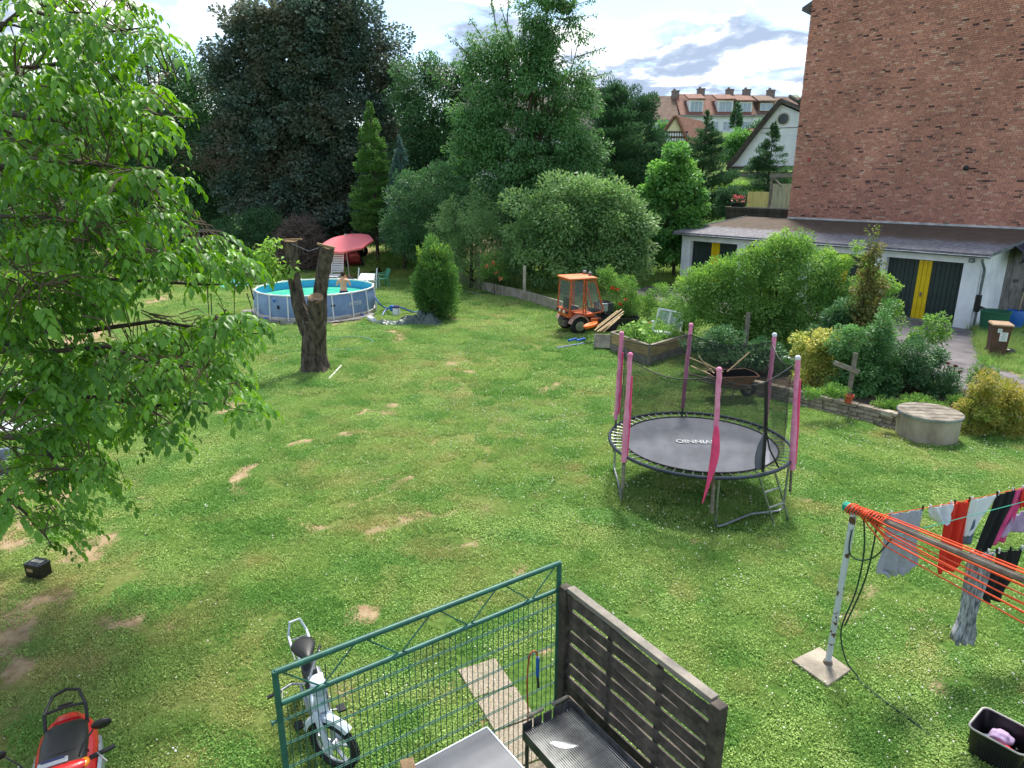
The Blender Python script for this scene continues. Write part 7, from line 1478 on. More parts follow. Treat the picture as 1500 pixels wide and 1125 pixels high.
def poolside():
    # parasol
    p = at(512, 407); top = atY(506, 345, p.y-.2); t = thing('parasol', 'large tilted faded red parasol behind the pool', 'parasol', p)
    dx = top - p; tilt = Matrix.Rotation(R(-5), 3, 'Y') @ Matrix.Rotation(R(15), 3, 'X'); hgt = dx.z; sc = p.y*.98/FOC; r = 39*sc
    MB().tube([(0, 0, 0), (-.05, -.03, hgt*.55), (dx.x, dx.y, hgt)], .022, 10).build('pole', M['white'], t); MB().box((0, 0, .04), (.5, .5, .08)).build('base', M['concrete'], t, bevel=.02)
    can = MB(); K = 8; rim = []; sub = 5
    def pt(k, s, q): a0, a1 = 2*math.pi*k/K, 2*math.pi*(k+1)/K; a = V(math.cos(a0), math.sin(a0), 0)*r*q; b = V(math.cos(a1), math.sin(a1), 0)*r*q; v = a.lerp(b, s); v.z = -.5*q*r*.55 + (.035*math.sin(math.pi*s)*q*r*.5); return tilt @ v + V(dx.x, dx.y, hgt)
    rings = [[pt(k, s/sub, q) for k in range(K) for s in range(sub)] for q in (.02, .25, .5, .75, 1)]
    rings.append([v + V(0, 0, -.1) for v in rings[-1]]); can.loft(rings, cap=False); o = can.build('canopy', M['parasol'], t, ang=20); s = o.modifiers.new('t', 'SOLIDIFY'); s.thickness = .006
    MB().ball((dx.x, dx.y, hgt+.03), (.04, .04, .07), 8, 6).build('finial', M['white'], t)
    for k in range(K): a = 2*math.pi*k/K; MB().tube([tilt @ V(.02, 0, -.04) + V(dx.x, dx.y, hgt), tilt @ (V(math.cos(a), math.sin(a), 0)*r + V(0, 0, -.5*r*.55-.02)) + V(dx.x, dx.y, hgt)], .008, 5).build('rib', M['white'], t)
    # folded valance strap
    # loungers and chairs
    b = at(493, 412); t = thing('white_lounger', 'white slatted plastic sun lounger with raised back behind the pool', 'lounger', b, 0)
    H0 = .35; ang_ = R(70)
    for k in range(9): z = H0 + .12 + k*.115; MB().box((0, .32 + (z-H0)*.36, z), (.56, .02, .085)).build('back_slat', M['white'], t)
    for s in (-1, 1): MB().beam((s*.3, .26, H0), (s*.3, .72, 1.5), .05, .05).build('back_frame', M['white'], t); MB().beam((s*.3, -1.0, H0), (s*.3, .3, H0), .05, .07).build('side_rail', M['white'], t); MB().tube([(s*.34, -.2, H0), (s*.36, -.2, .6), (s*.36, .3, .62)], .02, 6).build('armrest', M['white'], t)
    for k in range(10): MB().box((0, -.95 + .12*k, H0+.01), (.56, .08, .02)).build('seat_slat', M['white'], t)
    for x in (-.28, .28):
        for y in (-.9, .25): MB().box((x, y, H0/2), (.05, .05, H0)).build('leg', M['white'], t)
    b = at(538, 424); t = thing('tipped_white_chair', 'white garden chair tipped over beside the pool', 'chair', b, R(-8))
    MB().loft([[V(x, y, z) for x, y, z in ((-.42, -.1, .45), (.42, -.1, .45), (.3, .4, .7), (-.42, .4, .7))], [V(x, y, z) for x, y, z in ((-.42, -.1, .48), (.42, -.1, .48), (.3, .4, .73), (-.42, .4, .73))]]).build('seat', M['white'], t)
    for x in (-.45, .47): MB().tube([(x, -.05, 0), (x, .05, .5), (x-.02, .3, 1.0)], .03, 8).build('leg', M['white'], t); MB().tube([(x, .5, 0), (x, .4, .6)], .025, 8).build('leg', M['white'], t)
    MB().beam((-.45, .0, .42), (.47, .0, .42), .04, .06).build('stretcher', M['white'], t)
    b = at(559, 421); t = thing('green_garden_chair', 'green plastic garden chair standing on the lawn right of the pool', 'chair', b, R(-60)); m = M['chair_green']
    MB().loft([[V(-.25, -.25, z), V(.25, -.25, z), V(.23, .25, z), V(-.23, .25, z)] for z in (.42, .45)]).build('seat', m, t, bevel=.01)
    for x, y in ((-.26, -.26), (.26, -.26), (-.25, .28), (.25, .28)): MB().beam((x*1.12, y*1.12, 0), (x, y, .44 if y < 0 else .44), .06, .05).build('leg', m, t)
    bk = MB()
    for k in range(5): x = -.2 + .1*k; bk.loft([[V(x-.035, .25, .45), V(x+.035, .25, .45), V(x+.035, .27, .45), V(x-.035, .27, .45)], [V(x*1.1-.035, .40, .86), V(x*1.1+.035, .40, .86), V(x*1.1+.035, .42, .86), V(x*1.1-.035, .42, .86)]])
    bk.beam((-.26, .41, .87), (.26, .41, .87), .03, .08); bk.build('backrest', m, t)
    for x in (-.27, .27): MB().tube([(x, -.24, .44), (x*1.05, -.24, .64), (x*1.05, .1, .66), (x, .36, .72)], .024, 8).build('armrest', m, t)
    # tarp on the grass
    q = [at(318, 418), at(343, 410), at(369, 418), at(330, 425)]; mb = MB(); n = 12; g = [[q[0].lerp(q[3], i/n).lerp(q[1].lerp(q[2], i/n), j/n) + V(0, 0, .06 + .035*math.sin(i*1.7+j)*math.cos(j*1.3)) for j in range(n+1)] for i in range(n+1)]
    mb.v = [tuple(v) for r_ in g for v in r_]; mb.f = [(i*(n+1)+j, i*(n+1)+j+1, (i+1)*(n+1)+j+1, (i+1)*(n+1)+j) for i in range(n) for j in range(n)]; tag(mb.build('teal_tarp', M['tarp_teal'], ang=180), 'small teal tarpaulin spread on the lawn left of the pool', 'tarp')
    # pump and hoses
    c = at(581, 462); t = thing('pool_pump', 'blue and white filter pump by the pool cover', 'pump', c)
    MB().lathe([(.14, 0), (.16, .03), (.15, .25), (.13, .3)], (0, 0, 0), 16).build('filter_housing', M['pool_white'], t); MB().lathe([(.13, .3), (.14, .34), (.08, .4)], n=16).build('cap', M['navy'], t); MB().box((-.16, .05, .28), (.22, .16, .22)).build('motor', M['blue'], t, bevel=.03)
    for nm, lab, pts in (('pool_hose', 'blue ribbed hose running from the pool wall down to the ground near the front leg', [atY(517, 438, c.y+.3), atY(522, 445, c.y+.0), atY(524, 456, c.y-.1), at(534, 463, .05)]),
                         ('pool_hose', 'blue ribbed hose looping from the right side of the pool to the pump', [atY(547, 432, c.y+1.2), atY(556, 445, c.y+.6), at(563, 450, .1), at(572, 452, .25), atY(578, 451, c.y)]),
                         ('pool_hose', 'blue hose arching from the pump to the grass at left', [at(560, 462, .05), at(566, 453, .22), at(576, 450, .3), atY(580, 452, c.y)]),
                         ('pool_hose', 'blue hose lying from the pump towards the thuja bush', [atY(583, 450, c.y), at(592, 452, .22), at(604, 457, .06), at(612, 457, .04)])):
        tag(MB().tube(smoothp(pts, 8), .028, 8).build(nm, M['hose_blue']), lab, 'hose')
    hp = at(505, 503); tag(MB().tube([(hp.x + .9*math.cos(a), hp.y + .95*math.sin(a), .025) for a in np.linspace(0, 2*math.pi, 41)[:-1]], .011, 6, closed=True).build('hula_hoop', mat('pale_blue_hoop', S('7fa8c8'), .5)), 'thin pale blue hoop lying flat on the grass in front of the pool', 'hoop')
    # crumpled cover
    def crumple(name, label, cat, pts, hgt, m, seed, n=60, k=22):
        a, w, dpt = pts; rnd = np.random.default_rng(seed); mb = MB(); N1, N2 = n, k; X = np.linspace(-1, 1, N1+1); Y = np.linspace(-1, 1, N2+1); XX, YY = np.meshgrid(X, Y); z = vnoise(XX*w*.5+seed, YY*dpt*.5, .35, seed, 5)
        z = np.abs(z-.5)*3.2; e = np.clip(1 - (np.abs(XX)**3 + np.abs(YY)**2.4), 0, 1)**.5; hh = hgt(XX)*e*(.35 + z) ; out = 1 + .12*np.sin(XX*7+seed)
        for j in range(N2+1):
            for i in range(N1+1): mb.v.append((a.x + XX[j, i]*w/2, a.y + YY[j, i]*dpt/2*out[j, i]*(.55 + .45*hgt(XX[j, i])/.5) + .15*math.sin(XX[j, i]*4), float(max(.01, hh[j, i]) - .03*(e[j, i] <= 0))))
        for j in range(N2):
            for i in range(N1): mb.f.append((j*(N1+1)+i, j*(N1+1)+i+1, (j+1)*(N1+1)+i+1, (j+1)*(N1+1)+i))
        return tag(mb.build(name, m, ang=30), label, cat)
    crumple('pool_cover', 'crumpled dark green pool cover heaped on the grass by the thuja bush', 'cover', (at(597, 473), 2.75, 1.3), lambda x: .16 + .34*np.exp(-((x-.45)/.38)**2) + .05*np.cos(x*9), M['tarp_green'], 4)
    tag(MB().tube([at(541, 466, .08), at(548, 469, .1)], .1, 10).build('skimmer_roll', M['pool_white']), 'small pale rolled item at the left end of the crumpled cover', 'roll')
    tag(MB().box(at(397, 466, .05), (.5, .3, .1), rz=.3).build('blue_bag', M['blue'], bevel=.03), 'small bright blue bag on the slabs at the front of the pool', 'bag')
    p = at(400, 405); t = thing('ride_on_toy', 'small red and white toy car on the grass beyond the pool', 'toy', p, .4); MB().box((0, 0, .2), (.6, .35, .22)).build('body', M['red'], t, bevel=.06); MB().box((0, 0, .36), (.3, .28, .14)).build('cabin', M['white'], t, bevel=.05)
    for x in (-.2, .2):
        for y in (-.19, .19): MB().lathe([(.09, -.03), (.09, .03)], (x, y, .09), 12, M=Matrix.Rotation(R(90), 3, 'X')).build('wheel', M['rubber'], t)
    tag(MB().ball(at(397, 411, .06), (.32, .16, .06), 14, 8).build('yellow_sled', mat('yellow_plastic', S('d8c250'), .5)), 'small flat yellow toy lying next to the red toy car', 'toy')
    p = at(442, 388); t = thing('wire_stand', 'pale wire stand on the grass left of the parasol', 'stand', p)
    for x in (-.35, -.1, .15, .4): MB().tube([(x, 0, 0), (x-.08, .2, .95)], .014, 6).build('bar', mat('pale_green_wire', S('a8bdb2'), .5), t)
    MB().tube([(-.43, .2, .95), (.32, .2, .95)], .014, 6).build('bar', M['white'], t); MB().tube([(-.35, .0, .4), (.4, .0, .4)], .014, 6).build('bar', M['white'], t)
poolside()
def far_end():
    # ride-on mowers
    b = at(517, 389); t = thing('ride_on_mower', 'red ride on lawn mower with dark seat parked under the trees behind the parasol', 'mower', b, R(-70)); m = M['red_dull']
    # x forward towards the house side
    MB().loft([[V(x, y, z) for y, z in ((-w, .35), (w, .35), (w, h), (w*.7, h+.08), (-w*.7, h+.08), (-w, h))] for x, w, h in ((.1, .34, .72), (.5, .33, .78), (.95, .3, .72), (1.05, .26, .6))]).build('bonnet', m, t, ang=30)
    MB().loft([[V(x, y, z) for y, z in ((-.5, .3), (.5, .3), (.48, h), (-.48, h))] for x, h in ((-.75, .6), (-.6, .72), (-.1, .66), (.1, .4))]).build('rear_fender', m, t, bevel=.03)
    MB().box((-.4, 0, .82), (.45, .48, .14)).box((-.62, 0, 1.02), (.12, .46, .42)).build('seat', M['plastic_black'], t, bevel=.04)
    MB().tube([(.15, 0, .75), (.0, 0, 1.05)], .02, 8).tube([(-.02 + .0*math.cos(a) + .06*math.sin(a), .19*math.cos(a), 1.06 + .17*math.sin(a)) for a in np.linspace(0, 2*math.pi, 15)], .018, 6).build('steering_wheel', M['plastic_black'], t)
    for x, r_ in ((-.45, .3), (.8, .22)):
        for y in (-.48, .48): wheel(t, (x, y, r_), r_, r_*.33, 0, 'red_dull')
    MB().box((.2, 0, .2), (.8, 1.0, .15)).build('mower_deck', m, t, bevel=.04); MB().box((-.85, 0, .7), (.3, .6, .5)).build('rear_box', M['grey_dark'], t, bevel=.04)
    b = at(508, 381) + V(.0, 1.5, 0); t = thing('old_tractor', 'second red garden tractor behind the parasol with its bonnet showing above it', 'tractor', b, R(175))
    ztop = atY(508, 338, b.y).z; 
    MB().loft([[V(x, y, z) for y, z in ((-w, ztop-.5), (w, ztop-.5), (w, ztop-.12), (0, ztop), (-w, ztop-.12))] for x, w in ((-.8, .3), (-.3, .34), (.5, .32), (.95, .25))]).build('bonnet', m, t, ang=30)
    MB().box((0, 0, ztop*.45), (1.7, .5, .5)).build('chassis', M['grey_dark'], t, bevel=.05); MB().box((.2, .1, ztop+.03), (.3, .3, .12)).build('air_filter', m, t, bevel=.03)
    MB().box((-.95, 0, ztop-.1), (.1, .5, .45)).build('grey_panel', M['white'], t, bevel=.02)
    for x in (-.6, .75):
        for y in (-.5, .5): wheel(t, (x, y, .42), .42, .13, 0, 'red_dull')
    # grey cart
    b = at(452, 388) + V(0, 2.0, 0); t = thing('grey_trailer', 'blue grey box trailer filled with brown leaves below the brush pile', 'trailer', b, R(12)); m = mat('blue_grey_metal', S('6f8299'), .6, c2=S('56677c'), scale=3)
    z0, z1 = .45, 1.15
    for s in (-1, 1): MB().loft([[V(x, s*.62 + dy, z) for x, z in ((-1.15, z0), (1.1, z0), (1.25, z1), (-1.3, z1))] for dy in (0, s*.04)]).build('side_board', m, t)
    for s, x in ((-1, -1.2), (1, 1.15)): MB().loft([[V(x + s*.07*(z-z0)/(z1-z0)*2 + dx_, y, z) for y, z in ((-.62, z0), (.62, z0), (.66, z1), (-.66, z1))] for dx_ in (0, .04)]).build('end_board', m, t)
    MB().box((0, 0, z0), (2.3, 1.25, .05)).build('floor', m, t); MB().ball((0, 0, .95), (1.1, .55, .22), 20, 8).build('leaf_load', mat('brown_leaves', S('8a6a42'), .95, c2=S('5f4a32'), scale=9, bump=1), t)
    for x in (-.5, .6):
        for y in (-.72, .72): wheel(t, (x, y, .3), .3, .09, 0, 'blue')
    MB().tube([(1.1, 0, .42), (2.0, 0, .35)], .03, 8).build('drawbar', m, t)
    # brush pile
    b = at(440, 360) + V(0, -1, 0); b.z = 0; t = thing('brush_pile', 'large heap of dry grey brushwood under the dark trees', 'brush pile', V(atY(440, 340, 41).x, 41, 0)); mb = MB(); W = 40*41/FOC
    for _ in range(1500):
        x = random.gauss(0, .45)*W*1.1; h = 2.9*max(0, 1-(abs(x)/(W*1.25))**2); z = h*random.random()**.5; y = random.gauss(0, .6); a = random.uniform(0, 3.14); e = random.gauss(.15, .45); L = random.uniform(.5, 1.6)
        d = V(math.cos(a)*math.cos(e), math.sin(a)*math.cos(e)*.7, math.sin(e))*L/2; c = V(x, y - (2.9-z)*.35, z+.1); mid = V(random.gauss(0, .08), random.gauss(0, .08), random.gauss(0, .1))
        mb.tube([c-d, c+mid, c+d], [.016, .012, .004], 4, caps=False)
    o = mb.build('branches', M['sticks'], t, ang=0); o['kind'] = 'stuff'; MB().ball((0, .4, .4), (W*.95, .9, 2.0), 20, 10).build('core', mat('dark_brush_core', S('3c332e'), 1, bump=1), t)
    # hutch
    b = V(atY(282, 350, 43).x, 43, 0); t = thing('wooden_hutch', 'low dark wooden hutch with open bays under the trees at far left', 'hutch', b, R(3)); z1 = atY(282, 338, 43).z; w = 1.9; z0 = z1-1.0
    MB().box((0, 0, z1), (2*w+.3, 1.5, .07)).build('roof', M['weathered'], t); MB().box((0, .6, z1/2), (2*w, .05, z1)).build('back_wall', M['terrwood'], t); MB().box((0, 0, .3), (2*w, 1.2, .6)).build('base', M['terrwood'], t)
    for k in range(4): MB().box((-w + 2*w*k/3, -.55, z1/2), (.13, .1, z1)).build('post', M['weathered'], t)
    MB().box((0, -.56, .75), (2*w, .06, .14)).build('rail', M['weathered'], t)
far_end()

# ================================================================== CONCRETE FENCE WALL
def concrete_wall():
    t = thing('concrete_fence_wall', 'low grey concrete boundary wall running up the right side of the lawn', 'wall', CW[0])
    for i, (a, b) in enumerate(zip(CW, CW[1:])):
        d = (b-a).normalized(); n = V(-d.y, d.x, 0); n = n if n.x > 0 else -n; h = .45 if i < 2 else .42
        MB().loft([[q - CW[0] + V(0, 0, z) for q, z in ((p, -.1), (p + n*.09, -.1), (p + n*.09, h), (p, h))] for p in (a + d*.012, b - d*.012)]).build('panel', M['concrete'], t, bevel=.01)
    e = at(845, 466); d = (e-CW[0]); n = V(.1, .03, 0); MB().loft([[q + V(0, 0, z) for q, z in ((p, -.1), (p + n, -.1), (p + n, .45), (p, .45))] for p in (V(0, 0, 0) - d*.0, d)]).build('panel', M['concrete'], t, bevel=.01)
    for px, base, top, w, lab in ((768, 441, 389, .13, 'square concrete fence post on the low wall, nearest the orange tractor'), (702, 426, 376, .08, 'thin pale fence post on the low wall in the middle'), (566, 374, 344, .11, 'pale fence post at the far end of the low wall near the red mower')):
        b = at(px, base); H = atY(px, top, b.y).z; pt = MB().box((0, 0, H/2-.1), (w, w, H+.2)).build('fence_post', M['concrete_pale'] if w > .1 else M['weathered'], bevel=.01, loc=b); tag(pt, lab, 'fence post')
    a, b = at(768, 441), at(702, 426); 
    wr = MB()
    for z in (.75, 1.05, 1.3): wr.tube([a + V(0, 0, z), a.lerp(b, .5) + V(0, 0, z-.03), b + V(0, 0, z)], .006, 4)
    tag(wr.build('fence_wires', M['grey_dark']), 'thin fence wires strung between two posts above the concrete wall', 'fence wire')
    tag(MB().beam(at(672, 424, .03), at(708, 432, .03), .14, .03).build('grey_plank', M['greywood']), 'grey plank lying in the grass at the foot of the concrete wall', 'plank')
concrete_wall()

# ================================================================== TRACTOR
def tractor():
    b = at(846, 490); b = V(b.x-.1, b.y+.5, 0); hd = R(20); t = thing('orange_tractor', 'small faded orange compact tractor with glazed cab standing at the edge of the lawn', 'tractor', b, hd); m = M['orange']
    W = .5
    wheel(t, (-.05, -.52, .31), .31, .095, 0, 'scooter_grey'); wheel(t, (-.05, .52, .31), .31, .095, 0, 'scooter_grey'); wheel(t, (1.2, -.5, .29), .29, .085, 0, 'scooter_grey'); wheel(t, (1.2, .5, .29), .29, .085, 0, 'scooter_grey')
    for y in (-.62, .62): MB().lathe([(.05, 0), (.17, .005), (.17, .02), (.05, .03)], (-.05, y*1.0, .31), 18, M=Matrix.Rotation(R(90 if y < 0 else -90), 3, 'X')).build('wheel_disc', M['steel'], t)
    for y in (-1, 1):
        rows = []
        for i in range(9): a = R(5 + i*20); c = V(-.05 + .37*math.cos(a), 0, .31 + .37*math.sin(a)); u = V(math.cos(a), 0, math.sin(a)); rows.append([c + V(0, y*.4, 0), c + V(0, y*.66, 0), c + V(0, y*.66, 0) - u*.03, c + V(0, y*.4, 0) - u*.03])
        MB().loft(rows).build('rear_fender', M['pinkish'], t)
    MB().box((.45, 0, .42), (1.9, .36, .26)).build('chassis', M['grey_dark'], t, bevel=.02); MB().box((-.42, 0, .36), (.16, .5, .22)).build('rear_linkage', M['steel_dull'], t, bevel=.02)
    MB().box((-.36, 0, .72), (.12, .95, .26)).build('rear_panel', m, t, bevel=.02); MB().box((.1, 0, .62), (1.0, .8, .1)).build('cab_floor', m, t)
    for y in (-.4, -.15, .2, .42): MB().lathe([(.04, 0), (.06, .02), (.05, .04)], (-.43, y, .76), 12, M=Matrix.Rotation(R(-90), 3, 'Y')).build('rear_lamp', M['white'] if y in (-.15, .2) else M['plastic_black'], t)
    zb, zt = .82, 1.88; c = .045
    P = {'rl': ((-.4, -W, zb), (-.34, -W*.92, zt)), 'rr': ((-.4, W, zb), (-.34, W*.92, zt)), 'ml': ((.12, -W, zb-.2), (.14, -W*.92, zt)), 'mr': ((.12, W, zb-.2), (.14, W*.92, zt)), 'fl': ((.92, -W*.86, .78), (.56, -W*.86, zt)), 'fr': ((.92, W*.86, .78), (.56, W*.86, zt))}
    for k, (a, q) in P.items(): MB().beam(a, q, c, c, up=(0, 1, 0)).build('cab_post', m, t, bevel=.008)
    def rail(a, q, w=c): MB().beam(a, q, w, w, up=(0, .2, 1)).build('cab_rail', m, t, bevel=.006)
    for y in (-1, 1): rail((-.4, y*W, zb), (.12, y*W, zb)); rail((.12, y*W, .64), (.92, y*W*.9, .74)); rail((-.36, y*W*.96, 1.33-.2), (.13, y*W*.96, 1.33-.2), .03) if 0 else None
    rail((-.4, -W, zb), (-.4, W, zb)); rail((-.37, -W*.9, zt-.03), (-.37, W*.9, zt-.03)); rail((.92, -W*.86, .8), (.92, W*.86, .8)); rail((.2, -W, 1.1), (.14, -W, 1.1))
    for y in (-1, 1): MB().beam((.2, y*W*1.0, .7), (.23, y*W*.94, zt-.05), .03, .03, up=(0, 1, 0)).build('door_frame', m, t); MB().beam((.23, y*W*.95, zt-.07), (.56, y*W*.9, zt-.07), .03, .03).build('door_frame', m, t)
    gm = mat('cab_glass', S('9fb0b4'), .08, bump=0, alpha=.1, spec=.6)
    def pane(q): MB().loft([[Vector(p) for p in q], [Vector(p) + V(.004, .006, 0) for p in q]]).build('window_pane', gm, t)
    for y in (-1, 1):
        pane([(-.37, y*W, zb+.03), (.1, y*W, zb+.03), (.11, y*W*.92, zt-.04), (-.33, y*W*.92, zt-.04)]); pane([(.23, y*W, .72), (.88, y*W*.88, .8), (.55, y*W*.88, zt-.08), (.25, y*W*.93, zt-.08)])
    pane([(-.405, -W+.03, zb+.03), (-.405, W-.03, zb+.03), (-.345, W*.9, zt-.05), (-.345, -W*.9, zt-.05)]); pane([(.915, -W*.84, .83), (.915, W*.84, .83), (.57, W*.84, zt-.04), (.57, -W*.84, zt-.04)])
    MB().loft([[V(x, y, z) for x, y in ((-.43, -.53), (.62, -.5), (.62, .5), (-.43, .53))] for z in (zt, zt+.05)] + [[V(x, y, zt+.075) for x, y in ((-.36, -.46), (.55, -.43), (.55, .43), (-.36, .46))]]).build('cab_roof', mat('faded_orange_roof', S('d77b4c'), .6, c2=S('c9683c'), scale=3), t, bevel=.015)
    for y in (-.12, .32): MB().lathe([(.05, 0), (.07, .03), (.07, .1), (.05, .12)], (.52, y, zt+.08), 12).build('work_lamp', M['zinc'], t)
    MB().box((-.12, 0, .86), (.42, .42, .1)).box((-.3, 0, 1.06), (.1, .4, .36)).build('seat', M['plastic_black'], t, bevel=.04)
    MB().tube([(.62, 0, .7), (.4, 0, 1.08)], .025, 8).tube([(.4 - .08*math.sin(a), .18*math.cos(a), 1.08 + .16*math.sin(a)) for a in np.linspace(0, 2*math.pi, 17)], .015, 6).build('steering_wheel', M['plastic_black'], t)
    MB().box((1.15, 0, .82), (.5, .62, .34)).build('engine_block', M['grey_dark'], t, bevel=.03); MB().box((1.1, -.1, 1.0), (.35, .3, .1)).build('air_box', M['plastic_black'], t, bevel=.02); MB().box((.98, -.38, .86), (.25, .1, .28)).build('battery_box', M['scooter_grey'], t, bevel=.01)
    for k in range(5): MB().tube([(.75 + .1*k, -.36, .62), (.7 + .12*k, -.38 + .03*k, .82), (.8 + .1*k, -.2, .98)], .014, 6).build('engine_pipe', M['steel'] if k % 2 else M['plastic_black'], t)
    MB().box((.62, -.47, .42), (.4, .06, .22)).build('step', m, t, bevel=.01)
    # black box carried at the front
    bx = at(893, 484); a = R(24); q = thing('black_tipping_box', 'black open metal loading box in front of the orange tractor', 'loading box', V(bx.x+.12, bx.y+.25, 0), a)
    L, D = 1.5, .95; z0, z1 = .12, .55; bm = mat('black_worn_metal', S('26262a'), .5, c2=S('3b3a3c'), scale=4)
    def pl(nm, pts, th=V(0, 0, .03)): MB().loft([[Vector(p) for p in pts], [Vector(p) + th for p in pts]]).build(nm, bm, q)
    pl('floor', [(-.7, -.42, z0), (.6, -.42, z0), (.6, .42, z0), (-.7, .42, z0)]); pl('side_board', [(-.7, -.42, z0), (.6, -.42, z0), (.78, -.5, z1-.12), (-.78, -.5, z1-.05)], V(0, .03, 0)); pl('side_board', [(-.7, .42, z0), (.6, .42, z0), (.78, .5, z1+.25), (-.78, .5, z1+.15)], V(0, .03, 0))
    pl('end_board', [(.6, -.42, z0), (.6, .42, z0), (.8, .5, z1+.25), (.8, -.5, z1-.12)], V(.03, 0, 0)); pl('end_board', [(-.7, -.42, z0), (-.7, .42, z0), (-.78, .5, z1+.15), (-.78, -.5, z1-.05)], V(-.03, 0, 0))
    tag(MB().lathe([(.1, 0), (.22, .02), (.24, .10), (.22, .11), (.1, .06)], at(866, 479, .5) + V(0, 0, 0), 20, M=Matrix.Rotation(R(-18), 3, 'Y')).build('orange_bowl', M['orange_bright']), 'orange plastic bowl lying in the black loading box', 'bowl')
    for k, (p0_, p1_) in enumerate((((871, 484), (911, 453)), ((875, 486), (914, 456)), ((879, 485), (913, 460)), ((873, 480), (905, 455)), ((884, 486), (908, 465)))):
        a_ = at(*p0_, .5); c_ = atY(*p1_, a_.y+.35); tag(MB().beam(a_, c_, .035, .03).build('wooden_batten', M['stick']), ('leftmost', 'second', 'middle', 'fourth', 'rightmost')[k] + ' of five pale wooden battens leaning out of the black loading box', 'batten', 'wooden battens in the black box')
    cb = at(880, 513); o = MB().box((0, 0, .22), (.52, .3, .44)).build('concrete_block', M['concrete'], bevel=.015, loc=cb + V(.05, .1, .02)); o.rotation_euler = (R(-25), 0, R(-12)); tag(o, 'tilted concrete block leaning beside the raised bed', 'block')
    tag(MB().tube([at(815, 510, .04), at(856, 503, .05)], .03, 8).build('blue_strut', mat('blue_metal', S('34568c'), .5)), 'thin blue metal bar lying on the grass in front of the tractor', 'bar')
    bb = MB()
    for k in range(6): c_ = at(835 + k*4, 499 - (k % 3), .07); bb.ball(c_, (.07, .06, .06), 8, 6)
    tag(bb.build('blue_bundle', M['blue'], ang=180), 'bright blue crumpled strap bundle beside the tractor wheel', 'strap')
tractor()

# ================================================================== RAISED BED AND NEIGHBOURS
def raised_bed():
    f, l, r = at(950, 535), at(895, 514), at(1006, 517); bk = l + (r-f); t = thing('raised_bed', 'wooden raised vegetable bed, upper boards yellowish and lower boards grey', 'raised bed', f); H = .58
    def board(a, b, z0, z1, m): 
        d = (b-a).normalized(); n = V(-d.y, d.x, 0)*.022; a, b = a-f + d*.003, b-f - d*.003; MB().loft([[p + n*s + V(0, 0, z) for s, z in ((-1, z0), (1, z0), (1, z1), (-1, z1))] for p in (a, b)]).build('board', m, t, bevel=.004)
    for a, b in ((l, f), (f, r), (r, bk), (bk, l)): board(a, b, 0, .25, M['greywood']); board(a, b, .256, H, M['yellowwood'])
    for p in (f, l, r, bk): MB().box(p-f + V(0, 0, H/2), (.07, .07, H+.01)).build('corner_post', M['greywood'], t)
    for a, b in ((l, f), (f, r), (r, bk), (bk, l)): MB().beam(a-f + V(0, 0, H+.012), b-f + V(0, 0, H+.012), .1, .022).build('cap_board', M['weathered'], t)
    MB().loft([[p-f + V(0, 0, z) for p in (f.lerp(bk, .03), r.lerp(l, .03), bk.lerp(f, .03), l.lerp(r, .03))] for z in (.3, .48)]).build('soil', M['bedsoil'], t)
    n = 5200; u, v = rng.random(n), rng.random(n); L_ = np.array(l-f); R_ = np.array(r-f); P = L_[None]*(.05 + .9*u[:, None]) + R_[None]*(.05 + .9*v[:, None]); P[:, 2] = .5 + rng.random(n)**2*.32*(.3 + vnoise(P[:, 0], P[:, 1], .4, 3, 3)*1.3); D = unit(n); D[:, 2] += .9
    leafobj('vegetables', P, D, unit(n), rng.uniform(.05, .12, n), LM['herb'], t, .35)
    p = at(930, 500, .5); q = thing('pumpkin_plant', 'pale leafy young plant with broad leaves rising from the raised bed', 'plant', p); mb = MB(); P = []; D = []
    for k in range(9): a = random.uniform(0, 6.28); e = V(math.cos(a)*.16, math.sin(a)*.12, random.uniform(.25, .62)); mb.tube([V(0, 0, 0), e*.5 + V(0, 0, .08), e], .008, 5); P.append(e); D.append((math.cos(a), math.sin(a), .1))
    mb.build('stems', LM['herb'], q)
    for a, d_ in zip(P, D): leafobj('leaf', np.zeros((1, 3)), np.array([d_]), np.array([(0, -.5, 1.)]), np.array([.2]), LM['lime'], q, .9, 'leaf', loc=a)
    # cold frame: leaning white window frame
    a, b_ = at(957, 492, .45), at(1000, 489, .45); a.y += .9; b_.y += .9
    a, b_ = atY(956, 488, 21.9), atY(996, 494, 21.3); c, d = atY(966, 452, 22.3), atY(1001, 459, 21.7)
    q = thing('old_window_frame', 'old white window frame with dirty glass leaning behind the raised bed', 'window frame', a)
    for s, e in ((a, c), (c, d), (d, b_), (b_, a), (a.lerp(b_, .5), c.lerp(d, .5))): MB().beam(s-a, e-a, .055, .05, up=(0, -1, .3)).build('frame_bar', M['white'], q)
    MB().loft([[p_-a for p_ in (a, b_, d, c)], [p_-a + V(0, .01, .002) for p_ in (a, b_, d, c)]]).build('pane', mat('dusty_glass', S('a9c0ba'), .2, bump=0, alpha=.3, spec=.7), q)
raised_bed()
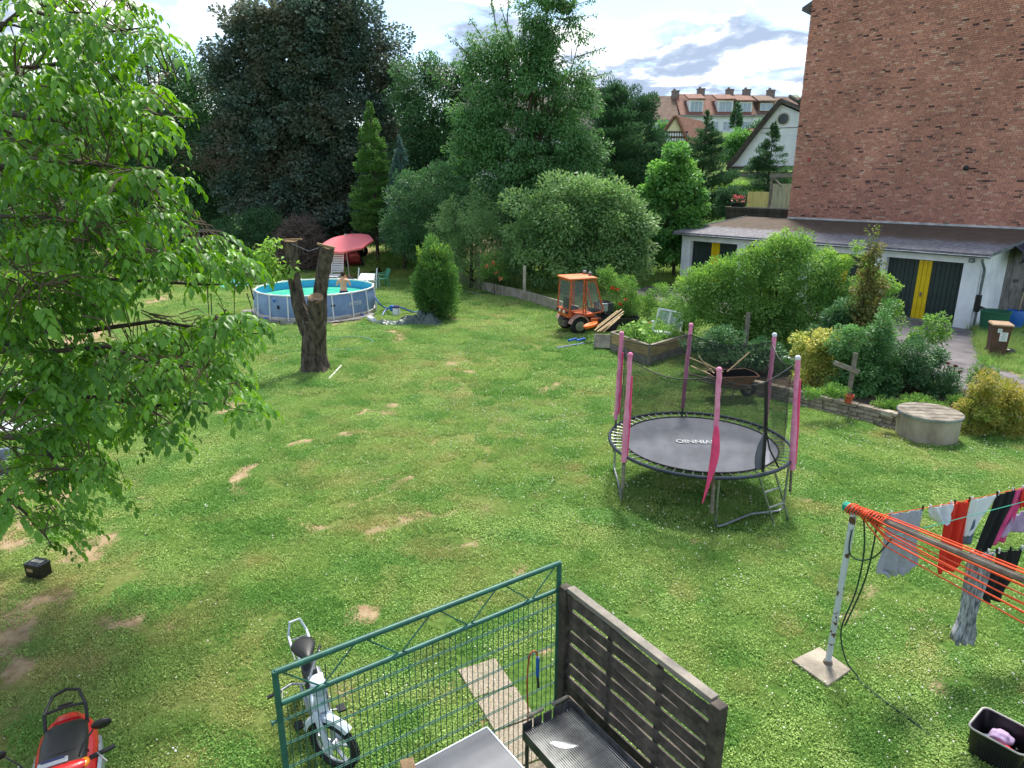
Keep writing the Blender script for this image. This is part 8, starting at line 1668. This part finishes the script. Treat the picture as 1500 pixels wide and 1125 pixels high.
def posts():
    for px, base, top, w, m, lab in ((950, 470, 430, .12, 'concrete_pale', 'grey concrete fence post between tractor and white window frame'), (1090, 522, 458, .11, 'weathered', 'weathered wooden post in front of the large shrub'), (1298, 556, 503, .16, 'concrete_pale', 'pale stone post half overgrown by the dark climber'), (1016, 478, 462, .05, 'grey_dark', 'thin dark netting stake at the corner of the bed')):
        b = at(px, base, .0 if px < 1000 else .2); H = atY(px, top, b.y).z - b.z; o = MB().box((0, 0, H/2-.1), (w, w*.8, H+.2)).build('garden_post', M[m], bevel=.012, loc=b); o.rotation_euler = (0, 0, R(15)); tag(o, lab, 'post')
    # small wooden cross sign
    b = at(1241, 590, .3); H = atY(1243, 517, b.y).z - b.z; t = thing('wooden_cross', 'small weathered wooden cross of two boards in the flower bed', 'cross', b, 0)
    MB().beam((0, 0, -.1), (.03, 0, H), .10, .035, up=(0, 1, 0)).build('upright', M['weathered'], t, bevel=.004)
    p, q = atY(1221, 531, b.y-.05)-b, atY(1259, 546, b.y-.05)-b; MB().beam(p, q, .035, .11, up=(0, 0, 1)).build('cross_board', M['weathered'], t, bevel=.02)
    b = at(1242, 590, .36); t = thing('flower_pot', 'terracotta flower pot standing on the stone wall below the wooden cross', 'flower pot', b); MB().lathe([(.07, 0), (.10, .15), (.115, .15), (.115, .185), (.095, .185), (.08, .13)], n=18).build('pot', M['terracotta'], t); MB().lathe([(.088, .13), (.01, .15)], n=14).build('soil', M['soil'], t); MB().tube([(0, 0, .1), (.01, 0, .5)], .012, 6).build('stake', M['weathered'], t)
posts()
def stone_wall():
    a, b = STONE_A, STONE_B; d = (b-a).normalized(); L = (b-a).length; t = thing('stone_retaining_wall', 'low dry stone retaining wall edging the flower bed', 'wall', a, math.atan2(d.y, d.x)); h = .085; me = []
    for k in range(7):
        rnd = random.Random(k); w = rnd.uniform(.17, .34); mb = MB().loft([[V(x, y, z) for x, y in ((-w/2, -.09), (w/2, -.09), (w/2, .1), (-w/2, .1))] for z in (0, h-.012)]); mb.v = [tuple(Vector(v) + V(rnd.uniform(-.012, .012), rnd.uniform(-.015, .015), rnd.uniform(-.006, .006))) for v in mb.v]; me.append((w, mb.mesh('stone', M['stone'])))
    n = 0
    for row in range(4):
        x = -.1*(row % 2)
        while x < L:
            w, m_ = random.choice(me); x += w/2
            inst('stone', m_, t, Matrix.Translation((x, .1 + .02*row + random.uniform(-.012, .012), row*h + .0)) @ Matrix.Rotation(random.gauss(0, .04), 4, 'Z')); x += w/2 + .012; n += 1
    print('stones', n)
    for px, py, s, lab in ((1301, 605, .17, 'pale loose stone block lying on the right end of the stone wall'), (1312, 607, .11, 'small pale loose stone beside the larger one on the stone wall end')):
        o = MB().box((0, 0, 0), (s*1.5, s, s*.6)).build('loose_stone', M['concrete_pale'], bevel=.012, loc=at(px, py, .42)); o.rotation_euler = (0, .1, .5); tag(o, lab, 'stone')
stone_wall()
def cistern():
    c = at(1361, 641); c = V(c.x, c.y+.12, 0); t = thing('concrete_cistern', 'round concrete cistern ring with weathered wooden lid beside the yellow shrubs', 'cistern', c); r = .57; H = .5
    MB().lathe([(r, 0), (r+.004, .3), (r, H), (r-.06, H), (r-.06, .1)], n=56).build('ring', mat('stained_cistern_concrete', S('aba392'), .95, c2=S('857b6b'), scale=2.2, bump=.5, bscale=30, stretch=(1, 1, .35), detail=10), t)
    n = 6; R0 = r + .025
    for k in range(n):
        y0, y1 = -R0 + 2*R0*k/n + .011, -R0 + 2*R0*(k+1)/n - .011; pts = []
        K = 8
        for i in range(K+1): y = y0 + (y1-y0)*i/K; pts.append((math.sqrt(max(0, R0*R0-y*y)), y))
        poly = [(x, y) for x, y in pts] + [(-x, y) for x, y in pts[::-1]]; z = H + .005 + random.uniform(0, .006)
        o = MB().loft([[V(x, y, z) for x, y in poly], [V(x, y, z+.03) for x, y in poly]]).build('lid_board', M['weathered'], t); 
    MB().lathe([(R0+.004, H-.015), (R0+.012, H-.015), (R0+.012, H+.028), (R0+.004, H+.028)], n=56, cap=False).build('iron_band', M['zinc'], t)
    for o in [o for o in t.children]: pass
    t.rotation_euler.z = R(-8)
cistern()
def wheelbarrow():
    b = at(1075, 582); t = thing('wheelbarrow', 'rusty wheelbarrow loaded with wooden sticks behind the trampoline net', 'wheelbarrow', b, R(8)); m = mat('rusty_tray', S('8c5a44'), .8, c2=S('5a4a42'), scale=5, bump=.4)
    top = [(-.68, -.32), (.42, -.36), (.5, 0), (.42, .36), (-.68, .32)]; bot = [(-.3, -.2), (.18, -.2), (.2, 0), (.18, .2), (-.3, .2)]
    MB().loft([[V(x, y, .62) for x, y in top], [V(x, y, .3) for x, y in bot], [V(x*1.0, y, .315) for x, y in [(p[0]*.95, p[1]*.93) for p in bot]], [V(x*.97, y*.95, .62) for x, y in top]]).build('tray', m, t)
    for s in (-1, 1): MB().tube([(.45, s*.05, .2), (.1, s*.2, .28), (-.6, s*.28, .42), (-1.25, s*.3, .62)], .018, 8).build('handle', M['steel_dull'], t); MB().tube([(-.35, s*.22, .36), (-.45, s*.24, 0), (-.2, s*.24, .02), (-.1, s*.2, .3)], .014, 6).build('leg', M['steel_dull'], t)
    wheel(t, (.35, 0, .2), .2, .05, 0, 'steel_dull')
    for k, (p0_, p1_, w) in enumerate((((1040, 540), (1050, 552), .04), ((1057, 552), (1098, 516), .04), ((1008, 523), (1085, 556), .035), ((1012, 536), (1040, 548), .03), ((1030, 530), (1075, 556), .03), ((1024, 522), (1046, 550), .03))):
        a = atY(*p0_, b.y + .15); c = atY(*p1_, b.y - .1 + .1*(k % 3)); tag(MB().beam(a, c, w, w*.7).build('wooden_stick', M['stick']), ('short wooden stick lying flat in the middle of the rusty wheelbarrow', 'long stick pointing up to the right out of the rusty wheelbarrow', 'longest thin stick reaching left out of the wheelbarrow', 'short stick low at the left edge of the rusty wheelbarrow', 'thin stick lying lengthwise across the rusty wheelbarrow', 'stick leaning steeply at the left of the rusty wheelbarrow')[k], 'stick', 'wooden sticks on the wheelbarrow')
wheelbarrow()
def bird(name, label, px, py, z, face, m, s=1.0, up=True, leg=.25):
    b = at(px, py, z); t = thing(name, label, 'bird figure', b, face)
    rows = []; sp = [(-.34, .02, .0, .015), (-.25, .06, .02, .05), (-.1, .11, .0, .10), (.06, .12, -.01, .12), (.17, .08, .02, .09), (.22, .045, .06, .05)]
    MB().loft([[V(x*s, w*s*math.cos(a), (leg + .12 + dz + h*math.sin(a))*s) for a in np.linspace(0, 2*math.pi, 13)[:-1]] for x, w, dz, h in sp]).build('body', m, t, ang=180)
    ng = [V(.19, 0, leg+.17)*s, V(.27, 0, leg+.27)*s, V(.22, 0, leg+.40)*s, V(.26, 0, leg+.5)*s] if up else [V(.19, 0, leg+.17)*s, V(.28, 0, leg+.22)*s, V(.33, 0, leg+.33)*s, V(.36, 0, leg+.36)*s]
    MB().tube(smoothp(ng), [.045*s - .02*s*i/15 for i in range(16)], 10).build('neck', m, t, ang=180); h = ng[-1]; MB().ball(h + V(.02*s, 0, .01*s), (.05*s, .032*s, .034*s), 12, 8).build('head', m, t, ang=180)
    MB().lathe([(.012*s, 0), (.002, .15*s)], h + V(.05*s, 0, 0), 8, M=Matrix.Rotation(R(100), 3, 'Y')).build('beak', M['orange_bright'], t)
    for k in (-1, 1): MB().tube([(.0, k*.05*s, (leg+.05)*s), (.0, k*.05*s, -.05)], .009, 6).build('leg', M['grey_dark'], t)
    MB().loft([[V(x*s, k, (leg + .14 + z_)*s) for x, z_ in ((-.3, -.02), (-.05, .07), (.12, .05), (.05, -.06), (-.1, -.05))] for k in (.1*s, .12*s)]).build('wing', m, t); MB().loft([[V(x*s, k, (leg + .14 + z_)*s) for x, z_ in ((-.3, -.02), (-.05, .07), (.12, .05), (.05, -.06), (-.1, -.05))] for k in (-.1*s, -.12*s)]).build('wing', m, t)
def bed_things():
    bird('swan_figure', 'white bird figure sitting among the plants in the raised bed', 968, 496, .5, R(185), M['birdwhite'], 1.0, True, .02)
    bird('heron_figure', 'grey heron figure standing low in the bed behind the wheelbarrow', 1062, 522, .2, R(5), M['birdgrey'], 1.0, True, .08)
    bird('stork_figure', 'white stork figure beside the rightmost pink trampoline pole', 1150, 541, .2, R(140), M['birdwhite'], .75, True, .25)
    b = at(1197, 562, .24); t = thing('garden_gnome', 'small garden gnome with red hat in front of the yellow shrub', 'gnome', b)
    MB().lathe([(.09, 0), (.1, .08), (.085, .2), (.05, .25)], n=14).build('body', M['cloth_grey'], t); MB().ball((0, 0, .28), (.055, .055, .06), 12, 8).build('head', M['skin'], t); MB().ball((0, -.04, .24), (.05, .03, .06), 10, 6).build('beard', M['white'], t); MB().lathe([(.065, .3), (.04, .38), (.005, .46)], n=14).build('hat', M['red_dull'], t)
    for k, (px, py) in enumerate(((903, 425), (897, 423), (916, 440), (908, 447), (1398, 537), (1405, 545), (1388, 533))):
        if k < 4: b = at(px, py+6, .0); b = atY(px, py, 24.2); m = M['redflower']; lab = ('second highest', 'leftmost', 'rightmost', 'lowest')[k] + ' orange red poppy blooming behind the orange tractor'; g = 'poppies behind the tractor'
        else: b = atY(px, py, 15.2); m = mat('dark_red_petals', S('6a1f2e'), .7); lab = ('middle', 'lowest', 'leftmost')[k-4] + ' dark red rose bloom on the bush beside the grey stone post'; g = 'dark red roses'
        z = b.z; t = thing('poppy' if k < 4 else 'rose', lab, 'flower', V(b.x, b.y, 0), 0, g); MB().tube([(0, 0, 0), (.02, 0, z)], .008, 5).build('stem', LM['herb'], t); n = 8 if k < 4 else 12; s = .12 if k < 4 else .06
        D = unit(n)*.8; D[:, 2] = abs(D[:, 2])*.5 + .1; leafobj('petals', np.tile([[.02, 0, z]], (n, 1)), D, unit(n) + [0, 0, 1], np.full(n, s), m, t, .9)
    for k, (px, py) in enumerate(((722, 386), (728, 400), (712, 390), (733, 408))):
        b = atY(px, py, 31.0); t = thing('lily', ('highest', 'third from top', 'leftmost', 'lowest')[k] + ' orange lily bloom behind the concrete fence wall', 'flower', V(b.x, b.y, 0), 0, 'orange lilies by the wall'); MB().tube([(0, 0, 0), (0, 0, b.z)], .008, 4).build('stem', LM['herb'], t); D = unit(9); leafobj('petals', np.tile([[0, 0, b.z]], (9, 1)), D, unit(9), np.full(9, .14), mat('orange_petals', S('c9774a'), .7) if k == 0 else bpy.data.materials['orange_petals'], t, .6)
bed_things()

# ================================================================== BINS, TUB, TOOLS
def bins():
    b = at(1457, 521); t = thing('brown_waste_bin', 'brown wheeled waste bin with white paper labels on its front', 'bin', b, R(-22)); m = M['bin_brown']; H = .95
    MB().loft([[V(x*w, y*d, z) for x, y in ((-1, -1), (1, -1), (1, 1), (-1, 1))] for w, d, z in ((.20, .22, .0), (.24, .27, H-.06), (.255, .285, H-.05), (.255, .285, H))]).build('body', m, t, bevel=.02)
    lid = MB().loft([[V(x*w, y*d, z) for x, y in ((-1, -1), (1, -1), (1, 1), (-1, 1))] for w, d, z in ((.275, .31, H+.003), (.28, .315, H+.04), (.25, .27, H+.075), (.15, .15, H+.085))]).build('lid', M['bin_lid'], t, bevel=.015)
    MB().tube([(-.2, .34, H-.02), (.2, .34, H-.02)], .016, 8).build('handle', m, t)
    for s in (-1, 1): MB().lathe([(.1, -.025), (.1, .025)], (s*.2, .24, .1), 16, M=Matrix.Rotation(R(90), 3, 'Y')).build('wheel', M['rubber'], t)
    tl = Matrix.Rotation(R(-3.2), 3, 'X')
    p1 = MB().box((.06, -.262, .64), (.2, .004, .27), M=None).build('paper_label', M['label_white'], t); p1.rotation_euler = (0, 0, 0)
    ln = MB()
    for k in range(7): ln.box((.06, -.2655, .75 - k*.034), (.15 - .03*(k % 3), .002, .012))
    ln.build('printed_lines', M['label_text'], p1)
    p2 = MB().box((-.06, -.272, .82), (.11, .004, .12)).build('paper_label', M['label_white'], t)
    l2 = MB()
    for k in range(4): l2.box((-.06, -.2755, .86 - k*.026), (.07, .002, .011))
    l2.build('printed_lines', M['label_text'], p2)
    b = at(1473, 523); b = at(1478, 520); t = thing('black_ball', 'small black ball shaped item on the ground right of the brown bin', 'ball', b + V(0, 0, .1)); MB().ball((0, 0, 0), (.17, .14, .11), 14, 8).build('body', M['plastic_black'], t)
    b = at(1452, 490); t = thing('green_water_tub', 'large dark green water tub under the garage downpipe', 'tub', b); MB().lathe([(.36, 0), (.42, .55), (.44, .8), (.47, .8), (.47, .83), (.43, .83), (.40, .5), (.34, .04)], n=32).build('tub', M['green_tub'], t)
    MB().lathe([(.41, .68), (.405, .69)], n=28).build('water', M['darkglass'], t)
    b = GL + GU*(GW+.75) + GN*1.9; t = thing('blue_barrel', 'blue plastic barrel with garden tools standing in it by the dark shed', 'barrel', b); MB().lathe([(.26, 0), (.3, .15), (.3, .55), (.28, .6), (.26, .6), (.26, .1)], n=24).build('barrel', M['blue'], t)
    for k, (x, y, dx, dy, h) in enumerate(((-.1, 0, -.15, 0, 1.5), (.08, .05, .2, .1, 1.35), (.0, -.1, .02, .0, 1.2))): 
        q = thing('garden_tool', ('long handled rake leaning out of the blue barrel, leftmost', 'wooden spade handle leaning right out of the blue barrel', 'short tool handle upright in the middle of the blue barrel')[k], 'tool', b + V(x, y, .1)); MB().tube([(0, 0, 0), (dx, dy, h)], .016, 8).build('handle', M['stick'] if k == 1 else M['weathered'], q); MB().box((dx, dy, h+.05), (.2 if k == 0 else .1, .03, .12)).build('head', M['grey_dark'], q)
    b = GL + GU*(GW+.35) + GN*1.6; t = thing('iron_hoops', 'rusty iron hoops leaning between green tub and blue barrel', 'hoops', b)
    for k in range(3): MB().tube([(.15*k + .16*math.cos(a), .05*k, .26 + .24*math.sin(a)) for a in np.linspace(0, 2*math.pi, 21)[:-1]], .014, 6, closed=True).build('hoop', M['rust2'], t)
    # tarp under the roof edge
    mb = MB(); n = 14; base = GL + GU*(GW+.05); rows = []
    for i in range(n+1):
        s = i/n; p = base + GN*(1.7 + 3.4*s) + V(0, 0, 2.9 + .25*s); rows.append([p + GU*(w*(1 + .1*math.sin(i*2.1))) + V(0, 0, -dz + .06*math.sin(i*1.9+j)) for j, (w, dz) in enumerate(((.02, .12), (.35, .1), (.6, .3), (.62, .55), (.5, .62)))])
    mb.v = [tuple(v) for r_ in rows for v in r_]; mb.f = [(i*5+j, i*5+j+1, (i+1)*5+j+1, (i+1)*5+j) for i in range(n) for j in range(4)]; o = mb.build('tarp', M['tarp_blue'], ang=180); s = o.modifiers.new('t', 'SOLIDIFY'); s.thickness = .01; tag(o, 'dark blue plastic tarp sagging from the roof edge right of the garage wall', 'tarp')
    o = MB().box((0, 0, .03), (1.2, .3, .05)).build('pale_plank', M['weathered'], loc=at(1492, 492)); o.rotation_euler = (0, 0, -.5); tag(o, 'pale plank lying on the grass at the right edge behind the brown bin', 'plank')
M['rust2'] = mat('rusty_iron', S('6b4334'), .85, c2=S('4a3028'), scale=9)
bins()
# fallen bits on the lawn
def bits():
    for k, (px, py, s, m, lab) in enumerate(((302, 741, .05, 'cloth_white', 'small white scrap lying on the lawn left of the centre'), (255, 1098, .05, 'cloth_white', 'small white scrap on the dry grass near the scooter'), (150, 855, .07, 'herbm', 'pale fallen leaf on the grass near the battery'))):
        c = at(px, py, .04); n = 5; mm = LM['lime'] if m == 'herbm' else M[m]; o = leafobj('scrap', rng.normal(0, .02, (n, 3)), unit(n)*[1, 1, .2], np.tile([[0, 0, 1.]], (n, 1)), np.full(n, s*.5), mm, None, .6, 'leaf', loc=c); tag(o, lab, 'litter')
bits()
bpy.context.view_layer.update()
print('objects', len(bpy.data.objects))
